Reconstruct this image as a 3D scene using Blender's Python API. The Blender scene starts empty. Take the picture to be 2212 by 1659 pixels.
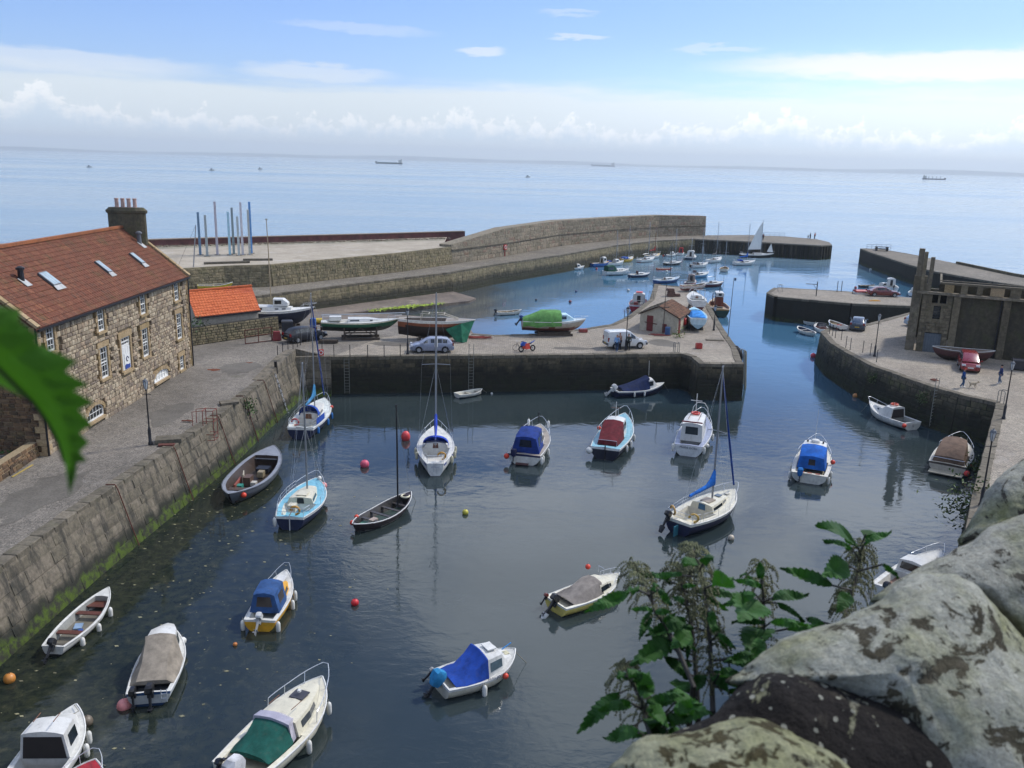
import bpy, bmesh, math, random
import numpy as np
from mathutils import Vector, Matrix, Euler
SC = bpy.context.scene
COL = SC.collection
RND = random.Random(7)
R = math.radians

# ---------------------------------------------------------------- camera
PITCH, ROLL, CAM_H = R(14.4), R(1.5), 21.8
cam_d = bpy.data.cameras.new('camera')
cam = bpy.data.objects.new('camera', cam_d)
COL.objects.link(cam)
cam_d.sensor_width = 36
cam_d.lens = 0.845 * 36
cam_d.clip_start = 0.05
cam_d.clip_end = 60000
cam_d.dof.use_dof = True
cam_d.dof.focus_distance = 55
cam_d.dof.aperture_fstop = 8
cam.matrix_world = Matrix.Translation((0, 0, CAM_H)) @ Matrix.Rotation(R(90) - PITCH, 4, 'X') @ Matrix.Rotation(ROLL, 4, 'Z')
SC.camera = cam

# ---------------------------------------------------------------- light
SUN_EL, SUN_AZ = R(48), R(58)          # azimuth measured clockwise from +Y
w = bpy.data.worlds.new('World')
SC.world = w
w.use_nodes = True
SC.view_settings.view_transform = 'Standard'
SC.view_settings.look = 'None'
SC.view_settings.gamma = 1
SC.view_settings.use_curve_mapping = False
SC.view_settings.exposure = 0.42
sun_d = bpy.data.lights.new('sun', 'SUN')
sun_d.energy = 2.5
sun_d.angle = R(6)
sun_d.color = (1.0, 0.955, 0.89)
sun = bpy.data.objects.new('sun', sun_d)
COL.objects.link(sun)
sun.rotation_euler = Vector((math.sin(SUN_AZ) * math.cos(SUN_EL), math.cos(SUN_AZ) * math.cos(SUN_EL), math.sin(SUN_EL))).to_track_quat('Z', 'Y').to_euler()
SC.cycles.max_bounces = 6
SC.cycles.diffuse_bounces = 2
SC.cycles.glossy_bounces = 4
SC.cycles.transparent_max_bounces = 8
SC.cycles.volume_bounces = 0
SC.cycles.caustics_reflective = False
SC.cycles.caustics_refractive = False


class NT:
    """small helper round a node tree"""
    def __init__(s, tree):
        s.t = tree
        s.t.nodes.clear()
    def n(s, typ, ins=None, **props):
        nd = s.t.nodes.new(typ)
        for k, v in props.items():
            setattr(nd, k, v)
        for k, v in (ins or {}).items():
            s.put(nd.inputs[k], v)
        return nd
    def put(s, sock, v):
        if hasattr(v, 'is_linked') or isinstance(v, bpy.types.NodeSocket):
            s.t.links.new(v, sock)
        else:
            if isinstance(v, (tuple, list)) and len(v) == 3 and sock.type == 'RGBA':
                v = (*v, 1)
            sock.default_value = v
    def m(s, op, a, b=0.0, c=0.0, clamp=False):
        nd = s.n('ShaderNodeMath', {0: a, 1: b, 2: c}, operation=op, use_clamp=clamp)
        return nd.outputs[0]
    def vm(s, op, a, b=(0, 0, 0)):
        nd = s.n('ShaderNodeVectorMath', {0: a, 1: b}, operation=op)
        return nd.outputs[0]
    def ss(s, x, a, b):
        nd = s.n('ShaderNodeMapRange', {0: x, 1: a, 2: b, 3: 0.0, 4: 1.0}, interpolation_type='SMOOTHSTEP')
        return nd.outputs[0]
    def mix(s, f, a, b, mode='MIX'):
        nd = s.n('ShaderNodeMix', None, data_type='RGBA', blend_type=mode)
        s.put(nd.inputs[0], f)
        s.put(nd.inputs[6], a)
        s.put(nd.inputs[7], b)
        return nd.outputs[2]
    def noise(s, vec, scale, detail=4, rough=0.55, dist=0.0, dim='3D'):
        nd = s.n('ShaderNodeTexNoise', {'Scale': scale, 'Detail': detail, 'Roughness': rough, 'Distortion': dist}, noise_dimensions=dim)
        if vec is not None:
            s.t.links.new(vec, nd.inputs['Vector'])
        return nd.outputs['Fac']
    def ramp(s, f, stops, interp='LINEAR'):
        nd = s.n('ShaderNodeValToRGB', {0: f})
        cr = nd.color_ramp
        cr.interpolation = interp
        while len(cr.elements) < len(stops):
            cr.elements.new(0.5)
        for e, (p, c) in zip(cr.elements, stops):
            e.position = p
            e.color = (*c, 1)
        return nd.outputs[0]
    def xyz(s, v):
        return s.n('ShaderNodeSeparateXYZ', {0: v}).outputs
    def cxyz(s, x, y, z):
        return s.n('ShaderNodeCombineXYZ', {0: x, 1: y, 2: z}).outputs[0]


def build_sky():
    q = NT(w.node_tree)
    sky = q.n('ShaderNodeTexSky', None, sky_type='NISHITA', sun_disc=False, sun_elevation=SUN_EL, sun_rotation=SUN_AZ, altitude=20, air_density=1.0, dust_density=0.6, ozone_density=1.6)
    tc = q.n('ShaderNodeTexCoord').outputs['Generated']
    x, y, z = q.xyz(tc)
    el = q.m('MULTIPLY', q.m('ARCSINE', z), 57.2958)
    az = q.m('MULTIPLY', q.m('ARCTAN2', x, y), 57.2958)
    base = q.mix(1.0, sky.outputs[0], (0.078, 0.093, 0.133), 'MULTIPLY')
    # slow wobble shared by all edges
    p1 = q.cxyz(q.m('MULTIPLY', az, 0.05), q.m('MULTIPLY', el, 0.5), 3.0)
    wob = q.m('SUBTRACT', q.noise(p1, 1.6, 5, 0.6), 0.5)
    fine = q.m('SUBTRACT', q.noise(q.cxyz(q.m('MULTIPLY', az, 0.35), q.m('MULTIPLY', el, 1.4), 0.0), 1.5, 6, 0.62), 0.5)
    elw = q.m('ADD', el, q.m('ADD', q.m('MULTIPLY', wob, 3.2), q.m('MULTIPLY', fine, 0.7)))
    # pale veil above the horizon
    veil = q.m('SUBTRACT', 1.0, q.ss(elw, 3.6, 5.2))
    veil = q.m('MULTIPLY', veil, 0.88)
    col = q.mix(veil, base, (0.665, 0.72, 0.745))
    low = q.m('SUBTRACT', 1.0, q.ss(el, 0.1, 1.6))
    col = q.mix(q.m('MULTIPLY', low, 0.75), col, (0.62, 0.71, 0.78))
    # cumulus bank
    pc = q.cxyz(q.m('MULTIPLY', az, 0.30), q.m('MULTIPLY', el, 0.55), 1.7)
    big = q.noise(pc, 1.7, 2, 0.5)
    puff = q.noise(q.cxyz(q.m('MULTIPLY', az, 0.9), q.m('MULTIPLY', el, 1.25), 8.0), 1.5, 7, 0.66, 0.4)
    hgt = q.m('ADD', q.m('MULTIPLY', q.noise(q.cxyz(az, 0.0, 9.0), 0.2, 5, 0.7), 7.0), -1.0)
    hgt = q.m('ADD', hgt, q.m('MULTIPLY', q.m('SUBTRACT', puff, 0.5), 3.4))
    band = q.ss(q.m('SUBTRACT', hgt, el), 0.0, 0.45)
    band = q.m('MULTIPLY', band, q.ss(el, 0.75, 1.5))
    lit = q.ss(q.m('ADD', puff, q.m('MULTIPLY', q.m('SUBTRACT', el, q.m('MULTIPLY', hgt, 0.72)), 0.22)), 0.36, 0.64)
    cum = q.mix(lit, (0.56, 0.66, 0.75), (0.86, 0.875, 0.88))
    col = q.mix(q.m('MULTIPLY', band, 0.82), col, cum)
    # streaks of high cloud
    def streak(a0, e0, wa, we, amt):
        dx = q.m('DIVIDE', q.m('SUBTRACT', az, a0), wa)
        dy = q.m('DIVIDE', q.m('SUBTRACT', q.m('ADD', el, q.m('ADD', q.m('MULTIPLY', wob, 1.3), q.m('MULTIPLY', fine, 0.9))), e0), we)
        d = q.m('SQRT', q.m('ADD', q.m('MULTIPLY', dx, dx), q.m('MULTIPLY', dy, dy)))
        return q.m('MULTIPLY', q.m('SUBTRACT', 1.0, q.ss(d, 0.55, 1.15)), amt)
    for a0, e0, wa, we, amt in ((26.5, 5.9, 15, 1.0, 1.0), (32, 10.1, 7.0, 1.0, 1.0), (35, 7.3, 4.5, 0.3, 0.6), (-2.5, 6.6, 1.6, 0.28, 0.6), (3.6, 7.5, 2.0, 0.15, 0.5),
                                (-12.5, 5.0, 5.0, 0.5, 0.5), (-24, 9.6, 10, 0.5, 0.35), (-27, 4.9, 9, 0.7, 0.5), (-10, 7.6, 5, 0.3, 0.25), (12, 6.9, 3, 0.22, 0.35), (-15, 10.2, 3, 0.3, 0.4), (3, 8.9, 2, 0.2, 0.3)):
        col = q.mix(streak(a0, e0, wa, we, amt), col, (0.72, 0.75, 0.78))
    # broken cloud overhead, outside the picture but mirrored by the water
    inv = q.m('DIVIDE', 1.0, q.m('MAXIMUM', q.m('ADD', z, 0.05), 0.03))
    pl = q.cxyz(q.m('MULTIPLY', x, inv), q.m('MULTIPLY', y, inv), 0.0)
    cl = q.noise(pl, 0.95, 6, 0.56, 0.3)
    bias = q.m('MULTIPLY', q.m('SUBTRACT', 1.0, q.ss(q.m('ABSOLUTE', q.m('SUBTRACT', el, 24.0)), 2.0, 10.0)), 0.13)
    bias = q.m('MULTIPLY', bias, q.ss(az, -14.0, 8.0))
    cover = q.ss(q.m('ADD', cl, bias), 0.48, 0.60)
    cover = q.m('MULTIPLY', q.m('MULTIPLY', cover, q.ss(el, 14.0, 21.0)), 0.8)
    col = q.mix(cover, col, (1.38, 1.48, 1.60))
    glow = q.m('ADD', 0.97, q.m('MULTIPLY', q.m('MULTIPLY', q.ss(az, -14.0, 32.0), q.m('SUBTRACT', 1.0, q.ss(el, 4.0, 8.0))), 0.32))
    col = q.mix(1.0, col, q.cxyz(glow, glow, glow), 'MULTIPLY')
    bg = q.n('ShaderNodeBackground', {0: col, 1: 1.0})
    q.n('ShaderNodeOutputWorld', {0: bg.outputs[0]})
build_sky()


# ---------------------------------------------------------------- picture-to-place: where a seen point of known height stands
def seen(x, y):
    u = (x - 1106) / (0.845 * 2212)
    v = -(y - 829.5) / (0.845 * 2212)
    c, s = math.cos(ROLL), math.sin(ROLL)
    r, up = u * c - v * s, u * s + v * c
    return Vector((r, math.cos(PITCH) + up * math.sin(PITCH), -math.sin(PITCH) + up * math.cos(PITCH)))
ZM = dict(A=(.25, 0, 387.1), B=(.2, 387.1, 442.4), C=(.2, 774.3, 442.4), Q=(.225, 1161.4, 442.4), E=(.275, 1603.8, 470), F=(.25, 0, 691.2), G=(.25, 497.7, 718.9),
          H=(.3, 995.5, 746.6), I=(.275, 1603.8, 746.6), J=(.325, 0, 1161.4), K=(.325, 442.4, 1133.7), L=(.35, 1106, 1078.4), M=(.4, 1493.2, 995.5), N=(.2, 1382.6, 470), O=(.15, 1880.3, 525.4), D=(1, 0, 0))
def zm(m, x, y):
    s, a, b = ZM[m]
    return x * s + a, y * s + b
def at(m, x, y, z=0.0):
    d = seen(*zm(m, x, y))
    t = (z - CAM_H) / d.z
    return Vector((d.x * t, d.y * t, z))
def aty(m, x, y, Y):
    d = seen(*zm(m, x, y))
    t = Y / d.y
    return Vector((d.x * t, Y, CAM_H + d.z * t))


# ---------------------------------------------------------------- materials
def srgb(h):
    c = [int(h[i:i + 2], 16) / 255 for i in (0, 2, 4)]
    return tuple(x / 12.92 if x <= 0.04045 else ((x + 0.055) / 1.055) ** 2.4 for x in c)
MATS = {}
def paint(name, hexc, rough=0.45, metal=0.0, var=0.12, scale=3.0, dirt=0.0, bump=0.0, bscale=40, spec=0.5, coat=0.0, alpha=1.0):
    if name in MATS:
        return MATS[name]
    m = bpy.data.materials.new(name)
    m.use_nodes = True
    q = NT(m.node_tree)
    c = srgb(hexc) if isinstance(hexc, str) else hexc
    pos = q.n('ShaderNodeNewGeometry').outputs['Position']
    f = q.noise(pos, scale, 5, 0.6)
    lo = tuple(v * (1 - var * 1.6) for v in c)
    hi = tuple(min(1, v * (1 + var * 1.2)) for v in c)
    col = q.ramp(f, [(0.3, lo), (0.7, hi)])
    if dirt:
        g = q.ss(q.noise(q.vm('MULTIPLY', pos, (1, 1, 0.35)), scale * 2.1, 6, 0.7), 0.5, 0.72)
        col = q.mix(q.m('MULTIPLY', g, dirt), col, (0.09, 0.08, 0.06))
    b = q.n('ShaderNodeBsdfPrincipled', {'Base Color': col, 'Metallic': metal, 'Specular IOR Level': spec, 'Coat Weight': coat, 'Coat Roughness': 0.1})
    q.put(b.inputs['Roughness'], q.m('ADD', rough - 0.06, q.m('MULTIPLY', f, 0.12)))
    if bump:
        h = q.noise(pos, bscale, 4, 0.6)
        q.put(b.inputs['Normal'], q.n('ShaderNodeBump', {'Strength': bump, 'Distance': 0.02, 'Height': h}).outputs[0])
    q.n('ShaderNodeOutputMaterial', {0: b.outputs[0]})
    MATS[name] = m
    return m


def stone(name, pal, tide=0.0, weed=(0.06, 0.075, 0.02), wet=(0.018, 0.02, 0.014), streak=0.5, moss=0.0, grain=7.0, top=None, bump=0.5, spread=1.0, weedamt=0.6, wetamt=0.9):
    """masonry: every separate stone its own tone, stained, darker and weedy below the tide mark"""
    m = bpy.data.materials.new(name)
    m.use_nodes = True
    q = NT(m.node_tree)
    ge = q.n('ShaderNodeNewGeometry')
    pos = ge.outputs['Position']
    x, y, z = q.xyz(pos)
    rnd = q.m('FRACT', q.m('ADD', ge.outputs['Random Per Island'], q.n('ShaderNodeObjectInfo').outputs['Random']))
    k = q.m('ADD', q.m('MULTIPLY', q.m('SUBTRACT', rnd, 0.5), spread), q.m('MULTIPLY', q.noise(pos, 1.3, 4, 0.6), 1.0), clamp=True)
    col = q.ramp(k, [(i / (len(pal) - 1), srgb(c) if isinstance(c, str) else c) for i, c in enumerate(pal)])
    g = q.noise(pos, grain, 6, 0.68)
    col = q.mix(0.75, col, q.ramp(g, [(0.25, (0.35, 0.34, 0.32)), (0.75, (1.35, 1.33, 1.28))]), 'MULTIPLY')
    if streak:
        st = q.ss(q.noise(q.vm('MULTIPLY', pos, (1.1, 1.1, 0.16)), 1.3, 5, 0.7), 0.46, 0.66)
        col = q.mix(q.m('MULTIPLY', st, streak), col, (0.035, 0.034, 0.028))
    if moss:
        mo = q.ss(q.noise(pos, 0.9, 6, 0.7), 0.52, 0.66)
        col = q.mix(q.m('MULTIPLY', mo, moss), col, (0.075, 0.085, 0.025))
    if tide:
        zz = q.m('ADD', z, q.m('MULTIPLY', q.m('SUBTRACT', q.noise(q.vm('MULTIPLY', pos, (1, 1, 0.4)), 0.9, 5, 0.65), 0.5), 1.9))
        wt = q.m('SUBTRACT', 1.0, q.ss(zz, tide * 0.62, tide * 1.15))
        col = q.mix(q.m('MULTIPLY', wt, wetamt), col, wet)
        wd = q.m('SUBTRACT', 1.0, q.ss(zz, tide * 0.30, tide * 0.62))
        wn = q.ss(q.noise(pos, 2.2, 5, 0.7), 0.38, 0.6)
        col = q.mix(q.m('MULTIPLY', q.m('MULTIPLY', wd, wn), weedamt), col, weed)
    h = q.m('ADD', q.m('MULTIPLY', g, 0.6), q.m('MULTIPLY', q.noise(pos, grain * 5, 4, 0.7), 0.4))
    b = q.n('ShaderNodeBsdfPrincipled', {'Base Color': col, 'Roughness': 0.9, 'Specular IOR Level': 0.3})
    q.put(b.inputs['Normal'], q.n('ShaderNodeBump', {'Strength': bump, 'Distance': 0.05, 'Height': h}).outputs[0])
    q.n('ShaderNodeOutputMaterial', {0: b.outputs[0]})
    return m


def paving(name, c1, c2, sett=0.0, pale=(0.4, 0.37, 0.33), palea=0.0, moss=0.0):
    m = bpy.data.materials.new(name)
    m.use_nodes = True
    q = NT(m.node_tree)
    pos = q.n('ShaderNodeNewGeometry').outputs['Position']
    a = q.noise(pos, 0.16, 6, 0.62)
    b_ = q.noise(pos, 1.4, 5, 0.65)
    f = q.m('ADD', q.m('MULTIPLY', a, 0.65), q.m('MULTIPLY', b_, 0.35))
    col = q.ramp(f, [(0.36, srgb(c1)), (0.62, srgb(c2))])
    fl = q.noise(pos, 9, 5, 0.75)
    col = q.mix(0.7, col, q.ramp(fl, [(0.32, (0.55, 0.55, 0.55)), (0.7, (1.35, 1.35, 1.35))]), 'MULTIPLY')
    h = fl
    if sett:
        v = q.n('ShaderNodeTexVoronoi', {'Scale': sett, 'Vector': pos, 'Randomness': 0.55}, feature='DISTANCE_TO_EDGE')
        e = q.ss(v.outputs['Distance'], 0.0, 0.12)
        vc = q.n('ShaderNodeTexVoronoi', {'Scale': sett, 'Vector': pos, 'Randomness': 0.55})
        cr = q.xyz(vc.outputs['Color'])[0]
        col = q.mix(1.0, col, q.ramp(cr, [(0, (0.84, 0.84, 0.84)), (1, (1.14, 1.12, 1.1))]), 'MULTIPLY')
        col = q.mix(q.m('ADD', 0.45, q.m('MULTIPLY', e, 0.55)), (0.06, 0.058, 0.05), col)
        h = q.m('ADD', q.m('MULTIPLY', e, 1.2), q.m('MULTIPLY', fl, 0.4))
    if palea:
        pm = q.ss(q.noise(pos, 0.35, 6, 0.7), 0.56, 0.66)
        col = q.mix(q.m('MULTIPLY', pm, palea), col, pale)
    if moss:
        pm = q.ss(q.noise(q.vm('ADD', pos, (9, 4, 0)), 0.5, 6, 0.7), 0.56, 0.68)
        col = q.mix(q.m('MULTIPLY', pm, moss), col, (0.06, 0.07, 0.025))
    b = q.n('ShaderNodeBsdfPrincipled', {'Base Color': col, 'Roughness': 0.88, 'Specular IOR Level': 0.3})
    q.put(b.inputs['Normal'], q.n('ShaderNodeBump', {'Strength': 0.6, 'Distance': 0.03, 'Height': h}).outputs[0])
    q.n('ShaderNodeOutputMaterial', {0: b.outputs[0]})
    return m


def water_mat():
    m = bpy.data.materials.new('sea_water')
    m.use_nodes = True
    q = NT(m.node_tree)
    pos = q.n('ShaderNodeNewGeometry').outputs['Position']
    x, y, z = q.xyz(pos)
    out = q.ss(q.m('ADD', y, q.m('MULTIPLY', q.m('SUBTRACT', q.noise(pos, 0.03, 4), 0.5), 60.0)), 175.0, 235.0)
    # open sea swell and chop
    s1 = q.noise(q.vm('MULTIPLY', pos, (0.55, 1.0, 1)), 0.5, 5, 0.62, 0.6)
    s2 = q.noise(q.vm('MULTIPLY', pos, (0.5, 1.3, 1)), 0.09, 4, 0.6, 0.5)
    hs = q.m('ADD', q.m('MULTIPLY', s1, 0.45), q.m('MULTIPLY', s2, 1.1))
    # harbour: glassy with drifting cat's-paws
    patch = q.ss(q.noise(pos, 0.045, 4, 0.55, 1.0), 0.42, 0.62)
    c1 = q.noise(q.vm('MULTIPLY', pos, (0.7, 1.25, 1)), 1.5, 4, 0.6, 0.8)
    c2 = q.noise(pos, 0.35, 3, 0.5, 0.6)
    hc = q.m('ADD', q.m('MULTIPLY', q.m('MULTIPLY', c1, 0.012), q.m('ADD', q.m('MULTIPLY', patch, 0.9), 0.30)), q.m('MULTIPLY', c2, 0.018))
    h = q.m('ADD', q.m('MULTIPLY', hc, q.m('SUBTRACT', 1.0, out)), q.m('MULTIPLY', q.m('MULTIPLY', hs, 0.33), out))
    nb = q.n('ShaderNodeBump', {'Strength': 1.0, 'Distance': 1.0, 'Height': h})
    # body colour: dark silty green inside, weed bed showing on the left, sky reflection painted in as blue outside
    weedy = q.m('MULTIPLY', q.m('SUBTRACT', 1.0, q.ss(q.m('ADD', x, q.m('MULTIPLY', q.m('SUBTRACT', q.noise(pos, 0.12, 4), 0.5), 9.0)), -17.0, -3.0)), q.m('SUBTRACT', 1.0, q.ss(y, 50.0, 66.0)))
    dark_strip = q.m('MULTIPLY', q.m('SUBTRACT', 1.0, q.ss(q.m('ADD', x, q.m('MULTIPLY', q.m('SUBTRACT', q.noise(pos, 0.45, 6, 0.7), 0.5), 3.2)), -15.8, -15.1)), q.m('SUBTRACT', 1.0, q.ss(y, 60.0, 66.0)))  # darker, less reflective strip of water along the left quay
    weedy = q.m('MAXIMUM', weedy, dark_strip)
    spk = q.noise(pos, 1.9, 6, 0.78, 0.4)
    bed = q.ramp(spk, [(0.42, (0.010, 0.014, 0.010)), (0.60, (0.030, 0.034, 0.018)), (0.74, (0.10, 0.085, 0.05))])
    body_sky_c = q.mix(q.ss(q.noise(pos, 0.05, 4), 0.35, 0.65), (0.018, 0.028, 0.029), (0.032, 0.044, 0.046))
    body_sky_c = q.mix(q.ss(q.m('ADD', y, q.m('MULTIPLY', q.m('ADD', x, 20.0), 0.35)), 84.0, 124.0), body_sky_c, (0.050, 0.135, 0.215))
    inner = q.mix(q.m('MULTIPLY', weedy, 0.85), body_sky_c, bed)
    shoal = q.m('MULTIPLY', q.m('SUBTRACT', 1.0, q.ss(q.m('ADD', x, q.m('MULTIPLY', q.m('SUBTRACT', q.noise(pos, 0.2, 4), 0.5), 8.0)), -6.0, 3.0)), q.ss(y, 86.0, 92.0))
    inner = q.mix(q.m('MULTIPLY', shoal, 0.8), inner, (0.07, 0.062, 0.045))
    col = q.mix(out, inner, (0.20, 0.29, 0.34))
    # wind lanes on the open sea: smooth and rough water
    lane = q.noise(q.vm('MULTIPLY', pos, (0.35, 1.6, 1)), 0.004, 5, 0.6, 0.4)
    rough = q.m('ADD', 0.02, q.m('MULTIPLY', out, q.m('ADD', 0.05, q.m('MULTIPLY', q.ss(lane, 0.4, 0.6), 0.12))))
    b = q.n('ShaderNodeBsdfPrincipled', {'Base Color': col, 'IOR': 1.45, 'Specular IOR Level': 0.5})
    q.put(b.inputs['Roughness'], rough)
    q.put(b.inputs['Specular IOR Level'], q.m('SUBTRACT', 0.5, q.m('MULTIPLY', dark_strip, 0.36)))
    q.put(b.inputs['Normal'], nb.outputs[0])
    q.n('ShaderNodeOutputMaterial', {0: b.outputs[0]})
    return m


# ---------------------------------------------------------------- mesh builder
class MB:
    def __init__(s):
        s.v, s.f, s.mi = [], [], []
        s.cur = 0
        s.xf = None
    def pv(s, p):
        p = Vector(p)
        s.v.append(tuple(s.xf @ p) if s.xf else tuple(p))
        return len(s.v) - 1
    def face(s, idx):
        s.f.append(tuple(idx))
        s.mi.append(s.cur)
    def poly(s, pts):
        s.face([s.pv(p) for p in pts])
    def box(s, c, d, rz=0.0, rx=0.0, ry=0.0, taper=1.0):
        c = Vector(c)
        rot = Euler((rx, ry, rz)).to_matrix()
        i = []
        for sz in (-1, 1):
            t = taper if sz > 0 else 1.0
            for sx, sy in ((-1, -1), (1, -1), (1, 1), (-1, 1)):
                i.append(s.pv(c + rot @ Vector((sx * d[0] / 2 * t, sy * d[1] / 2 * t, sz * d[2] / 2))))
        for q_ in ((0, 3, 2, 1), (4, 5, 6, 7), (0, 1, 5, 4), (1, 2, 6, 5), (2, 3, 7, 6), (3, 0, 4, 7)):
            s.face([i[k] for k in q_])
    def bar(s, a, b, w_, h_=None):
        a, b = Vector(a), Vector(b)
        d = b - a
        if d.length < 1e-6:
            return
        h_ = h_ or w_
        t = d.normalized()
        up = Vector((0, 0, 1)) if abs(t.z) < 0.95 else Vector((0, 1, 0))
        e1 = t.cross(up).normalized()
        e2 = e1.cross(t)
        r1 = [s.pv(p + e1 * sx * w_ / 2 + e2 * sy * h_ / 2) for p in (a, b) for sx, sy in ((-1, -1), (1, -1), (1, 1), (-1, 1))]
        for q_ in ((0, 3, 2, 1), (4, 5, 6, 7), (0, 1, 5, 4), (1, 2, 6, 5), (2, 3, 7, 6), (3, 0, 4, 7)):
            s.face([r1[k] for k in q_])
    def tube(s, pts, r, n=6, cap=True):
        pts = [Vector(p) for p in pts]
        rs = r if isinstance(r, (list, tuple)) else [r] * len(pts)
        rings = []
        ref = None
        for i, p in enumerate(pts):
            t = (pts[min(i + 1, len(pts) - 1)] - pts[max(i - 1, 0)])
            t = t.normalized() if t.length > 1e-9 else Vector((0, 0, 1))
            if ref is None:
                ref = Vector((0, 0, 1)) if abs(t.z) < 0.9 else Vector((1, 0, 0))
            e1 = t.cross(ref)
            if e1.length < 1e-4:
                e1 = t.cross(Vector((0.3, 1, 0.2)))
            e1.normalize()
            e2 = t.cross(e1)
            ref = e2.cross(t) if False else ref
            rings.append([s.pv(p + (e1 * math.cos(a) + e2 * math.sin(a)) * rs[i]) for a in [2 * math.pi * k / n for k in range(n)]])
        for a, b in zip(rings, rings[1:]):
            for k in range(n):
                s.face((a[k], b[k], b[(k + 1) % n], a[(k + 1) % n]))
        if cap:
            s.face(rings[0])
            s.face(rings[-1][::-1])
    def loft(s, secs, closed=True, cap=True):
        rings = [[s.pv(p) for p in sec] for sec in secs]
        n = len(rings[0])
        for a, b in zip(rings, rings[1:]):
            for k in range(n if closed else n - 1):
                s.face((a[k], a[(k + 1) % n], b[(k + 1) % n], b[k]))
        if cap:
            s.face(rings[0][::-1])
            s.face(rings[-1])
        return rings
    def lathe(s, prof, n=12, c=(0, 0, 0), sx=1.0, sy=1.0):
        c = Vector(c)
        s.loft([[c + Vector((math.cos(2 * math.pi * k / n) * r * sx, math.sin(2 * math.pi * k / n) * r * sy, z)) for k in range(n)] for r, z in prof])
    def prism(s, xy, z0, z1):
        if isinstance(z0, (int, float)):
            z0 = [z0] * len(xy)
        if isinstance(z1, (int, float)):
            z1 = [z1] * len(xy)
        a = [s.pv((p[0], p[1], z)) for p, z in zip(xy, z0)]
        b = [s.pv((p[0], p[1], z)) for p, z in zip(xy, z1)]
        n = len(xy)
        s.face(a[::-1])
        s.face(b)
        for k in range(n):
            s.face((a[k], a[(k + 1) % n], b[(k + 1) % n], b[k]))
    def ball(s, c, r, n=10, m_=7, sz=1.0):
        s.lathe([(r * math.sin(math.pi * (i + 0.001) / m_) if 0 < i < m_ else r * 0.02, -r * sz * math.cos(math.pi * i / m_)) for i in range(m_ + 1)], n, c)
    def torus(s, c, R_, r, n=16, k=7, rot=None, frac=1.0):
        rot = rot or Matrix.Identity(3)
        c = Vector(c)
        rings = []
        nn = n if frac >= 1 else n + 1
        for i in range(nn):
            a = 2 * math.pi * frac * i / n
            rings.append([s.pv(c + rot @ Vector(((R_ + r * math.cos(b)) * math.cos(a), (R_ + r * math.cos(b)) * math.sin(a), r * math.sin(b)))) for b in [2 * math.pi * j / k for j in range(k)]])
        cnt = n
        for i in range(cnt):
            a, b = rings[i], rings[(i + 1) % nn]
            for j in range(k):
                s.face((a[j], b[j], b[(j + 1) % k], a[(j + 1) % k]))
        if frac < 1:
            s.face(rings[0])
            s.face(rings[-1][::-1])
    def mesh(s, name, mats=None, smooth=False):
        me = bpy.data.meshes.new(name)
        me.from_pydata(s.v, [], s.f)
        if mats is not None:
            for m_ in (mats if isinstance(mats, (list, tuple)) else [mats]):
                me.materials.append(m_)
            if len(me.materials) > 1:
                me.polygons.foreach_set('material_index', s.mi)
        bm = bmesh.new()
        bm.from_mesh(me)
        bmesh.ops.recalc_face_normals(bm, faces=bm.faces)
        bm.to_mesh(me)
        bm.free()
        if smooth:
            me.polygons.foreach_set('use_smooth', [True] * len(me.polygons))
            try:
                me.set_sharp_from_angle(angle=R(smooth if smooth is not True else 40))
            except Exception:
                pass
        return me
    def build(s, name, mats, parent=None, smooth=False, label=None, cat=None, group=None, kind=None, loc=None, rz=None):
        o = bpy.data.objects.new(name, s.mesh(name, mats, smooth))
        return link(o, parent, label, cat, group, kind, loc, rz)


def link(o, parent=None, label=None, cat=None, group=None, kind=None, loc=None, rz=None):
    COL.objects.link(o)
    if parent is not None:
        o.parent = parent
    if label:
        o['label'] = label
    if cat:
        o['category'] = cat
    if group:
        o['group'] = group
    if kind:
        o['kind'] = kind
    if loc is not None:
        o.location = loc
    if rz is not None:
        o.rotation_euler = (0, 0, rz)
    return o
def thing(name, label, cat, group=None, loc=(0, 0, 0), rz=0.0):
    return link(bpy.data.objects.new(name, None), None, label, cat, group, 'thing', loc, rz)
def piece(name, me, parent, mat4):
    o = bpy.data.objects.new(name, me)
    COL.objects.link(o)
    o.parent = parent
    o.matrix_local = mat4
    return o
def copy_tree(o, parent=None):
    c = o.copy()
    COL.objects.link(c)
    if parent is not None:
        c.parent = parent
        c.matrix_parent_inverse = o.matrix_parent_inverse
    for ch in list(o.children):
        copy_tree(ch, c)
    return c


def rough_block(seed, depth=1.0, inset=0.05, jit=0.05):
    """a dressed stone one unit wide (x), one unit high (z), its face towards -y"""
    r = random.Random(seed)
    b = MB()
    back = [(-.5, depth, -.5), (.5, depth, -.5), (.5, depth, .5), (-.5, depth, .5)]
    edge = [(x_ * (1 - r.uniform(0.0, .06)), 0.22, z_ * (1 - r.uniform(0, .08))) for x_, _, z_ in back]
    front = [(x_ * (1 - inset * r.uniform(1, 2.4)), r.uniform(0, jit) * 2, z_ * (1 - inset * r.uniform(1.5, 3.6))) for x_, _, z_ in back]
    rings = b.loft([back, edge, front], cap=False)
    c = b.pv((r.uniform(-.1, .1), -jit * r.uniform(0, 1.5), r.uniform(-.1, .1)))
    for k in range(4):
        b.face((rings[2][k], rings[2][(k + 1) % 4], c))
    return b.mesh('stone_block', [])


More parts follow.
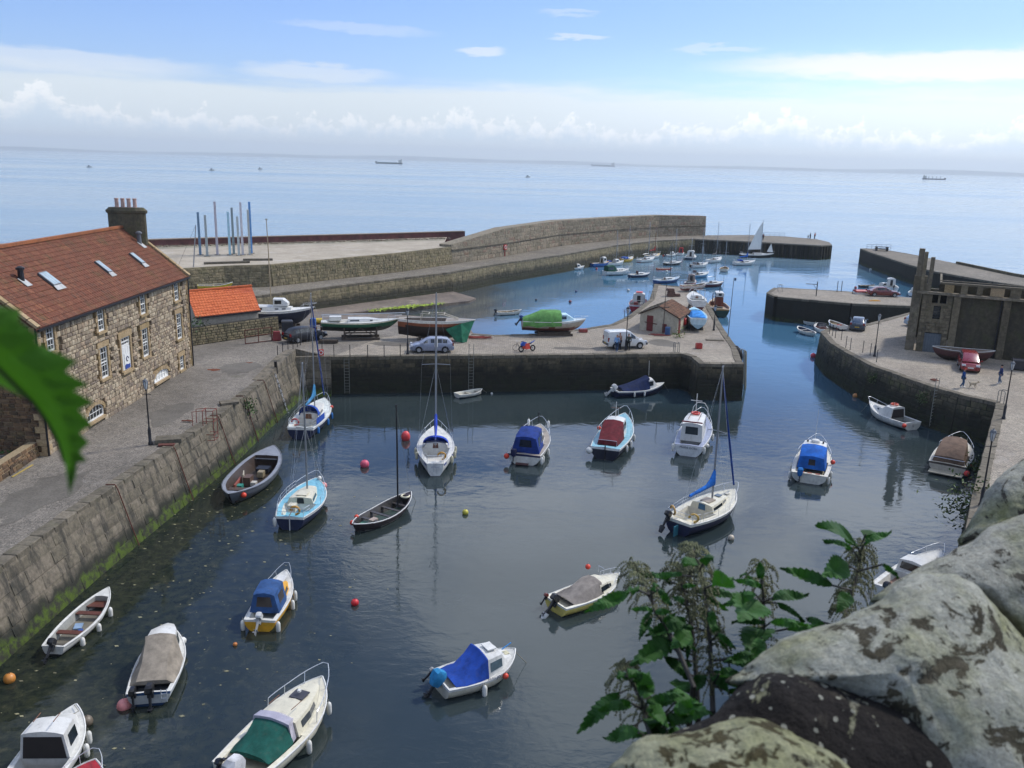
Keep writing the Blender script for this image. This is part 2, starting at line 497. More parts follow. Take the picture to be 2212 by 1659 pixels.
def masonry(parent, faces, sw, sh, mat, depth=0.12, limit=300, seed=1, name='stone', holes=(), proud=0.03, wvar=0.45, budget=None, stuff_name='small_stones', gap=0.03, extra=0.0, hv=(0.7, 1.35), tw=.012):
    """faces: list of (P0, P1, zb, zt, lean) - a wall face from P0 to P1 (xy), outward to the right of P0->P1; zb/zt may be pairs. holes: (face index, u0, u1, z0, z1)"""
    r = random.Random(seed)
    items = []
    for fi, (p0, p1, zb, zt, lean) in enumerate(faces):
        p0, p1 = Vector((p0[0], p0[1])), Vector((p1[0], p1[1]))
        d = p1 - p0
        Lw = d.length
        t = d.normalized()
        nrm = Vector((t.y, -t.x))
        zb0, zb1 = zb if isinstance(zb, tuple) else (zb, zb)
        zt0, zt1 = zt if isinstance(zt, tuple) else (zt, zt)
        zmax = max(zt0, zt1)
        z = min(zb0, zb1)
        rots = math.atan2(t.y, t.x)
        while z < zmax - 0.05:
            h = sh * r.uniform(*hv)
            if zmax - z - h < sh * 0.45:
                h = zmax - z
            u = 0.0
            while u < Lw - 0.02:
                wd = sw * r.uniform(1 - wvar, 1 + wvar)
                if Lw - u - wd < sw * 0.4:
                    wd = Lw - u
                uc = u + wd / 2
                fz = uc / Lw
                zhi = zt0 + (zt1 - zt0) * fz
                zlo = zb0 + (zb1 - zb0) * fz
                h2 = min(h, zhi - z)
                hit = any(k[0] == fi and uc + wd * .5 > k[1] and uc - wd * .5 < k[2] and z + h > k[3] and z < k[4] for k in holes)
                if h2 > sh * 0.3 and z + h > zlo and not hit:
                    zc = z + h2 / 2
                    off = lean * (zhi + extra - zc) / max(zhi + extra - zlo, 0.1) + proud * r.uniform(0.3, 1.3)
                    c = p0 + t * uc + nrm * off
                    items.append(((c.x, c.y, zc), rots + r.uniform(-tw, tw), wd - gap, h2 - gap, (c - Vector((0, 0))).length, -math.atan2(lean, max(zhi - zlo, .5))))
                u += wd
            z += h
    meshes = [rough_block(seed * 10 + k) for k in range(8)]
    for me in meshes:
        me.materials.append(mat)
    items.sort(key=lambda i: i[4] / math.sqrt(i[2] * i[3]))
    tops = items[:limit]
    rest = items[limit:]
    for k, (c, rz, wd, h, _, tl_) in enumerate(tops):
        M_ = Matrix.Translation(c) @ Matrix.Rotation(rz, 4, 'Z') @ Matrix.Rotation(tl_, 4, 'X') @ Matrix.Diagonal((wd, depth, h, 1))
        piece(name, meshes[r.randrange(8)], parent, M_)
    if rest:
        b = MB()
        src = [([v.co.copy() for v in me.vertices], [tuple(p.vertices) for p in me.polygons]) for me in meshes]
        for c, rz, wd, h, _, tl_ in rest:
            M_ = Matrix.Translation(c) @ Matrix.Rotation(rz, 4, 'Z') @ Matrix.Rotation(tl_, 4, 'X') @ Matrix.Diagonal((wd, depth, h, 1))
            vs, fs = src[r.randrange(8)]
            o_ = len(b.v)
            b.v.extend(tuple(M_ @ v) for v in vs)
            b.f.extend(tuple(i + o_ for i in f) for f in fs)
        b.mi = [0] * len(b.f)
        me = bpy.data.meshes.new(stuff_name)
        me.from_pydata(b.v, [], b.f)
        me.materials.append(mat)
        link(bpy.data.objects.new(stuff_name, me), parent, kind='stuff')
# ================================================================ SETTING
QZ = 3.6
M_wallL = stone('left_quay_stone', ['524d42', '655e51', '70695a', '7b7264', '5b564b'], tide=1.25, weed=(0.07, 0.11, 0.012), streak=0.85, spread=.6, weedamt=0.9, grain=5)
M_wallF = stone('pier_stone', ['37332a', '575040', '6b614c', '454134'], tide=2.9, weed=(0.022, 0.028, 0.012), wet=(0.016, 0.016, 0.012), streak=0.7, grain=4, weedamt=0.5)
M_wallP = stone('promenade_stone', ['5a5344', '7d745c', '8e8267', '6f6852', '9a8b6e'], tide=2.3, weed=(0.03, 0.035, 0.012), wet=(0.028, 0.028, 0.02), streak=0.45, moss=0.4, grain=2.2, spread=.55)
M_wallS = stone('sea_wall_stone', ['756d5c', '8d8472', '7f7564', '9a8f7c', '857060'], streak=0.25, moss=0.12, grain=3)
M_wallR = stone('right_quay_stone', ['45413a', '5f594a', '716955', '4c4a3a'], tide=2.7, weed=(0.025, 0.035, 0.012), wet=(0.015, 0.017, 0.012), streak=0.6, moss=0.45, grain=4)
M_cope = stone('coping_stone', ['605a4e', '736c5e', '6a6356', '7c7466'], streak=0.35, moss=0.15, grain=6)
M_mortar = stone('wall_core', ['2c2922', '3a362d'], tide=1.2, streak=0.3, grain=8)
M_pave = paving('sett_paving', '6a645b', '8b8479', sett=5.2, palea=0.12, moss=0.2)
M_paveP = paving('pier_paving', '857c70', 'a39a8a', sett=4.6, palea=0.35, pale=(0.36, 0.33, 0.29))
M_prom = paving('promenade_paving', '6d675c', '8a8273', sett=3.0, palea=0.2)
M_sand = paving('sandy_yard', '968c7a', 'b0a592', palea=0.5, pale=(0.47, 0.43, 0.38), moss=0.2)
M_mud = paving('slipway_mud', '57504a', '7d7164', palea=0.5, pale=(0.30, 0.25, 0.20), moss=0.3)
M_sea = water_mat()

# ---- sea: one sheet to the horizon, finer rows close in
b = MB()
ring = [0, 400, 1500, 6000, 17500]
for r0, r1 in zip(ring, ring[1:]):
    n = 48
    for k in range(n):
        a0, a1 = 2 * math.pi * k / n, 2 * math.pi * (k + 1) / n
        p = [(r1 * math.cos(a0), r1 * math.sin(a0), 0), (r1 * math.cos(a1), r1 * math.sin(a1), 0)]
        if r0 == 0:
            b.poly([(0, 0, 0)] + p)
        else:
            b.poly([(r0 * math.cos(a0), r0 * math.sin(a0), 0)] + p + [(r0 * math.cos(a1), r0 * math.sin(a1), 0)])
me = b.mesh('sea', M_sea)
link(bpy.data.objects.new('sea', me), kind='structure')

# ---- far shore, blue through the air
b = MB()
r_ = random.Random(4)
pts = []
for k in range(70):
    a = R(-42 + 84 * k / 69)
    hh = 52 + 16 * math.sin(k * .23 + 1) + 12 * math.sin(k * .71) + r_.uniform(-3, 3)
    pts.append((a, max(25, hh)))
for (a0, h0), (a1, h1) in zip(pts, pts[1:]):
    for (ra, za, rb, zb) in ((16800, 0, 17000, .55), (17000, .55, 17300, 1.0), (17300, 1.0, 17700, -.02)):
        b.poly([(ra * math.sin(a0), ra * math.cos(a0), za * h0), (ra * math.sin(a1), ra * math.cos(a1), za * h1), (rb * math.sin(a1), rb * math.cos(a1), zb * h1), (rb * math.sin(a0), rb * math.cos(a0), zb * h0)])
b.build('hills', paint('far_hill_land', '7c8a86', 0.95, var=0.3, scale=0.002), kind='structure', smooth=True)


def wall_body(name, path, zb, zt, lean, mat=None, closed=False):
    """solid masonry core: path is the top edge (face on the right of the walking direction)"""
    b = MB()
    return b


def quad_wall(b, p0, p1, zb, zt, lean, thick=0.6):
    p0, p1 = Vector((p0[0], p0[1])), Vector((p1[0], p1[1]))
    t = (p1 - p0).normalized()
    n_ = Vector((t.y, -t.x))
    zt0, zt1 = zt if isinstance(zt, tuple) else (zt, zt)
    a0, a1 = p0 + n_ * lean, p1 + n_ * lean
    c0, c1 = p0 - n_ * thick, p1 - n_ * thick
    i = [b.pv((*q_, z_)) for q_, z_ in ((a0, zb), (a1, zb), (p1, zt1), (p0, zt0), (c0, zb), (c1, zb), (c1, zt1), (c0, zt0))]
    for f in ((0, 1, 2, 3), (5, 4, 7, 6), (3, 2, 6, 7), (4, 5, 1, 0), (4, 0, 3, 7), (1, 5, 6, 2)):
        b.face([i[k] for k in f])


def quay_wall(name, label, path, zb, zt, lean, sw, sh, mat, limit, seed, cat='harbour wall', cope=0.7, cope_len=1.1, parent=None, zbs=-0.15, core=None, copemat=None, wvar=.45):
    t = parent or thing(name, label, cat)
    b = MB()
    faces = []
    for p0, p1 in zip(path, path[1:]):
        quad_wall(b, p0, p1, zb, zt - 0.02, lean * (zt - zb) / (zt - zbs))
        faces.append((p0, p1, zbs, zt - (0.28 if cope else 0), lean))
    b.build('wall_core', core or M_mortar, t)
    masonry(t, faces, sw, sh, mat, depth=0.22, limit=limit, seed=seed, proud=0.035, wvar=wvar, gap=0.008, extra=.28 if cope else 0)
    if cope:
        r = random.Random(seed + 50)
        ms = []
        for k in range(4):
            q_ = MB()
            q_.box((0, 0, 0), (1, 1, 1))
            bm = bmesh.new()
            me_ = q_.mesh('coping_stone', copemat or M_cope)
            bm.from_mesh(me_)
            bmesh.ops.bevel(bm, geom=[e for e in bm.edges], offset=0.045, segments=1, affect='EDGES')
            for v in bm.verts:
                v.co += Vector((r.uniform(-.012, .012), r.uniform(-.02, .02), r.uniform(-.05, .05)))
            bm.to_mesh(me_)
            bm.free()
            ms.append(me_)
        cnt = 0
        for p0, p1 in zip(path, path[1:]):
            p0, p1 = Vector((p0[0], p0[1])), Vector((p1[0], p1[1]))
            d = (p1 - p0)
            L_ = d.length
            tt = d.normalized()
            nn = Vector((tt.y, -tt.x))
            k = max(1, round(L_ / cope_len))
            for j in range(k):
                c = p0 + tt * (L_ * (j + .5) / k) - nn * (cope / 2 - 0.06)
                M_ = Matrix.Translation((c.x, c.y, zt - 0.13 + r.uniform(-.015, .02))) @ Matrix.Rotation(math.atan2(tt.y, tt.x) + r.uniform(-.01, .01), 4, 'Z') @ Matrix.Diagonal((L_ / k - 0.03, cope * r.uniform(.92, 1.05), 0.32, 1))
                piece('coping_stone', ms[r.randrange(4)], t, M_)
                cnt += 1
    return t

def sheet(name, xy, z, mat, kind='structure'):
    b = MB()
    if isinstance(z, (int, float)):
        z = [z] * len(xy)
    b.poly([(p[0], p[1], zz) for p, zz in zip(xy, z)])
    me = b.mesh(name, mat)
    bm = bmesh.new()
    bm.from_mesh(me)
    bmesh.ops.triangulate(bm, faces=bm.faces)
    bm.to_mesh(me)
    bm.free()
    return link(bpy.data.objects.new(name, me), kind=kind)

# ---- left quay and the dividing pier
EL = [(-24.2, 14), (-23.2, 28), (-22.8, 35.6), (-22.5, 41.8), (-21.6, 52.2), (-21.0, 59.7), (-20.8, 68.2), (-20.4, 78.9), (-17.1, 79.4)]
EF = [(-17.1, 79.4), (2.4, 82.4), (16.9, 84.9), (17.7, 83.4), (17.8, 80.7), (22.1, 80.8)]
ER = [(22.1, 80.8), (22.4, 83.4), (23.4, 88.8), (23.9, 94.4), (24.7, 101.8), (26.6, 117.3), (27.6, 133.5), (22.2, 136.8)]
EP = [(22.2, 136.8), (19.0, 120.5), (14.0, 105.6), (11.4, 100.2), (8.0, 97.1), (2.6, 93.3), (-2.2, 91.9), (-4.4, 92.6)]
SLIP = [(-9, 93.6), (-16, 95.5), (-24, 99.5), (-30, 104), (-34, 110)]
land = EL + EF[1:] + ER[1:] + EP[1:] + SLIP + [(-60, 112), (-75, 60), (-70, 14)]
sheet('left_quay_paving', land, QZ - 0.03, M_pave)
sheet('pier_paving', EF + ER[1:] + EP[1:] + [(-9, 93.6), (-14, 89)], QZ - 0.026, M_paveP)
tl = quay_wall('left_quay_wall', 'long stone quay wall with green weed at its foot left of the near basin', EL, -2.5, QZ, 1.0, 1.5, 0.62, M_wallL, 300, 11, core=M_wallL)
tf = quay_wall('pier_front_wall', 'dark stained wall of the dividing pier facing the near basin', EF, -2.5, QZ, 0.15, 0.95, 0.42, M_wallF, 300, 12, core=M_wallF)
te = quay_wall('pier_east_wall', 'stone side of the dividing pier facing the harbour channel', ER, -2.5, QZ, 0.15, 1.1, 0.5, M_wallF, 70, 13)
tw = quay_wall('pier_west_wall', 'stone side of the dividing pier curving round to the slipway', EP, -2.5, QZ, 0.2, 1.1, 0.5, M_wallF, 30, 14)

b = MB()
b.loft([[(-21.7, 70, 3.5), (-20.75, 70, 3.5), (-20.75, 70, 3.62), (-21.7, 70, 3.62)], [(-21.6, 76.5, 3.5), (-20.4, 76.5, 3.5), (-20.45, 76.5, 4.15), (-21.5, 76.5, 4.15)], [(-21.5, 79.3, 3.5), (-20.3, 79.3, 3.5), (-20.4, 79.3, 4.3), (-21.3, 79.2, 4.2)], [(-18.6, 80.5, 3.5), (-18.2, 79.4, 3.5), (-18.2, 79.5, 3.75), (-18.6, 80.4, 3.75)]])
b.build('corner_parapet', M_wallL, tl)

# ---- slipway mud, weed, low ledge
b = MB()
up = [(-4.4, 92.6)] + SLIP
wl = [at('C', 1260, 1388), at('C', 1150, 1260), at('C', 860, 1200), at('C', 640, 1180), at('C', 330, 1150), at('B', 1600, 1160)]
rows = []
for k in range(7):
    f = k / 6
    rows.append([(u[0] + (w_.x - u[0]) * f * 1.25, u[1] + (w_.y - u[1]) * f * 1.25, QZ - 0.05 - (QZ + 0.9) * (f ** .8) + (0.05 * math.sin(i * 3 + k) if 0 < k < 6 else 0)) for i, (u, w_) in enumerate(zip(up, wl))])
for a, c in zip(rows, rows[1:]):
    for i in range(len(a) - 1):
        b.poly([a[i], a[i + 1], c[i + 1], c[i]])
b.build('slipway_beach', M_mud, kind='structure', smooth=True)
b = MB()
lg = [(-36, 111), (-26, 118), (-16, 126), (-7, 136), (-6.2, 139.0), (-10.7, 145.6), (-23.4, 129.3), (-36, 113)]
b.prism(lg, -1.0, [0.75, .7, .6, .3, .3, .4, .8, .9])
b.build('low_ledge', M_mud, kind='structure')
b = MB()
for k in range(520):
    f = RND.random()
    p = Vector((-20.5, 122.0)).lerp(Vector((-11, 131.5)), f) + Vector((RND.gauss(0, .55), RND.gauss(0, .55)))
    s_ = RND.uniform(.12, .35) * (1.1 - abs(f - .5))
    zz = .72 - .25 * f
    a = RND.uniform(0, 6.3)
    b.poly([(p.x + s_ * math.cos(a), p.y + s_ * math.sin(a), zz + .05), (p.x + s_ * math.cos(a + 2.1), p.y + s_ * math.sin(a + 2.1), zz + .03), (p.x + s_ * math.cos(a + 4.2), p.y + s_ * math.sin(a + 4.2), zz + .12)])
b.build('green_seaweed', paint('bright_weed', '8fa32a', 0.8, var=.3), kind='stuff', label='bright green weed growing on the ledge below the promenade', cat='seaweed')

# ---- promenade, retaining wall, sandy yard, sea wall
PE = [(-46, 104), (-34.4, 114.2), (-23.4, 129.0), (-10.7, 145.2), (-4.1, 157.5), (9.9, 178.8), (23.5, 203.0), (35.4, 218.7), (47.0, 227.5)]
PI = [(-52, 110), (-40.6, 120.8), (-34.9, 123.7), (-27.5, 133.3), (-19, 144.5), (-11.6, 157.0), (-2.1, 173.2), (9.5, 197.5), (25.2, 218.7), (37.5, 231.8), (51.9, 241.0)]
sheet('promenade_paving', PE + PI[::-1], QZ, M_prom)
tp = quay_wall('promenade_wall', 'long weathered wall below the promenade round the outer basin', PE, -1.5, QZ, 0.4, 1.3, 0.55, M_wallP, 120, 21, core=M_wallP)
ZY = 6.6
b = MB()
faces = []
tr = thing('retaining_wall', 'rough stone retaining wall between the promenade and the sandy yard', 'wall')
for k, (p0, p1) in enumerate(zip(PI[:6], PI[1:6])):
    quad_wall(b, p0, p1, 3.0, ZY + .1, .35)
    faces.append((p0, p1, QZ, ZY, .35))
b.build('wall_core', M_wallP, tr)
masonry(tr, faces, .8, .38, M_wallP, depth=.22, limit=200, seed=22, proud=.06, gap=.008, wvar=.6)
tsw = thing('outer_sea_wall', 'high pale sea wall above the promenade stepping up towards the pier head', 'sea wall')
b = MB()
faces = []
tops = [7.0, 9.0, 9.2, 9.1, 9.1, 8.7]
SWP = PI[5:]
for k, (p0, p1) in enumerate(zip(SWP, SWP[1:])):
    z0, z1 = tops[k], tops[k + 1]
    quad_wall(b, p0, p1, 3.0, (z0 + .05, z1 + .05), .25, 2.6)
    faces.append((p0, p1, QZ, (z0, z1), .25))
b.build('wall_core', M_wallS, tsw)
masonry(tsw, faces, 1.5, .62, M_wallS, depth=.22, limit=150, seed=23, proud=.04, gap=.012)
b = MB()
pts = [Vector((*p, 0)) for p in SWP]
for k, (p0, p1) in enumerate(zip(pts, pts[1:])):
    t_ = (p1 - p0).normalized()
    n_ = Vector((t_.y, -t_.x, 0))
    z0, z1 = tops[k], tops[k + 1]
    zz = 2.55 if k else 2.55
    b.bar(p0 + n_ * .12 + Vector((0, 0, QZ + zz)), p1 + n_ * .12 + Vector((0, 0, QZ + zz)), .35, .14)
b.build('string_course', M_cope, tsw)
yard = [(-80, 118)] + [(-52, 110.5)] + [tuple(p) for p in PI[1:6]] + [(-13.5, 165), (-14, 178), (-25.5, 169.5), (-57, 148.3), (-85, 130)]
sheet('sandy_yard', yard, ZY + 0.02, M_sand)
b = MB()
for k in range(900):
    p = Vector((-60, 146)).lerp(Vector((-14, 176)), RND.random()) + Vector((RND.uniform(0, 1) * 1.2, -RND.uniform(0.3, 2.6)))
    s_ = RND.uniform(.06, .28)
    b.box((p.x, p.y, ZY + .02 + s_ * .3), (s_, s_ * RND.uniform(.6, 1.3), s_ * .7), RND.uniform(0, 3))
b.build('rubble_stones', M_wallS, kind='stuff', label='loose stones scattered along the foot of the red sea wall', cat='rubble')
vg = [(-88, 126.5), (-57, 146), (-25.5, 167), (-14.2, 176), (-13.8, 170), (-26, 162.5), (-57, 141.8), (-88, 122)]
sheet('verge', vg, ZY + .026, paving('weedy_gravel', '7d7868', '97907c', moss=.75, palea=.3))
trw = thing('red_sea_wall', 'low dark red wall along the sea edge of the sandy yard', 'wall')
b = MB()
quad_wall(b, (-90, 122.5), (-57, 148.2), 3, 7.7, .05, .8)
quad_wall(b, (-57, 148.2), (-25.5, 169.5), 3, 7.65, .05, .8)
quad_wall(b, (-25.5, 169.5), (-10.5, 180.5), 3, 7.6, .05, .8)
b.build('wall_body', paint('red_brick_wall', '5e3a37', .9, var=.3, scale=.8, dirt=.4, bump=.4, bscale=6), trw)
b = MB()
for (p0, p1) in (((-90, 122.5), (-57, 148.2)), ((-57, 148.2), (-25.5, 169.5)), ((-25.5, 169.5), (-10.5, 180.5))):
    for j in range(14):
        q0 = Vector(p0).lerp(Vector(p1), j / 14)
        q1 = Vector(p0).lerp(Vector(p1), (j + .97) / 14)
        b.bar((q0.x - .3, q0.y + .3, 7.7), (q1.x - .3, q1.y + .3, 7.7), 1.0, .14)
b.build('coping', paint('sandy_cope', '8f8070', .9), trw)
# concrete kerbs on the yard
for (x0, y0, x1, y1, lb) in ((270, 645, 760, 630, 'low concrete kerb on the sandy yard nearest the poles'), (690, 605, 1010, 603, 'low concrete kerb on the sandy yard right of the poles')):
    p0, p1 = at('B', x0, y0, ZY), at('B', x1, y1, ZY)
    b = MB()
    b.bar(p0 + Vector((0, 0, .15)), p1 + Vector((0, 0, .15)), .5, .35)
    b.build('concrete_kerb', M_cope, label=lb, cat='kerb')

# ---- timber pier head
PH = [(46.6, 227.0), (55, 225.2), (63.1, 222.9), (70, 219.8), (75.7, 217.6), (79.4, 220.5), (81.4, 228.0), (81.2, 236.7), (74.7, 243.5), (65.9, 245.4), (52.5, 240.2)]
tph = thing('timber_pier', 'flat pier head with a dark timber piled face at the harbour mouth', 'pier')
b = MB()
b.prism(PH, -2, 3.3)
b.build('pier_core', paint('pier_core_dark', '2a2822', .9, var=.3), tph)
b = MB()
b.prism([(p[0] + (p[0] - 66) * .012, p[1] + (p[1] - 232) * .03) for p in PH], 3.3, QZ + .03)
b.build('pier_deck', M_prom, tph)
q_ = MB()
q_.box((0, 0, 0), (1, 1, 1), taper=.93)
pm = q_.mesh('pile', stone('wet_timber', ['221f19', '3a352b', '4a4438'], tide=1.2, streak=.6, grain=3, weed=(.03, .05, .01)))
for p0, p1 in zip(PH[:8], PH[1:8]):
    p0, p1 = Vector(p0), Vector(p1)
    d = p1 - p0
    k = max(1, int(d.length / .95))
    tt = d.normalized()
    for j in range(k):
        c = p0 + d * ((j + .5) / k) + Vector((tt.y, -tt.x)) * .22
        piece('pile', pm, tph, Matrix.Translation((c.x, c.y, 1.1)) @ Matrix.Rotation(math.atan2(tt.y, tt.x), 4, 'Z') @ Matrix.Diagonal((.45, .42, 4.5, 1)))

# ---- outer breakwater, middle jetty, right quay
BW = [(89.5, 142.0), (84.2, 152), (80.3, 166.0), (80.6, 178), (82.5, 200.5), (84.0, 211.5), (88.0, 210.5)]
BF = [(90.8, 195.4), (92, 181), (93, 162), (97, 142)]
sheet('breakwater_paving', BW + BF, QZ + .02, M_prom)
tb = quay_wall('outer_breakwater', 'long grey breakwater curving in from the right across the harbour mouth', (BW + BF[:1]), -2, QZ, .8, 1.4, .6, M_wallR, 110, 31, cat='breakwater')
b = MB()
quad_wall(b, (97, 142), (93, 162), 0, 4.1, .1, .5)
quad_wall(b, (93, 162), (92, 181), 0, 4.1, .1, .5)
b.build('parapet', M_wallR, tb)
JT = [(66, 119), (55.9, 121.0), (47.8, 122.1), (38.8, 126.7), (38.6, 130.0), (41.5, 136.1)]
JF = [(52.8, 133.1), (59.5, 129.1), (68, 126)]
sheet('jetty_paving', JT + JF, QZ + .02, M_paveP)
tj = quay_wall('middle_jetty', 'short stone jetty with rounded end between the channel and the right basin', JT + JF[:1], -2, QZ, .25, 1.1, .45, M_wallR, 110, 32, cat='jetty')
RQ = [(53.1, 115.1), (43.0, 104.7), (38.4, 103.2), (35.6, 98.8), (34.5, 92.5), (34.4, 88.2), (34.6, 81.8), (36.6, 74.6), (38.0, 71.3), (39.9, 68.8), (26.8, 47.0), (22.2, 39.0), (17, 28), (14, 18)]
sheet('right_quay_paving', RQ + [(60, 10), (110, 60), (110, 120), (66, 119), (60, 118)], QZ - .02, M_paveP)
tq = quay_wall('right_quay_wall', 'mossy curved wall of the right quay dropping to the near basin', RQ[::-1][1:][::-1][:13], -2.5, QZ, .35, 1.0, .42, M_wallR, 300, 33)
# haze comes with the clouds of the air (see end)

def blob(name, p, rx, ry, mat, seed, z=.004, **k):
    rr = random.Random(seed)
    b = MB()
    b.poly([(p.x + rx * math.cos(a) * rr.uniform(.55, 1), p.y + ry * math.sin(a) * rr.uniform(.55, 1), p.z + z) for a in [2 * math.pi * i / 18 for i in range(18)]])
    return b.build(name, mat, **k)
M_puddle = paint('puddle_water', '3b3a36', .04, spec=.9)
for i, (m, x, y, rx, ry) in enumerate((('F', 1850, 430, .7, .5), ('F', 2130, 375, .9, .7), ('F', 2090, 410, .4, .3))):
    blob('puddle', at(m, x, y, QZ - .03), rx, ry, M_puddle, i, kind='stuff', label='shallow puddle shining on the left quay paving, number %s from the house' % ('one', 'two', 'three')[i], cat='puddle')
M_patch = paving('dark_patch', '57524a', '6e6960', moss=.1)
for i, (x, y, rx, ry) in enumerate(((-25.5, 44, 1.8, 5), (-24.6, 60, 1.6, 4), (-12, 86, 3, 1.2), (6, 86.2, 2.5, 1), (16, 90, 2, 2.4), (-24, 74, 2, 3))):
    blob('tar_patch', Vector((x, y, QZ - .022)), rx, ry, M_patch, 20 + i, kind='structure')

# ================================================================ BUILDINGS
M_house = stone('house_rubble', ['85786a', 'a09079', 'b0a189', 'bfb199', '94856f', 'b8a991', 'a8937c', '8d7f6d'], streak=0.14, grain=6, spread=1.3)
M_dress = stone('dressed_stone', ['a08b6c', 'ae9877', '97835f'], streak=0.12, grain=8)
M_hcore = stone('lime_mortar', ['8d7d62', 'a08f72'], streak=0.1, grain=10)
M_gable = stone('gable_rubble', ['4f4236', '6b5540', '80664b', '5d4636', '74604a'], streak=0.3, grain=6, moss=.3)
M_tile = stone('clay_tile', ['724838', '7e4f3c', '784b3a', '885a45', '6d4a3c', '8e5e46'], streak=0.2, moss=0.35, grain=9, bump=.25)
M_newtile = stone('orange_tile', ['c4683e', 'cd7046', 'bb603a'], streak=0.0, grain=9, bump=.1)
M_white = paint('white_paint', 'dcdcd6', .5, var=.05)
M_glass = paint('window_glass', '1c2226', .08, var=.2, spec=.8)
M_dark = paint('black_iron', '17171a', .5, var=.1)
M_lead = paint('lead_grey', '5c6064', .6)
M_rust = paint('rusty_iron', '5e3428', .85, var=.3, scale=8)

def mblock(w0, w1, z0, z1, y0, y1, b):   # box given by extents
    b.box(((w0 + w1) / 2, (y0 + y1) / 2, (z0 + z1) / 2), (w1 - w0, y1 - y0, z1 - z0))

def tile_mesh(mat, seed=0):
    b = MB()
    r = random.Random(seed)
    prof = [(-.5, 0), (-.3, .05), (-.08, .02), (.12, -.03), (.32, 0.03), (.5, .07)]
    lo = [(x_, 0, z_ * .32 + .038) for x_, z_ in prof]
    hi = [(x_, 1.12, z_ * .32 + .0) for x_, z_ in prof]
    l2 = [(x_, 0, z_ * .32 + .01) for x_, z_ in prof]
    ia, ib, ic = [b.pv(p) for p in lo], [b.pv(p) for p in hi], [b.pv(p) for p in l2]
    for k in range(5):
        b.face((ia[k], ia[k + 1], ib[k + 1], ib[k]))
        b.face((ic[k], ic[k + 1], ia[k + 1], ia[k]))
    me = b.mesh('roof_tile', mat)
    return me

def tile_roof(parent, origin, udir, sdir, L_, S_, tw, th, mat, limit, seed, skip=(), wob=.014):
    """tiles from the eave origin; udir along the eave, sdir up the slope (unit vectors)"""
    o, u, s_ = Vector(origin), Vector(udir).normalized(), Vector(sdir).normalized()
    n_ = u.cross(s_)
    if n_.z < 0:
        n_ = -n_
    r = random.Random(seed)
    base = Matrix((( u.x, s_.x, n_.x, 0), (u.y, s_.y, n_.y, 0), (u.z, s_.z, n_.z, 0), (0, 0, 0, 1)))
    me = tile_mesh(mat)
    items = []
    nu, ns = round(L_ / tw), round(S_ / th)
    tw, th = L_ / nu, S_ / ns
    for j in range(ns):
        for i in range(nu):
            uc, sc = (i + .5) * tw, j * th
            if any(a <= uc <= b_ and c - th <= sc <= d - .05 for a, b_, c, d in skip):
                continue
            p = o + u * uc + s_ * sc + n_ * (.02 + r.uniform(-.006, .014))
            items.append((p, Matrix.Translation(p) @ base @ Matrix.Rotation(r.uniform(-.012, .012), 4, 'Z') @ Matrix.Diagonal((tw, th, 1, 1))))
    items.sort(key=lambda q_: q_[0].y)
    for p, M_ in items[:limit]:
        piece('roof_tile', me, parent, M_)
    rest = items[limit:]
    if rest:
        b = MB()
        vs, fs = [v.co.copy() for v in me.vertices], [tuple(p.vertices) for p in me.polygons]
        for p, M_ in rest:
            k = len(b.v)
            b.v.extend(tuple(M_ @ v) for v in vs)
            b.f.extend(tuple(i + k for i in f) for f in fs)
        m2 = bpy.data.meshes.new('roof_tiles')
        m2.from_pydata(b.v, [], b.f)
        m2.materials.append(mat)
        link(bpy.data.objects.new('roof_tiles', m2), parent, kind='stuff')

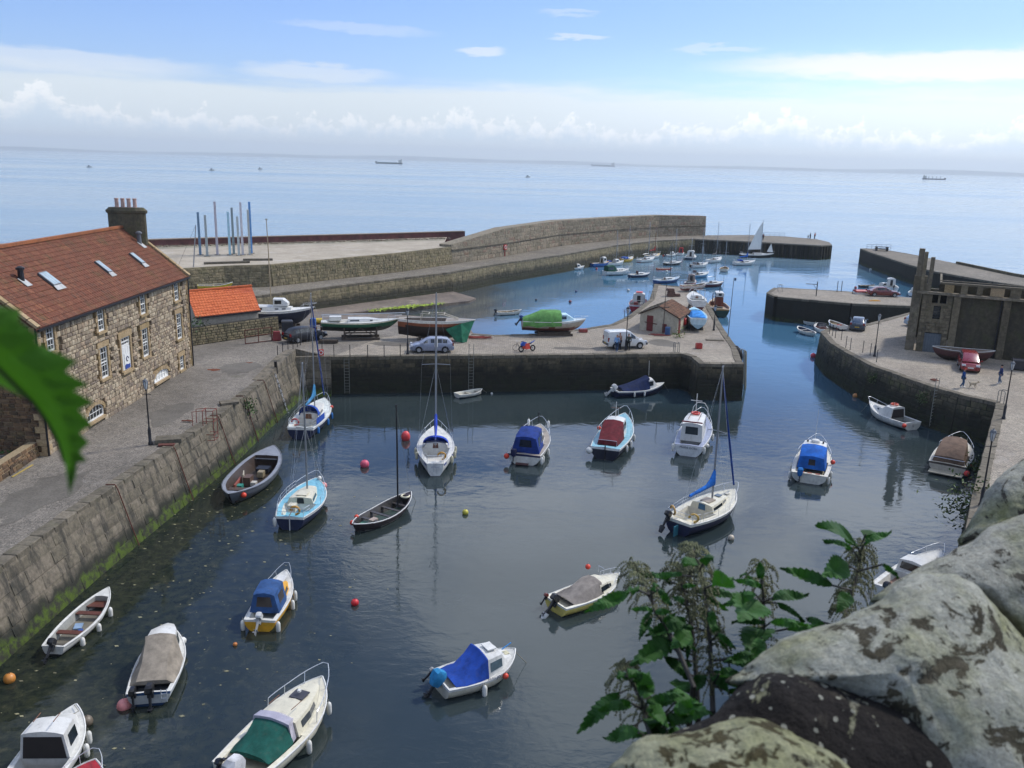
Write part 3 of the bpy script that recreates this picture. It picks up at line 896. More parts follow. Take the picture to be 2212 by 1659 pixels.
def sash(parent, frame, w_, z0, z1, cols, rows, name='window', arch=0.0, surround=True, blind=False, sillz=.16):
    """a sash window in a wall plane; frame maps (along, out, up) to the place"""
    h = z1 - z0
    b = MB()
    b.xf = frame
    if arch:
        n = 6
        top = [(w_ / 2 * math.cos(math.pi * k / n), z1 - arch + arch * math.sin(math.pi * k / n)) for k in range(n + 1)]
        for (xa, za), (xb, zb_) in zip(top, top[1:]):
            b.bar((xa, .06, za), (xb, .06, zb_), .09, .07)
        b.bar((-w_ / 2, .06, z0 + .05), (w_ / 2, .06, z0 + .05), .09, .1)
        b.bar((-w_ / 2, .06, z0), (-w_ / 2, .06, z1 - arch), .08, .08)
        b.bar((w_ / 2, .06, z0), (w_ / 2, .06, z1 - arch), .08, .08)
    else:
        for sx in (-1, 1):
            b.bar((sx * (w_ / 2 - .045), .06, z0), (sx * (w_ / 2 - .045), .06, z1), .09, .08)
        for zz, t in ((z0 + .06, .12), (z1 - .04, .08), ((z0 + z1) / 2, .07)):
            b.bar((-w_ / 2 + .09, .06, zz), (w_ / 2 - .09, .06, zz), .07, t)
    for k in range(1, cols):
        xx = -w_ / 2 + w_ * k / cols
        zt_ = z1 - .05 - (arch * (1 - math.sqrt(max(0, 1 - (2 * xx / w_) ** 2))) if arch else 0)
        b.bar((xx, .05, z0 + .1), (xx, .05, zt_), .035, .03)
    for k in range(1, rows):
        if arch or k * 2 != rows:
            zz = z0 + h * k / rows
            hw = w_ / 2 - .08
            if arch and zz > z1 - arch:
                hw = w_ / 2 * math.sqrt(max(0, 1 - ((zz - z1 + arch) / arch) ** 2)) - .03
            b.bar((-hw, .045, zz), (hw, .045, zz), .03, .035)
    fr = b.build(name, M_white, parent)
    g = MB()
    g.xf = frame
    if arch:
        n = 6
        ptsa = [(-w_ / 2, z0), (w_ / 2, z0)] + [(w_ / 2 * math.cos(math.pi * k / n), z1 - arch + arch * math.sin(math.pi * k / n)) for k in range(n + 1)]
        g.poly([(p[0], .03, p[1]) for p in ptsa])
    else:
        g.poly([(-w_ / 2 + .02, .03, z0 + .02), (w_ / 2 - .02, .03, z0 + .02), (w_ / 2 - .02, .03, z1 - .02), (-w_ / 2 + .02, .03, z1 - .02)])
    g.build('pane', M_white if blind else M_glass, fr)
    if surround:
        s = MB()
        s.xf = frame
        s.box((0, .13, z0 - sillz / 2 - .004), (w_ + .34, .28, sillz))
        s.build('sill', M_dress, fr)
        s = MB()
        s.xf = frame
        s.box((0, .1, z1 + .19), (w_ + .56, .2, .37))
        s.build('lintel', M_dress, fr)
        for sx in (-1, 1):
            s = MB()
            s.xf = frame
            zz = z0
            k = 0
            while zz < z1 - .05:
                hh = min(.42 if k % 2 else .3, z1 - zz)
                ww = .2 if k % 2 else .3
                s.box((sx * (w_ / 2 + ww / 2), .1, zz + hh / 2), (ww, .2, hh - .02))
                zz += hh
                k += 1
            s.build('jamb', M_dress, fr)
    return fr

# ---- harbourmaster's style stone house on the left quay
HX, HY0, HY1, HE, HR, HXR = -28.4, 50.2, 74.6, 11.6, 15.6, -33.3
th = thing('stone_house', 'long two storey rubble stone house with red pantiled roof on the left quay', 'house', loc=(0, 0, 0))
b = MB()
X0, X1 = HX - .17, 2 * HXR - HX + .17
b.loft([[(X0, y_, 3.3), (X0, y_, HE), (HXR, y_, HR - .1), (X1, y_, HE), (X1, y_, 3.3)] for y_ in (HY0 + .1, HY1 - .1)])
b.build('wall', M_hcore, th)
FX = lambda yc: Matrix.Translation((HX - .17, yc, 0)) @ Matrix.Rotation(R(90), 4, 'Z') @ Matrix.Diagonal((1, -1, 1, 1))
wins = []
for yc in (51.95, 58.6, 65.5, 72.2):
    wins.append((yc, 9.75, 11.3, 1.0, 3, 4, 0, False))
for yc in (58.55, 65.4, 72.3):
    wins.append((yc, 6.45, 8.65, 1.15, 3, 5, 0, False))
wins.append((72.3, 3.75, 4.95, .95, 2, 3, 0, False))
wins.append((68.0, 3.95, 4.75, 2.7, 5, 2, .42, True))
wins.append((56.7, 4.0, 4.95, 2.2, 5, 2, .45, False))
holes = []
for yc, z0, z1, w_, c_, r_, ar, bl in wins:
    sash(th, FX(yc), w_, z0, z1, c_, r_, arch=ar, blind=bl, surround=not ar)
    holes.append((0, yc - HY0 - w_ / 2 - (.24 if not ar else .02), yc - HY0 + w_ / 2 + (.24 if not ar else .02), z0 - .17, z1 + (.38 if not ar else .05)))
    if ar:
        s = MB()
        s.xf = FX(yc)
        n = 9
        for k in range(n):
            a0, a1 = math.pi * k / n, math.pi * (k + .93) / n
            p0 = [(math.cos(a) * (w_ / 2 + d), .2, z1 - ar + math.sin(a) * (ar + d)) for a, d in ((a0, .02), (a1, .02), (a1, .3), (a0, .3))]
            s.loft([p0, [(p[0], 0, p[2]) for p in p0]])
        s.box((0, .13, z0 - .09), (w_ + .2, .3, .16))
        s.build('stone_arch', M_dress, th)
# upper floor loading door with banner
dy, dw = 62.0, 1.5
holes.append((0, dy - HY0 - dw / 2 - .25, dy - HY0 + dw / 2 + .25, 6.0, 9.1))
dr = MB()
dr.xf = FX(dy)
dr.box((0, .05, 7.1), (dw, .06, 1.75))
for k in range(4):
    dr.box((-dw / 2 + dw * (k + .5) / 4, .09, 7.1), (dw / 4 - .04, .03, 1.7))
d_o = dr.build('door', M_white, th)
sash(th, FX(dy), dw, 8.0, 8.65, 4, 2, surround=False)
s = MB(); s.xf = FX(dy)
s.box((0, .1, 8.88), (dw + .7, .2, .42))
s.box((0, .13, 6.1), (dw + .3, .28, .2))
for sx in (-1, 1):
    s.box((sx * (dw / 2 + .12), .1, 7.43), (.24, .2, 2.45))
s.build('door_surround', M_dress, th)
s = MB(); s.xf = FX(dy + .15)
s.poly([(-.42, .13, 6.3), (.42, .13, 6.3), (.42, .13, 7.45), (-.42, .13, 7.45)])
bn = s.build('banner', M_white, th)
s = MB(); s.xf = FX(dy + .15)
s.poly([(-.42, .14, 6.3), (.42, .14, 6.3), (.42, .14, 6.62), (.1, .14, 6.58), (-.15, .14, 6.66), (-.42, .14, 6.6)])
s.build('banner_print', paint('banner_blue', '25408a', .6), bn)
s = MB(); s.xf = FX(dy + .15)
s.torus((0, .145, 7.02), .17, .035, 16, 4, Matrix.Rotation(R(90), 3, 'X'), .8)
s.build('banner_logo', paint('banner_navy', '1e2a52', .6), bn)
masonry(th, [((HX, HY0), (HX, HY1), 3.3, HE - .12, 0), ], .46, .24, M_house, depth=.2, limit=300, seed=41, holes=holes, proud=.035, wvar=.65, hv=(.5, 1.65), tw=.03)
for k in range(20):      # long and short corner stones
    z0 = 3.4 + k * .41
    for yy, s1 in ((HY0, 1), (HY1, -1)):
        l1, l2 = (.62, .34) if k % 2 else (.34, .62)
        b = MB()
        b.box((HX - l2 / 2 + .06, yy + s1 * (l1 / 2 - .06), z0 + .2), (l2, l1, .385))
        b.build('corner_stone', M_dress, th)
# rubble gable towards the camera
r = random.Random(5)
b = MB()
ms = [rough_block(900 + k) for k in range(6)]
z = 3.4
cntg = 0
while z < HR - .4:
    h = r.uniform(.17, .3)
    half = (HX - HXR) * min(1, (HR - z - h) / (HR - HE)) - .25
    x_ = -half
    while x_ < half:
        w_ = r.uniform(.3, .65)
        if x_ + w_ > half:
            w_ = half - x_
        if w_ > .12:
            me = ms[r.randrange(6)]
            M_ = Matrix.Translation((HXR + x_ + w_ / 2, HY0 + .05 - r.uniform(0, .04), z + h / 2)) @ Matrix.Diagonal((w_ - .02, .2, h - .02, 1))
            k0 = len(b.v)
            b.v.extend(tuple(M_ @ v.co) for v in me.vertices)
            b.f.extend(tuple(i + k0 for i in p.vertices) for p in me.polygons)
        x_ += w_
    z += h
b.mi = [0] * len(b.f)
b.build('gable_stones', M_gable, th, kind='stuff')
# roof
roof = MB()
ev = Vector((HX + .22, 0, HE - .12)); rg = Vector((HXR, 0, HR))
for sgn in (1, -1):
    e2 = Vector((HXR + sgn * (ev.x - HXR), 0, ev.z))
    roof.loft([[(e2.x, y_, e2.z), (rg.x, y_, rg.z), (rg.x, y_, rg.z - .15), (e2.x, y_, e2.z - .15)] for y_ in (HY0 - .05, HY1 + .05)])
ro = roof.build('roof', paint('roof_underlay', '5c3629', .9), th)
sl = (rg - ev)
SL = sl.length
def rf(y_, f, up=.12):
    n_ = Vector((-sl.z, 0, sl.x)).normalized()
    n_ = n_ if n_.z > 0 else -n_
    return Vector((ev.x, y_, ev.z)) + sl * f + n_ * up
skl = [(56.55, .47, .95, .3), (64.0, .46, .62, .3), (69.8, .46, .62, .3)]
tile_roof(th, (ev.x, HY1 - .02, ev.z), (0, -1, 0), sl, HY1 - HY0 - .3, SL, .33, .42, M_tile, 300, 3)
b = MB()
b.bar(rf(HY0 - .05, 1.0, .1), rf(HY1 - .9, 1.0, .1), .34, .2)
b.build('ridge_tiles', stone('ridge_tile', ['9a5a3c', 'a9683f', '8c5a40'], streak=.2, grain=9), ro)
for yy in (HY0 + .05, HY1 - .02):
    b = MB()
    for k in range(9):
        b.bar(rf(yy, k / 9 + .004, .13), rf(yy, (k + .96) / 9, .13), .38, .16)
    b.build('skew_coping', M_dress, ro)
for yc, fc, hw, hl in [(56.6, .48, .5, .1), (64.0, .46, .32, .1), (69.85, .46, .32, .1)]:
    b = MB()
    mat4 = Matrix.Translation(rf(yc, fc, .16))
    n_ = Vector((-sl.z, 0, sl.x)).normalized(); n_ = n_ if n_.z > 0 else -n_
    u_ = Vector((0, 1, 0)); s_ = sl.normalized()
    P = lambda a, c, d: rf(yc, fc, .14) + u_ * a + s_ * c + n_ * d
    b.loft([[P(-hw, -.6, -.05), P(hw, -.6, -.05), P(hw, .65, -.05), P(-hw, .65, -.05)], [P(-hw, -.6, .08), P(hw, -.6, .08), P(hw, .65, .08), P(-hw, .65, .08)]])
    sk = b.build('skylight', M_lead, ro)
    b = MB()
    k = 3 if hw > .4 else 2
    for j in range(k):
        a0, a1 = -hw + .06 + (2 * hw - .12) * j / k + .02, -hw + .06 + (2 * hw - .12) * (j + 1) / k - .02
        b.poly([P(a0, -.54, .09), P(a1, -.54, .09), P(a1, .58, .09), P(a0, .58, .09)])
    b.build('pane', paint('skylight_glass', '8fa3ad', .12, spec=.9), sk)
    b = MB()
    b.poly([P(-hw - .08, -1.0, 0.0), P(hw + .08, -1.0, 0.0), P(hw, -.6, .03), P(-hw, -.6, .03)])
    b.build('flashing', paint('lead_light', 'a8a8a4', .5), sk)
for yc, fc, hh, mm in ((54.1, .55, .95, M_dark), (73.3, .68, 1.1, M_lead)):
    b = MB()
    p = rf(yc, fc, .0)
    b.lathe([(.2, -.1), (.17, hh * .75), (.26, hh * .78), (.26, hh * .9), (.1, hh)], 10, p)
    b.build('roof_vent', mm, ro)
    b = MB()
    b.box(rf(yc - .0, fc - .03, .11), (.75, .6, .03), ry=math.atan2(-sl.z, sl.x) if False else R(39.5))
    b.build('flashing', MATS.get('lead_light'), ro)
b = MB()
b.bar((HX + .3, HY0, HE - .2), (HX + .3, HY1, HE - .2), .13, .12)
b.build('gutter', M_dark, th)
for yy, xx in ((HY1 - .12, HX + .16), (HY0 - .02, HX + .12)):
    b = MB()
    b.tube([(xx, yy, HE - .15), (xx, yy, 3.6)], .06, 6)
    b.build('downpipe', M_dark, th)
ch = MB()
cx = -32.95
ch.lathe([(1.0, 12.6), (1.0, 16.75), (1.08, 16.8), (1.1, 17.0), (1.0, 17.12), (.92, 17.25)], 20, (cx, HY1 - .35, 0), 1.62, .62)
cho = ch.build('chimney', stone('chimney_stone', ['4a463a', '635d4b', '3b382e'], streak=.5, moss=.5, grain=4), th)
for k in range(4):
    b = MB()
    b.lathe([(.17, 0), (.15, .7), (.18, .72), (.18, .8), (.12, .8)], 10, (cx - .78 + k * .51, HY1 - .35, 17.2))
    b.build('chimney_pot', paint('terracotta', 'b8998c', .85), cho)

# garden patch, low wall and plants by the house corner
p0, p1 = at('F', 330, 1175, QZ), at('F', -60, 1430, QZ)
tw_ = thing('garden_wall', 'low lichen spotted rubble wall running towards the camera from the house corner', 'wall')
b = MB()
quad_wall(b, (p1.x, p1.y), (p0.x, p0.y), 3.2, 4.5, .1, .5)
b.build('wall_core', M_hcore, tw_)
masonry(tw_, [((p1.x, p1.y), (p0.x, p0.y), QZ, 4.5, .1)], .5, .24, M_gable, depth=.2, limit=120, seed=46, proud=.04)
b = MB()
for k in range(900):
    p = Vector((RND.uniform(-36, -29.8), RND.uniform(44, 49.3), QZ + abs(RND.gauss(0, .45))))
    a = Vector((RND.uniform(-1, 1), RND.uniform(-1, 1), RND.uniform(-.3, 1))).normalized() * RND.uniform(.08, .2)
    c = a.cross(Vector((RND.random(), RND.random(), RND.random()))).normalized() * .09
    b.poly([p - a, p + c, p + a, p - c])
b.build('ground_cover', paint('garden_leaf', '3d5426', .7, var=.3), kind='stuff', label='dark green plants growing behind the low wall by the gable', cat='plants')
b = MB()
q0, q1 = at('F', 60, 1355, QZ), at('F', 240, 1250, QZ)
b.bar(q0 + Vector((.3, 0, .004)), q1 + Vector((.3, 0, .004)), .12, .02)
b.build('yellow_line', paint('faded_yellow', 'a58f4a', .8), kind='structure')

# ---- orange roofed shed and its yard wall
ts = thing('orange_roofed_shed', 'small pale rendered shed with a bright orange tiled roof beyond the house', 'shed')
A0, A1 = Vector((-31.5, 85.0, 0)), Vector((-26.8, 89.8, 0))
R0, R1 = Vector((-33.5, 88.2, 0)), Vector((-28.6, 93.0, 0))
nn = (R0 - A0)
b = MB()
inn = nn.normalized() * .25
for_ = [A0 + inn, A1 + inn, A1 + nn * 2 - inn, A0 + nn * 2 - inn]
b.loft([[A0 + inn + Vector((0, 0, 3.3)), A0 + inn + Vector((0, 0, 6.0)), R0 + Vector((0, 0, 7.95)), A0 + nn * 2 - inn + Vector((0, 0, 6)), A0 + nn * 2 - inn + Vector((0, 0, 3.3))],
        [A1 + inn + Vector((0, 0, 3.3)), A1 + inn + Vector((0, 0, 6.0)), R1 + Vector((0, 0, 7.95)), A1 + nn * 2 - inn + Vector((0, 0, 6)), A1 + nn * 2 - inn + Vector((0, 0, 3.3))]])
b.build('wall', paint('grey_render', 'a39a8b', .9, var=.12, dirt=.3), ts)
b = MB()
e0, e1, g0, g1 = A0 + Vector((0, 0, 6)), A1 + Vector((0, 0, 6)), R0 + Vector((0, 0, 8.05)), R1 + Vector((0, 0, 8.05))
ut = (e1 - e0).normalized() * .2
b.loft([[e0 - ut, e1 + ut, g1 + ut, g0 - ut], [v + Vector((0, 0, -.1)) for v in (e0 - ut, e1 + ut, g1 + ut, g0 - ut)]])
k0 = e0 + nn * 2
b.loft([[g0 - ut, g1 + ut, e1 + nn * 2 + ut, e0 + nn * 2 - ut], [v + Vector((0, 0, -.1)) for v in (g0 - ut, g1 + ut, e1 + nn * 2 + ut, e0 + nn * 2 - ut)]])
rs = b.build('roof', paint('orange_under', 'a84a26', .8), ts)
tile_roof(ts, e0 - ut, (e1 - e0), (g0 - e0), (e1 - e0).length + .4, (g0 - e0).length, .31, .42, M_newtile, 300, 5)
b = MB()
b.bar(g0 - ut + Vector((0, 0, .08)), g1 + ut + Vector((0, 0, .08)), .3, .16)
b.build('ridge_tiles', M_newtile, rs)
b = MB()
b.bar(e0 - ut + Vector((.05, -.08, -.08)), e1 + ut + Vector((.05, -.08, -.08)), .12, .12)
b.build('gutter', M_dark, ts)
tyw = thing('yard_wall', 'mossy rubble yard wall in front of the orange roofed shed', 'wall')
W0, W1, W2 = (-34.5, 79.0), (-31.3, 82.7), (-24.9, 90.2)
b = MB()
quad_wall(b, W0, W2, 3.2, 5.35, .08, .5)
b.build('wall_core', M_mortar, tyw)
masonry(tyw, [(W0, W2, QZ, 5.35, .08)], .5, .24, M_wallP, depth=.2, limit=150, seed=47, proud=.04)
tg = thing('rusty_gate', 'rusty iron framed gate leaning against the yard wall near the black car', 'gate')
g0_, g1_ = at('B', 715, 1505, QZ), at('B', 1000, 1470, QZ)
b = MB()
for za, zb_ in ((.05, .05), (.75, .75), (1.4, 1.4)):
    b.bar(g0_ + Vector((0, 0, za)), g1_ + Vector((0, 0, zb_)), .07)
for f in (0, .5, 1):
    p = g0_.lerp(g1_, f)
    b.bar(p, p + Vector((0, 0, 1.42)), .07)
b.build('gate_frame', M_rust, tg)
b = MB()
b.box(g1_ + Vector((.45, .25, .5)), (.9, .5, .9), .4, taper=.7)
b.build('red_skip', paint('red_skip_paint', '7e2a2c', .7, dirt=.3), label='small dark red bin beside the rusty gate', cat='bin')

# ---- white hut on the pier
tt_ = thing('pier_hut', 'small white rubble hut with brown roof and red doors on the pier', 'hut')
U0, U1, U2 = Vector((14.4, 97.5, 0)), Vector((18.3, 95.1, 0)), Vector((20.5, 100.2, 0))
dv = U2 - U1
U3 = U0 + dv
mid = (U0 + U1) / 2
b = MB()
Z = lambda v, z: Vector((v.x, v.y, z))
b.loft([[Z(U0, 3.4), Z(U0, 5.45), Z(mid, 6.5), Z(U1, 5.45), Z(U1, 3.4)], [Z(U3, 3.4), Z(U3, 5.45), Z(mid + dv, 6.5), Z(U2, 5.45), Z(U2, 3.4)]])
b.build('wall', paint('whitewash', 'b3a993', .9, var=.12, scale=2, dirt=.35, bump=.7, bscale=4), tt_)
ux = (U1 - U0).normalized(); uy = dv.normalized()
b = MB()
for s1, (ea, eb) in ((1, (U1, U2)), (-1, (U0, U3))):
    o_ = ux * .22 * s1 - Vector((0, 0, .08))
    ra, rb = Z(mid, 6.55) - uy * .15, Z(mid + dv, 6.55) + uy * .15
    ea2, eb2 = Z(ea, 5.5) + o_ - uy * .15, Z(eb, 5.5) + o_ + uy * .15
    b.loft([[ea2, eb2, rb, ra], [v - Vector((0, 0, .1)) for v in (ea2, eb2, rb, ra)]])
ro2 = b.build('roof', paint('hut_roof_base', '4a3a30', .9), tt_)
e_ = Z(U1, 5.5) + ux * .22 - Vector((0, 0, .08)) - uy * .15
tile_roof(tt_, e_, uy, (Z(mid, 6.55) - uy * .15) - e_, dv.length + .3, ((Z(mid, 6.55) - uy * .15) - e_).length, .33, .36, stone('hut_tile', ['5e4436', '6f5040', '7c5b45'], moss=.2, grain=9), 200, 8)
e_ = Z(U3, 5.5) - ux * .22 - Vector((0, 0, .08)) + uy * .15
tile_roof(tt_, e_, -uy, (Z(mid + dv, 6.55) + uy * .15) - e_, dv.length + .3, ((Z(mid, 6.55)) - Z(U0, 5.42)).length, .33, .36, stone('hut_tile_worn', ['6a6258', '8a8578', '4f463c'], moss=.3, grain=9), 200, 9)
def onwall(p, ang):
    return Matrix.Translation(p) @ Matrix.Rotation(ang, 4, 'Z') @ Matrix.Diagonal((1, -1, 1, 1))
angf = math.atan2(ux.y, ux.x)
M_reddoor = paint('red_door_paint', '6e2724', .7, var=.15, dirt=.2)
for (f, w_, h, fr_, lb) in ((.27, .75, 1.75, 'f', None), (.66, .5, 1.0, 'f', None), (.12, .8, 1.85, 's', None)):
    if fr_ == 'f':
        mm = onwall(U0 + (U1 - U0) * f, angf)
    else:
        mm = onwall(U1 + dv * f, math.atan2(uy.y, uy.x))
    b = MB(); b.xf = mm
    for k in range(4):
        b.box((-w_ / 2 + w_ * (k + .5) / 4, .03, QZ + h / 2), (w_ / 4 - .015, .06, h))
    d_ = b.build('door', M_reddoor, tt_)
    b = MB(); b.xf = mm
    b.bar((-w_ / 2 - (.25 if f == .27 else 0), .08, QZ + h * .55), (w_ / 2 + (.5 if f == .27 else 0), .08, QZ + h * .5), .04, .09)
    b.build('door_bar', M_rust, d_)
# things about the hut
def rot_box(name, label, cat, p, d, rz, mat, group=None):
    b = MB()
    b.box((0, 0, d[2] / 2), d, taper=.96)
    return b.build(name, mat, label=label, cat=cat, group=group, loc=p, rz=rz)
b = MB()
b.lathe([(.27, 0), (.3, .1), (.3, .8), (.27, .9), (.1, .92)], 12)
b.build('blue_barrel', paint('blue_barrel_plastic', '35557e', .5, dirt=.2), label='blue plastic barrel standing against the white hut', cat='barrel', loc=at('Q', 1245, 1250, QZ))

# ---- roofless works building on the right quay
tru = thing('ruined_works', 'tall roofless dark stone works building with broken piers on the right quay', 'building')
O_ = Vector((42.2, 89.8, 0)); ud = Vector((.902, -.432, 0)); vd = Vector((.432, .902, 0))
RU = Matrix(((ud.x, vd.x, 0, O_.x), (ud.y, vd.y, 0, O_.y), (0, 0, 1, 0), (0, 0, 0, 1)))
M_ru = stone('ruin_stone', ['625a4a', '776d59', '857a64', '665d4b'], streak=.3, moss=.25, grain=3)
M_rud = stone('ruin_panel', ['454034', '565040', '4c473a'], streak=.4, moss=.3, grain=2.5)
M_ruc = stone('ruin_concrete', ['7d7463', '8b8170', '6d6555'], streak=.3, moss=.35, grain=3)
def rb(nm, ext, mat, parent=tru):
    b = MB(); b.xf = RU
    for u0, u1, v0, v1, z0, z1 in ext:
        b.box(((u0 + u1) / 2, (v0 + v1) / 2, (z0 + z1) / 2), (u1 - u0, v1 - v0, z1 - z0))
    return b.build(nm, mat, parent)
rb('tower_wall', [(.3, .95, -.25, .35, 3.4, 9.6), (2.55, 3.1, -.25, .35, 3.4, 9.6), (.95, 2.55, -.2, .35, 5.7, 7.1), (.95, 1.45, -.2, .35, 7.1, 8.5), (2.15, 2.55, -.2, .35, 7.1, 8.5), (.95, 2.55, -.2, .35, 8.5, 8.75), (1.75, 1.95, -.2, .3, 8.75, 9.6), (.95, 1.2, -.2, .3, 8.75, 9.6)], M_ru)
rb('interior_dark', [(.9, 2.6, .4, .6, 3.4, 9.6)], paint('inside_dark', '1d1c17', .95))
masonry(tru, [((O_ + ud * .3 - vd * .27), (O_ + ud * 3.1 - vd * .27), 3.6, 9.6, 0)], .5, .28, M_ru, depth=.15, limit=150, seed=61, proud=.02, holes=[(0, .4, 2.25, 3.0, 5.65), (0, 1.15, 1.85, 7.05, 8.8), (0, .5, 2.4, 8.7, 9.6)], name='stone')
b = MB(); b.xf = RU
for k in range(7):
    b.box((1.75 - .87 + .25 * (k + .5), -.1, 4.6), (.24, .08, 2.0))
b.build('garage_door', paint('grey_door', '5d6468', .6, var=.1), tru)
b = MB(); b.xf = RU
b.box((1.8, .1, 7.8), (.7, .05, 1.4))
w1 = b.build('window', M_glass, tru)
b = MB(); b.xf = RU
for k in range(3):
    b.bar((1.45, .05, 7.3 + k * .35), (2.15, .05, 7.3 + k * .35), .05)
b.build('frame', M_dark, w1)
rb('pier_left', [(-.75, .12, -.1, .9, 3.4, 9.9)], M_ruc)
rb('pier_tall', [(-.65, -.1, .1, .7, 9.9, 14.2)], M_ruc)
rb('broken_stub', [(-.75, .5, .0, .9, 9.9, 11.4)], M_ru)
rb('broken_stub', [(-.3, .9, .1, .8, 9.9, 10.6)], M_ruc)
rb('pier_tall', [(-.09, .25, -.05, .5, 9.9, 13.9)], M_ru)
rb('pier_short', [(.55, .95, .0, .5, 9.9, 13.4)], M_ruc)
rb('rear_wall', [(-.7, .1, 1.0, 9, 3.4, 8.5), (.1, 26, 8.4, 9, 3.4, 9.2)], M_rud)
rb('cornice', [(-.3, 3.6, -.4, .3, 9.65, 9.9)], M_ruc)
rb('cornice', [(3.62, 30, -.5, .2, 9.62, 9.86)], M_ruc)
pl = [3.1, 7.6, 12.2, 16.8, 21.4, 26]
for k, u0 in enumerate(pl):
    rb('pilaster', [(u0 + .1, u0 + .75, -.38, .3, 3.4, 9.6)], M_ru)
    rb('panel', [(u0 + .76, u0 + 4.6, -.02, .3, 3.4, 9.6)], M_rud)
    if k:
        rb('drainpipe', [(u0 - .12, u0 - .02, -.2, -.08, 3.6, 9.6)], M_dark)
rb('upper_beam', [(1.7, 30, -.2, .25, 10.75, 10.95)], M_ruc)
rb('back_wall', [(1.7, 30, .9, 1.2, 9.0, 10.75)], M_rud)
rb('upper_rail', [(1.7, 30, -.22, -.1, 11.1, 11.18)], M_ruc)
u = 2.2
k = 0
rr = random.Random(9)
while u < 29:
    w_ = rr.uniform(.5, 1.3)
    rb('mullion', [(u, u + w_, -.12, .2, 9.9, 10.75)], M_ru if k % 3 else M_dress)
    u += w_ + rr.uniform(.5, .9)
    k += 1
rb('side_roof_beam', [(1.7, 1.9, .3, 8.6, 10.7, 10.95), (10, 10.2, .3, 8.6, 10.7, 10.95), (20, 20.2, .3, 8.6, 10.7, 10.95)], M_ruc)

# ================================================================ BOATS
M_alu = paint('aluminium', '9a9da0', .35, metal=.6, var=.05)
M_steel = paint('stainless', 'd5d8da', .25, metal=.4, var=.03)
M_rope = paint('rope', '8a8574', .9)
M_teak = paint('teak', '6b452c', .6, var=.25, scale=5)
M_boatglass = paint('boat_glass', '20272b', .1, var=.15, spec=.8)
M_rubber = paint('black_rubber', '161618', .7)
GEL = paint('gelcoat_white', 'cdccc5', .4, var=.07, scale=2.5, dirt=.3, coat=.1)
GELC = paint('gelcoat_cream', 'cbc5ae', .42, var=.07, scale=2.5, dirt=.3, coat=.1)
def col(hexc, rough=.5, **k):
    k.setdefault('dirt', .22)
    return paint('paint_' + hexc, hexc, rough, **k)
def cloth(hexc):
    return paint('canvas_' + hexc, hexc, .85, var=.24, scale=2.2, dirt=.25, bump=.35, bscale=9, spec=.2)


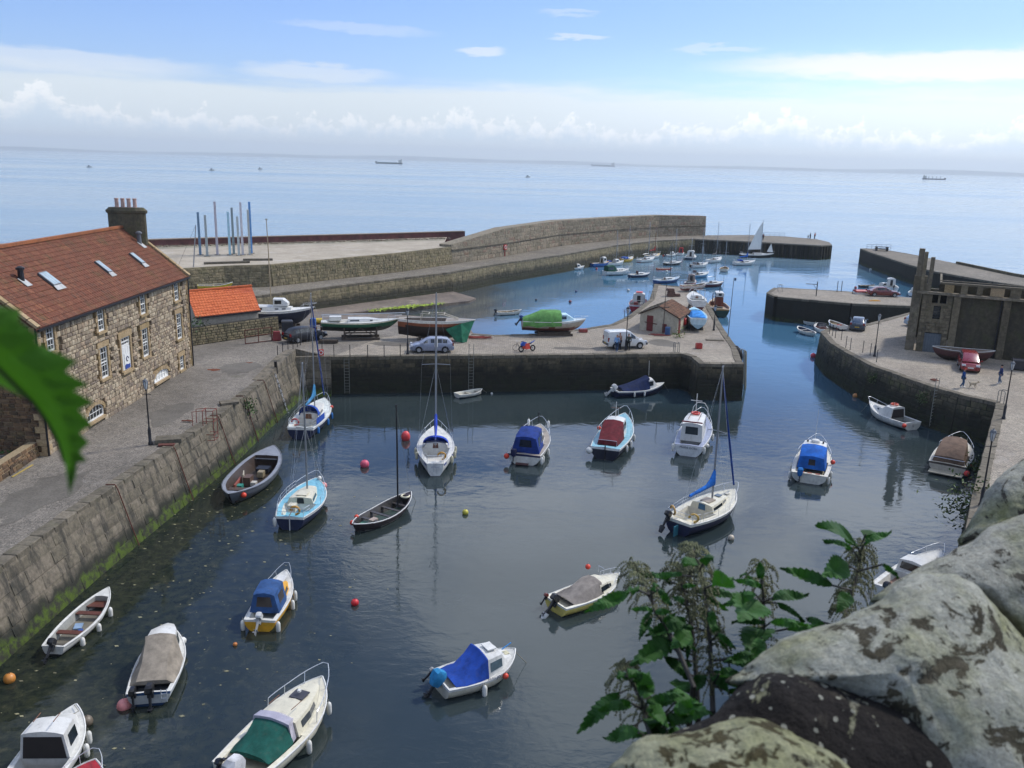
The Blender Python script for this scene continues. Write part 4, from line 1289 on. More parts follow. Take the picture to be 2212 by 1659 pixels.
class Boat:
    def __init__(s, name, label, B, stern=None, bow=None, pos=None, hdg=0.0, L=None, z0=0.0, fs=.7, fm=None, fb=1.1, dr=.3, tw=.8, dbl=False, hull='d3d2cb', bottom='20242c', stripe=None,
                 side=.14, deck='c9c8c0', full=2.3, rake=.10, cat='boat', group=None, heel=0.0, boot=.07, camber=.04):
        if pos is None:
            A_ = at(*stern, z0 + fs)
            C_ = at(*bow, z0 + fb)
            d = C_ - A_
            d.z = 0
            L = L or d.length
            hd = math.atan2(d.y, d.x)
            u = Vector((math.cos(hd), math.sin(hd), 0))
            c = A_ + u * (L / 2) if L else None
            s.M = Matrix.Translation((c.x, c.y, z0)) @ Matrix.Rotation(hd, 4, 'Z') @ Matrix.Rotation(heel, 4, 'X')
        else:
            p = pos if isinstance(pos, Vector) else at(*pos)
            s.M = Matrix.Translation((p.x, p.y, z0)) @ Matrix.Rotation(R(90) - R(hdg), 4, 'Z') @ Matrix.Rotation(heel, 4, 'X')
        s.L, s.B, s.fs, s.fb, s.tw, s.dbl, s.dr, s.full, s.rake = L, B, fs, fb, tw, dbl, dr, full, rake
        s.fm = fm if fm is not None else min(fs, fb) * .93
        s.side = side
        s.camber = camber
        s.short = label
        s.r = thing(name, label, cat, group)
        s.r.matrix_world = s.M
        s.name = name
        s.hc = [col(hull) if isinstance(hull, str) else hull, col(bottom), col(stripe or (hull if isinstance(hull, str) else 'd3d2cb'))]
        s.dm = col(deck) if isinstance(deck, str) else deck
        s.us = sorted(set([0, .03, .1, .2, .3, .4, .5, .6, .7, .78, .85, .91, .96, .99, 1.0]))
        T = [0, .12, .25, .4, .55, .7, .86, 1.0]
        secs = []
        for u in s.us:
            zk = -dr * (1 - max(0, (u - .55) / .45) ** 3 * 1.0) * (1 - .25 * max(0, (.3 - u) / .3))
            if dbl:
                zk = -dr * (1 - abs(2 * u - 1) ** 4)
            zs = s.zs(u)
            w_ = s.w(u)
            pr = []
            for t in T:
                f = 1 - (1 - t) ** (2.9 if u < .6 else 2.9 - 1.6 * (u - .6) / .4)
                z = zk + (zs - zk) * t
                pr.append((s.X(u, t), w_ * f, z))
            secs.append(pr)
        b = MB()
        nT = len(T)
        for sg in (1, -1):
            idx = [[b.pv((p[0], p[1] * sg, p[2])) for p in pr] for pr in secs]
            for a, c in zip(idx, idx[1:]):
                for k in range(nT - 1):
                    zm_ = sum(b.v[i][2] for i in (a[k], a[k + 1], c[k], c[k + 1])) / 4
                    b.cur = 1 if zm_ < boot else (2 if (k == nT - 2 and stripe) else 0)
                    b.face((a[k], c[k], c[k + 1], a[k + 1]))
            if not dbl:
                for k in range(nT - 1):
                    p, q_ = secs[0][k], secs[0][k + 1]
                    b.cur = 1 if (p[2] + q_[2]) / 2 < boot else (2 if (k == nT - 2 and stripe) else 0)
                    if sg == 1:
                        b.poly([(p[0], p[1], p[2]), (q_[0], q_[1], q_[2]), (q_[0], -q_[1], q_[2]), (p[0], -p[1], p[2])])
        bm_me = b.mesh('hull', s.hc, 50)
        link(bpy.data.objects.new('hull', bm_me), s.r)
        # rubbing strake
        b = MB()
        pts = [(s.X(u, 1), s.w(u) + .012, s.zs(u) - .015) for u in s.us]
        pts2 = [(x_, -y_, z_) for x_, y_, z_ in reversed(pts)]
        b.tube((pts + pts2 if dbl else pts + pts2) , .028 + .006 * B / 2, 5)
        s.rail = b.build('rubbing_strake', s.hc[2] if not stripe else GEL, s.r)
        if pos is None:
            b = MB()
            b.tube([(L / 2 - .1, 0, fb + .02), (L / 2 + .25, .05, fb * .55), (L / 2 + .8, .15, -.1)], .014, 4)
            link(bpy.data.objects.new('mooring_line', b.mesh('mooring_line', M_rope)), s.r)
    def w(s, u):
        if s.dbl:
            return s.B / 2 * max(.02, (1 - abs(2 * u - 1) ** 2.5)) ** .85
        if u < .45:
            return s.B / 2 * (s.tw + (1 - s.tw) * math.sin(math.pi / 2 * u / .45))
        return s.B / 2 * max(.012, 1 - ((u - .45) / .55) ** s.full) ** .9
    def zs(s, u):
        if u < .45:
            return s.fm + (s.fs - s.fm) * ((.45 - u) / .45) ** 2
        return s.fm + (s.fb - s.fm) * ((u - .45) / .55) ** 1.8
    def X(s, u, t=1.0):
        x = -s.L / 2 + s.L * u - s.L * s.rake * (1 - t) ** 1.5 * max(0, (u - .5) / .5) ** 2
        if s.dbl:
            x += s.L * s.rake * .7 * (1 - t) ** 1.5 * max(0, (.5 - u) / .5) ** 2
        return x
    def part(s, b, name, mat, parent=None, smooth=False):
        return b.build(name, mat, parent or s.r, smooth)
    def deck(s, c0=None, c1=None, zf=.2, floor=None, inner=None, side=None, narrow=.82):
        """deck with a well between stations c0 and c1 (none: flush)"""
        side = side or s.side
        us = sorted(set(s.us + ([c0, c1] if c0 is not None else [])))
        us = [u for u in us if u < .995]
        b, wl_, fl = MB(), MB(), MB()
        inn = c0 is not None
        lift = -.01
        for u0, u1 in zip(us, us[1:] + [.999]):
            x0, x1, w0, w1, z0, z1 = s.X(u0), s.X(u1), s.w(u0) - .005, s.w(u1) - .005, s.zs(u0) + lift, s.zs(u1) + lift
            if inn and c0 - 1e-6 <= u0 and u1 <= c1 + 1e-6:
                i0, i1 = max(.03, w0 - side), max(.03, w1 - side)
                for sg in (1, -1):
                    b.poly([(x0, w0 * sg, z0), (x1, w1 * sg, z1), (x1, i1 * sg, z1), (x0, i0 * sg, z0)])
                    wl_.poly([(x0, i0 * sg, z0), (x1, i1 * sg, z1), (x1, i1 * narrow * sg, zf), (x0, i0 * narrow * sg, zf)])
                fl.poly([(x0, i0 * narrow, zf), (x1, i1 * narrow, zf), (x1, -i1 * narrow, zf), (x0, -i0 * narrow, zf)])
            else:
                cm = s.camber
                for sg in (1, -1):
                    b.poly([(x0, w0 * sg, z0), (x1, w1 * sg, z1), (x1, 0, z1 + cm * min(1, w1)), (x0, 0, z0 + cm * min(1, w0))])
        if inn:
            for u in (c0, c1):
                i0 = max(.03, s.w(u) - .005 - side)
                zt = s.zs(u) + lift
                wl_.poly([(s.X(u), i0, zt), (s.X(u), 0, zt + s.camber), (s.X(u), -i0, zt), (s.X(u), -i0 * narrow, zf), (s.X(u), i0 * narrow, zf)])
        s.part(b, 'deck', s.dm)
        if inn:
            s.part(wl_, 'cockpit_sides', col(inner) if isinstance(inner, str) else (inner or s.dm))
            s.part(fl, 'cockpit_floor', col(floor) if isinstance(floor, str) else (floor or s.dm))
        return s
    def house(s, name, st, mat, round_=.0, zoff=0.0):
        """st: (u, half width at foot, half width at top, height above the deck edge)"""
        mat = mat if not isinstance(mat, str) else col(mat)
        b = MB()
        secs = []
        for u, wb, wt, h in st:
            x, z = s.X(u), s.zs(u) - .03 + zoff
            secs.append([(x, -wb, z), (x, -wt, z + h * .93), (x, -wt * .62, z + h), (x, 0, z + h + .05 * min(1, h * 2)), (x, wt * .62, z + h), (x, wt, z + h * .93), (x, wb, z)])
        b.loft(secs)
        o = s.part(b, name, mat, smooth=35)
        o['st'] = 0
        del o['st']
        s.last = secs
        s.lasto = o
        return s
    def pane(s, pts4, a0, a1, b0, b1, name='window', mat=None, parent=None, off=.015, th=.01):
        A, B_, C, D = [Vector(p) for p in pts4]     # A,B foot; D,C head
        n_ = (B_ - A).cross(D - A).normalized()
        f = lambda a, b_: (A * (1 - a) + B_ * a) * (1 - b_) + (D * (1 - a) + C * a) * b_
        cen = (A + B_ + C + D) / 4
        q_ = [f(a0, b0), f(a1, b0), f(a1, b1), f(a0, b1)]
        b = MB()
        b.loft([[p - n_ * off for p in q_], [p + n_ * off for p in q_]])
        return s.part(b, name, mat or M_boatglass, parent or s.lasto)
    def sidewin(s, i, a0, a1, b0=.3, b1=.85, mat=None, j=None):
        A, B_ = s.last[i], s.last[j or i + 1]
        for k0, k1 in ((0, 1), (6, 5)):
            s.pane((A[k0], B_[k0], B_[k1], A[k1]), a0, a1, b0, b1, mat=mat)
        return s
    def frontwin(s, i, a0=.08, a1=.92, b0=.15, b1=.85, n=2, mat=None):
        A, B_ = s.last[i], s.last[i + 1]
        for k in range(n):
            f0, f1 = a0 + (a1 - a0) * (k + .06) / n, a0 + (a1 - a0) * (k + .94) / n
            s.pane((B_[1], B_[5], A[5], A[1]), f0, f1, b0, b1, mat=mat)
        return s
    def backwin(s, a0=.2, a1=.8, b0=.3, b1=.85, mat=None, name='window'):
        A = s.last[0]
        s.pane((A[0], A[6], A[5], A[1]), a0, a1, b0, b1, mat=mat, name=name)
        return s
    def hatch(s, u0, u1, hw, z, mat, name='hatch', h=.05):
        b = MB()
        b.box(((s.X(u0) + s.X(u1)) / 2, 0, (s.zs(u0) + s.zs(u1)) / 2 + z), (s.X(u1) - s.X(u0), hw * 2, h))
        s.part(b, name, mat if not isinstance(mat, str) else col(mat))
        return s
    def thwart(s, u, z, mat, wd=.24, f=.96):
        b = MB()
        w_ = max(.1, s.w(u) - s.side) * f
        b.box((s.X(u), 0, z), (wd, 2 * w_, .045))
        s.part(b, 'thwart', mat if not isinstance(mat, str) else col(mat))
        return s
    def cross_plate(s, u0, u1, z, mat, name='bulkhead'):
        w0, w1 = s.w(u0) - s.side + .02, s.w(u1) - s.side + .02
        b = MB()
        b.loft([[(s.X(u0), -w0, z), (s.X(u0), w0, z), (s.X(u1), max(.02, w1), z), (s.X(u1), -max(.02, w1), z)], [(s.X(u0), -w0, z + .04), (s.X(u0), w0, z + .04), (s.X(u1), max(.02, w1), z + .04), (s.X(u1), -max(.02, w1), z + .04)]])
        s.part(b, name, mat if not isinstance(mat, str) else col(mat))
        return s
    def motor(s, y=0.0, tilt=0.0, cowl='1a1b1e', size=1.0, leg='24262a', off=.12, bucket=None, shroud=False):
        b = MB()
        piv = Vector((-s.L / 2 - off, y, s.fs + .02))
        Rm = Matrix.Translation(piv) @ Matrix.Rotation(tilt, 4, 'Y') @ Matrix.Scale(size, 4)
        b.xf = Rm
        b.box((.06, 0, -.05), (.16, .24, .26))
        b.loft([[(-.16, -.05, .1), (.02, -.05, .1), (.02, .05, .1), (-.16, .05, .1)], [(-.14, -.035, -.62), (.0, -.035, -.62), (.0, .035, -.62), (-.14, .035, -.62)], [(-.16, -.03, -.86), (.03, -.03, -.86), (.03, .03, -.86), (-.16, .03, -.86)]])
        b.tube([(-.26, 0, -.74), (-.1, 0, -.74), (.06, 0, -.74)], [.045, .065, .02], 8)
        b.box((-.1, 0, -.6), (.3, .2, .02))
        for k in range(3):
            a = 2 * math.pi * k / 3
            b.box((-.26, math.cos(a) * .08, -.74 + math.sin(a) * .08), (.02, .07, .07), rx=a)
        m_ = s.part(b, 'outboard_motor', col(leg), smooth=35)
        b = MB()
        b.xf = Rm
        if shroud:
            b.loft([[(-.32 * f, -.2 * f, z), (.12 * f, -.2 * f, z), (.17 * f, 0, z), (.12 * f, .2 * f, z), (-.32 * f, .2 * f, z), (-.36 * f, 0, z)] for z, f in ((-.25, .75), (.05, 1.15), (.36, 1.2), (.5, .8))])
        else:
            b.loft([[(-.3 * f, -.15 * f, z), (.1 * f, -.15 * f, z), (.14 * f, 0, z), (.1 * f, .15 * f, z), (-.3 * f, .15 * f, z), (-.34 * f, 0, z)] for z, f in ((.08, .9), (.16, 1.05), (.36, 1.0), (.44, .7))])
        s.part(b, 'cowl', cloth(cowl) if shroud else col(cowl, .3), m_, smooth=35)
        if bucket:
            b = MB(); b.xf = Rm
            b.lathe([(.12, -1.02), (.17, -.62), (.165, -.62), (.11, -1.0)], 12, (-.1, 0, 0))
            s.part(b, 'bucket', col(bucket), m_)
        return s
    def rails(s, u0, h=.55, inset=.06, lean=.25, n=3, mat=None, name='pulpit', gap=0.0, r=.016, h0=None):
        h *= .72
        b = MB()
        us = [u0 + (1 - u0) * k / 9 for k in range(10)]
        h0 = h if h0 is None else h0
        P = lambda u, sg: Vector((s.X(u) + lean * max(0, (u - u0) / (1 - u0)) ** 2, sg * max(.0 if u > .995 else .05, s.w(u) - inset + (.16 * max(0, (u - .8) / .2))), s.zs(u) + h0 + (h - h0) * (u - u0) / (1 - u0)))
        lft = [P(u, 1) for u in us[:-1]]
        rgt = [P(u, -1) for u in us[:-1]]
        tip = [Vector((s.X(1) + lean, .12, s.zs(1) + h)), Vector((s.X(1) + lean, -.12, s.zs(1) + h))]
        d0 = lambda sg: Vector((s.X(u0) - .05, sg * (s.w(u0) - inset), s.zs(u0)))
        b.tube([d0(1)] + lft + tip + rgt[::-1] + [d0(-1)], r, 5)
        for k in range(1, n + 1):
            u = u0 + (1 - u0) * k / (n + .7)
            for sg in (1, -1):
                b.tube([(s.X(u), sg * max(.03, s.w(u) - inset), s.zs(u)), P(u, sg)], r * .85, 5)
        s.part(b, name, mat or M_steel)
        return s
    def pushpit(s, u1=.12, h=.55, inset=.06, mat=None, gap=False):
        b = MB()
        P = lambda u, sg, z: (s.X(u), sg * (s.w(u) - inset), s.zs(u) + z)
        for hh in (h, h * .55):
            b.tube([P(u1, 1, hh), P(.02, 1, hh), P(.02, -1, hh), P(u1, -1, hh)], .015, 5)
        for u in (u1, .02):
            for sg in (1, -1):
                b.tube([P(u, sg, 0), P(u, sg, h)], .015, 5)
        s.part(b, 'pushpit', mat or M_steel)
        return s
    def lifelines(s, u0=.15, u1=.8, h=.5, n=4):
        b = MB()
        for sg in (1, -1):
            pts = []
            for k in range(n):
                u = u0 + (u1 - u0) * k / (n - 1)
                p = (s.X(u), sg * (s.w(u) - .05), s.zs(u))
                t = (p[0], p[1], p[2] + h)
                b.tube([p, t], .013, 5)
                pts.append(t)
            b.tube(pts, .007, 4)
            b.tube([(p[0], p[1], p[2] - h * .45) for p in pts], .006, 4)
        s.part(b, 'guard_rail', M_steel)
        return s
    def mast(s, u, h, z=0.0, r=.055, mat=None, spread=((.55, .75),), boom=None, cover=None, furl=None, stays=True, rad=False, crook=0.0, top=None):
        x, z0 = s.X(u), s.zs(u) + z
        mat = mat or M_alu
        b = MB()
        b.tube([(x, 0, z0), (x - h * .004, 0, z0 + h * .6), (x - h * .012, 0, z0 + h)], [r, r, r * .72], 8)
        b.box((x - h * .012, 0, z0 + h + .05), (.25, .03, .1))
        for f, sw in spread:
            b.tube([(x - .1, -sw, z0 + h * f), (x, 0, z0 + h * f + .03), (x - .1, sw, z0 + h * f)], .024, 5)
        mo = s.part(b, 'mast', mat)
        s.mx, s.mz = x, z0
        if stays:
            b = MB()
            w_ = s.w(u) - .06
            tp = (x - h * .012, 0, z0 + h)
            wires = [((s.X(.995), 0, s.zs(1)), tp), ((s.X(.01), 0, s.zs(0)), tp)]
            for sg in (1, -1):
                f, sw = spread[0] if spread else (.6, .3)
                wires += [((x - .1, sg * w_, s.zs(u)), (x - .1, sg * sw, z0 + h * f)), ((x - .1, sg * sw, z0 + h * f), tp), ((x + .25, sg * w_, s.zs(u)), (x, 0, z0 + h * f)), ((x - .4, sg * w_, s.zs(u)), (x, 0, z0 + h * f))]
            for a, c in wires:
                b.tube([a, c], .0055, 3, cap=False)
            s.part(b, 'rigging', M_steel, mo)
        if furl:
            b = MB()
            a, c = Vector((s.X(.985), 0, s.zs(1) + .3)), Vector((x - h * .012, 0, z0 + h * .97))
            b.tube([a, a.lerp(c, .3), a.lerp(c, .8), c], [.06, .07, .05, .03], 8)
            s.part(b, 'furled_sail', cloth(furl), mo)
        if boom:
            bl, bz = boom
            b = MB()
            b.tube([(x - .08, 0, z0 + bz), (x - bl, 0, z0 + bz - .12)], .045, 7)
            bo = s.part(b, 'boom', mat, mo)
            if cover:
                b = MB()
                n = 7
                b.loft([[(x + .02 - (bl - .05) * k / n, math.cos(a) * .11 * (1.25 - .75 * k / n), z0 + bz - .12 * k / n + .06 + (math.sin(a) * (.16 if math.sin(a) < 0 else (.18 + .95 * max(0, 1 - k / 2.2) ** 1.6)) * (1.0 - .3 * k / n))) for a in [2 * math.pi * j / 8 for j in range(8)]] for k in range(n + 1)])
                s.part(b, 'sail_cover', cloth(cover), bo, smooth=60)
        if rad:
            b = MB()
            b.tube([(x + .12, 0, z0 + h * .63), (x + .12, 0, z0 + h * .64), (x + .12, 0, z0 + h * .69), (x + .12, 0, z0 + h * .70)], [.05, .12, .12, .05], 10)
            s.part(b, 'radar_reflector', GEL, mo)
        return s
    def sprayhood(s, u0, u1, hw, h, mat, z=0.0):
        b = MB()
        secs = []
        for f in (0, .5, 1):
            u = u0 + (u1 - u0) * f
            hh = h * (1 - .15 * f ** 2) if f < 1 else h * .12
            secs.append([(s.X(u), hw * math.cos(a), s.zs(u) + z + hh * math.sin(a) ** .7 if math.sin(a) > 0 else s.zs(u) + z) for a in [math.pi * k / 10 for k in range(11)]])
        b.loft(secs, closed=False, cap=False)
        b.loft([[(p[0], p[1] * .96, p[2] - .025) for p in sec] for sec in secs], closed=False, cap=False)
        s.part(b, 'sprayhood', cloth(mat), smooth=60)
        return s
    def box(s, u, y, z, d, mat, name='locker', rz=0.0):
        b = MB()
        b.box((s.X(u), y, z), d, rz)
        s.part(b, name, mat if not isinstance(mat, str) else col(mat))
        return s
    def tubep(s, name, pts, r, mat, n=6):
        b = MB()
        b.tube([(s.X(p[0]), p[1], p[2]) for p in pts], r, n)
        s.part(b, name, mat if not isinstance(mat, str) else col(mat))
        return s
    def windscreen(s, u, hw, h, rake=.25, z=0.0, frame=None):
        b = MB()
        zz = s.zs(u) + z
        pts = [(-hw, -.45), (-hw * .6, .0), (hw * .6, .0), (hw, -.45)]
        for (y0, x0), (y1, x1) in zip(pts, pts[1:]):
            b.poly([(s.X(u) + x0, y0, zz), (s.X(u) + x1, y1, zz), (s.X(u) + x1 - rake, y1 * .92, zz + h), (s.X(u) + x0 - rake, y0 * .92, zz + h)])
        o = s.part(b, 'windscreen', paint('smoked_screen', '4a565c', .1, spec=.8))
        b = MB()
        b.tube([(s.X(u) + x0 - rake, y0 * .92, zz + h) for y0, x0 in pts], .016, 5)
        s.part(b, 'frame', frame or M_steel, o)
        return s
    def world(s, p):
        return s.M @ Vector(p)
    def fender(s, u, sg, colr='d8d6cc', ball=False, where='', size=1.0, kind='fender', drop=.0):
        p = s.world((s.X(u), sg * (s.w(u) + .11 * size), s.zs(u) - .38 * size - drop))
        cname = {'d8d6cc': 'white', 'd8442c': 'orange', 'd23a34': 'red', '2f6fb0': 'blue', 'c9c2a4': 'cream', 'd98a86': 'pink', '17171a': 'black'}.get(colr, 'pale')
        t = thing('fender', '%s %s %s the %s' % (cname, 'ball fender' if ball else 'fender', where or 'hanging on', s.nick), 'fender', 'fenders hung over the sides of moored boats', p)
        b = MB()
        if ball:
            b.ball((0, 0, 0), .24 * size, 12, 8)
        else:
            b.lathe([(.03, -.3), (.09, -.24), (.11, -.15), (.11, .15), (.09, .24), (.03, .3)], 10)
        b.build('fender_body', col(colr, .45), t, smooth=True).scale = (1, 1, 1) if ball else (size,) * 3
        b = MB()
        b.tube([(0, 0, .25 * (size if ball else 1)), (0, 0, .42 * size)], .012, 4)
        b.build('lanyard', M_rope, t)
        return s
    def ring(s, u, y, z, colr, where, frac=1.0, tilt=(0, 0, 0), R_=.27, r=.07):
        p = s.world((s.X(u), y, z))
        t = thing('lifebuoy', where, 'lifebuoy', None, p)
        t.rotation_euler = (s.M.to_3x3().to_4x4() @ Euler(tilt).to_matrix().to_4x4()).to_euler()
        b = MB()
        b.torus((0, 0, 0), R_, r, 20, 8, frac=frac)
        b.build('ring', col(colr), t, smooth=True)
        if frac >= 1:
            b = MB()
            for k in range(4):
                a = math.pi / 4 + k * math.pi / 2
                b.torus((R_ * math.cos(a), R_ * math.sin(a), 0), r * 1.02, .012, 10, 5, Matrix.Rotation(a, 3, 'Z') @ Matrix.Rotation(R(90), 3, 'X'))
            b.build('grab_band', GEL, t)
        return s
    def text(s, body, size, mat4, mat, name='lettering'):
        cu = bpy.data.curves.new(name, 'FONT')
        cu.body = body
        cu.size = size
        cu.align_x = 'CENTER'
        cu.extrude = .004
        cu.materials.append(mat if not isinstance(mat, str) else col(mat))
        tmp = bpy.data.objects.new('tmp_text', cu)
        COL.objects.link(tmp)
        bpy.context.view_layer.update()
        me = bpy.data.meshes.new_from_object(tmp.evaluated_get(bpy.context.evaluated_depsgraph_get()))
        bpy.data.objects.remove(tmp)
        o = bpy.data.objects.new(name, me)
        COL.objects.link(o)
        o.parent = s.r
        o.matrix_local = mat4
        return s

def transom_text(bt, body, size, z, colr='24262c'):
    m4 = Matrix.Translation((-bt.L / 2 - .012, 0, z)) @ Matrix.Rotation(R(-90), 4, 'Z') @ Matrix.Rotation(R(90), 4, 'X')
    return bt.text(body, size, m4, colr)
def side_text(bt, body, size, u, z, sg=-1, colr='24345e'):
    y = (bt.w(u) + .03) * sg
    m4 = Matrix.Translation((bt.X(u), y, z)) @ Matrix.Rotation(0 if sg < 0 else math.pi, 4, 'Z') @ Matrix.Rotation(R(86), 4, 'X')
    return bt.text(body, size, m4, colr)

# ---- near basin
B_ = Boat('open_motorboat', 'long narrow white open boat with brown thwarts and tilted black outboard below the left wall', 1.55, stern=('J', 350, 722), bow=('J', 722, 328), fs=.5, fm=.45, fb=.75, dr=.2, side=.09, tw=.62, hull='c9c8c0', bottom='24262a')
B_.nick = 'white open boat under the left wall'
B_.deck(.02, .86, .1, floor='6f6a5c', inner='8f8f88')
for u, z in ((.28, .36), (.62, .38)):
    B_.thwart(u, z, 'brown' and '5a3224', .3)
B_.cross_plate(.74, .86, .34, '5a3224', 'bow_seat').cross_plate(.02, .1, .3, '4f4a40', 'stern_seat')
B_.box(.45, .1, .16, (.5, .35, .08), '7f96ad', 'locker', .3).box(.38, -.2, .15, (.3, .2, .06), '2f4d8a', 'folded_sheet', .5)
B_.motor(.0, R(48), '1c1d20', .85)
B_.fender(.2, -1, where='nearest the stern of').fender(.45, -1, where='amidships on').fender(.72, -1, where='towards the bow of')

B_ = Boat('canopy_cruiser', 'small cabin cruiser under a long beige cover with two black outboards', 1.95, stern=('J', 985, 1030), bow=('J', 1128, 600), L=4.7, fs=.62, fb=.95, dr=.3, tw=.85, hull='bfc3c2', bottom='1f3a5c', stripe='24507e')
B_.nick = 'cruiser under the beige cover'
B_.deck(.02, .2, .25, floor='55575a', inner='2a2b2e')
B_.house('coachroof', [(.55, .72, .6, 1.02), (.72, .66, .52, .95), (.9, .36, .26, .5), (.96, .16, .1, .12)], GEL).sidewin(0, .2, .95, .35, .8).frontwin(2, .1, .9, .2, .8)
B_.house('boat_cover', [(.13, .86, .6, .18), (.3, .94, .5, .62), (.52, .92, .56, 1.03), (.58, .8, .62, 1.08)], cloth('8a8173'), zoff=.02)
B_.tubep('boarding_ladder', [(-.01, -.5, .75), (-.02, -.5, .2)], .014, M_steel).tubep('boarding_ladder', [(-.01, -.72, .75), (-.02, -.72, .2)], .014, M_steel)
for z in (.35, .55):
    B_.tubep('ladder_rung', [(-.015, -.5, z), (-.015, -.72, z)], .012, M_steel)
B_.motor(.55, R(4), '1c1d20', .8).motor(-.1, R(8), '1c1d20', 1.0)
B_.fender(.02, 1, 'd98a86', True, 'at the stern of', 1.25, drop=.1).fender(.86, -1, 'd8d6cc', True, 'by the bow of', .75)

B_ = Boat('cabin_boat', 'white cabin boat with an open dark wheelhouse at the bottom left corner', 2.05, stern=('J', 120, 1700), bow=('J', 505, 1105), fs=.7, fb=1.05, dr=.3, tw=.85, hull='d3d2cb', bottom='23262c')
B_.nick = 'white cabin boat in the bottom left corner'
B_.deck(.02, .42, .2, floor='4c4038', inner='bdbcb4')
B_.house('wheelhouse', [(.42, .88, .74, 1.05), (.62, .84, .68, 1.0), (.76, .6, .44, .4), (.88, .3, .2, .14)], GEL).sidewin(0, .3, 1.0, .3, .78).frontwin(1, .06, .94, .2, .8)
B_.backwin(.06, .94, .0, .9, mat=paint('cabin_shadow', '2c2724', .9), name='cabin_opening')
B_.thwart(.26, .55, '4c4038', .35)
for y in (.35, -.35):
    B_.tubep('grab_rail', [(.46, y, 2.0), (.58, y, 1.98)], .018, M_teak)
B_.fender(.74, -1, where='towards the bow of').fender(.6, -1, where='amidships on')
B_.tubep('mooring_line', [(.97, 0, 1.1), (.9, -.3, 1.05), (.85, -.1, 1.02)], .014, M_rope)

B_ = Boat('red_decked_boat', 'red decked boat with a thin bow rail cut by the bottom edge', 1.75, stern=('J', 380, 1800), bow=('J', 632, 1470), fs=.6, fb=.85, dr=.3, hull='c8c6be', deck='a5202c', camber=.12)
B_.nick = 'red decked boat'
B_.deck(.05, .4, .2, floor='777777', inner='bbbbbb').rails(.5, .5, lean=.1, n=2, r=.012)
B_.hatch(.6, .7, .2, .13, GEL)

B_ = Boat('motor_cruiser', 'large cream motor cruiser with green cockpit cover in the bottom centre left', 2.45, stern=('K', 215, 1625), bow=('K', 778, 1005), fs=.75, fb=1.2, dr=.35, tw=.86, hull='cfc9b2', bottom='1f4a40', stripe='d8d2be', side=.2, deck='d6d0ba', full=2.6, boot=.16)
B_.nick = 'cream cruiser with the green cover'
B_.deck(.02, .46, .3, floor='b5b09c', inner='c9c4b0')
B_.house('coachroof', [(.44, .95, .8, .62), (.62, .88, .72, .58), (.8, .55, .42, .3), (.92, .22, .15, .06)], GELC).sidewin(0, .35, 1.0, .3, .75, paint('smoked_window', '44484a', .15)).sidewin(1, .0, .6, .32, .72, paint('smoked_window', '44484a', .15))
B_.house('windscreen', [(.37, .93, .78, .8), (.43, .86, .68, .84), (.5, .74, .55, .55)], paint('smoked_hood', 'aaa6b0', .2, spec=.7))
B_.hatch(.66, .76, .3, .5, '3c3c42', 'deck_hatch', .05).box(.71, 0, 1.5, (.12, .12, .08), GEL, 'roof_light')
for y in (.5, -.5):
    B_.tubep('grab_rail', [(.48, y, 1.6), (.6, y, 1.56)], .016, M_teak)
B_.house('cockpit_cover', [(.12, .85, .5, .18), (.2, .95, .6, .3), (.36, .98, .7, .66), (.385, .9, .7, .68)], cloth('1c5248'), zoff=.03)
B_.rails(.62, .6, lean=.3, n=2).motor(-.05, R(6), 'b9b9b9', 1.15, shroud=True).motor(.7, R(30), '1c1d20', .6)
B_.box(.06, .62, .8, (.14, .14, .06), '33343a', 'deck_vent').box(.04, .75, .78, (.12, .12, .06), '33343a', 'deck_vent')
B_.fender(.45, -1, where='amidships on').fender(.82, -1, where='towards the bow of')

B_ = Boat('canopy_motorboat', 'small white and yellow motorboat with a faded blue canopy', 1.65, stern=('J', 1725, 548), bow=('J', 1902, 212), fs=.6, fb=.98, dr=.3, tw=.88, hull='d9a12a', bottom='d9a12a', stripe='d8d6cc', side=.16)
B_.nick = 'yellow boat with the blue canopy'
B_.deck(.04, .5, .25, floor='a8a8a0', inner='c8c8c0')
B_.house('coachroof', [(.5, .62, .52, .42), (.68, .55, .44, .38), (.8, .36, .26, .1)], col('d39a22')).sidewin(0, .15, .8, .35, .8)
B_.hatch(.7, .86, .22, .2, GEL)
B_.house('canopy', [(.17, .72, .5, 1.0), (.2, .72, .52, 1.05), (.46, .7, .54, 1.12), (.55, .6, .46, .5)], cloth('33527f')).backwin(.2, .8, .35, .9, mat=paint('canopy_window', '3b3430', .3)).sidewin(1, .2, .8, .35, .8, paint('canopy_window', '3b3430', .3))
B_.rails(.7, .45, lean=.15, n=1, r=.011).motor(0, R(52), 'c9c9c4', .85, leg='8b8d8c')
for u, nm in ((.02, 'at the stern of'), (.5, 'amidships on'), (.68, 'nearest the bow of')):
    B_.fender(u, -1, where=nm)
B_.fender(.02, 1, where='on the far stern corner of')

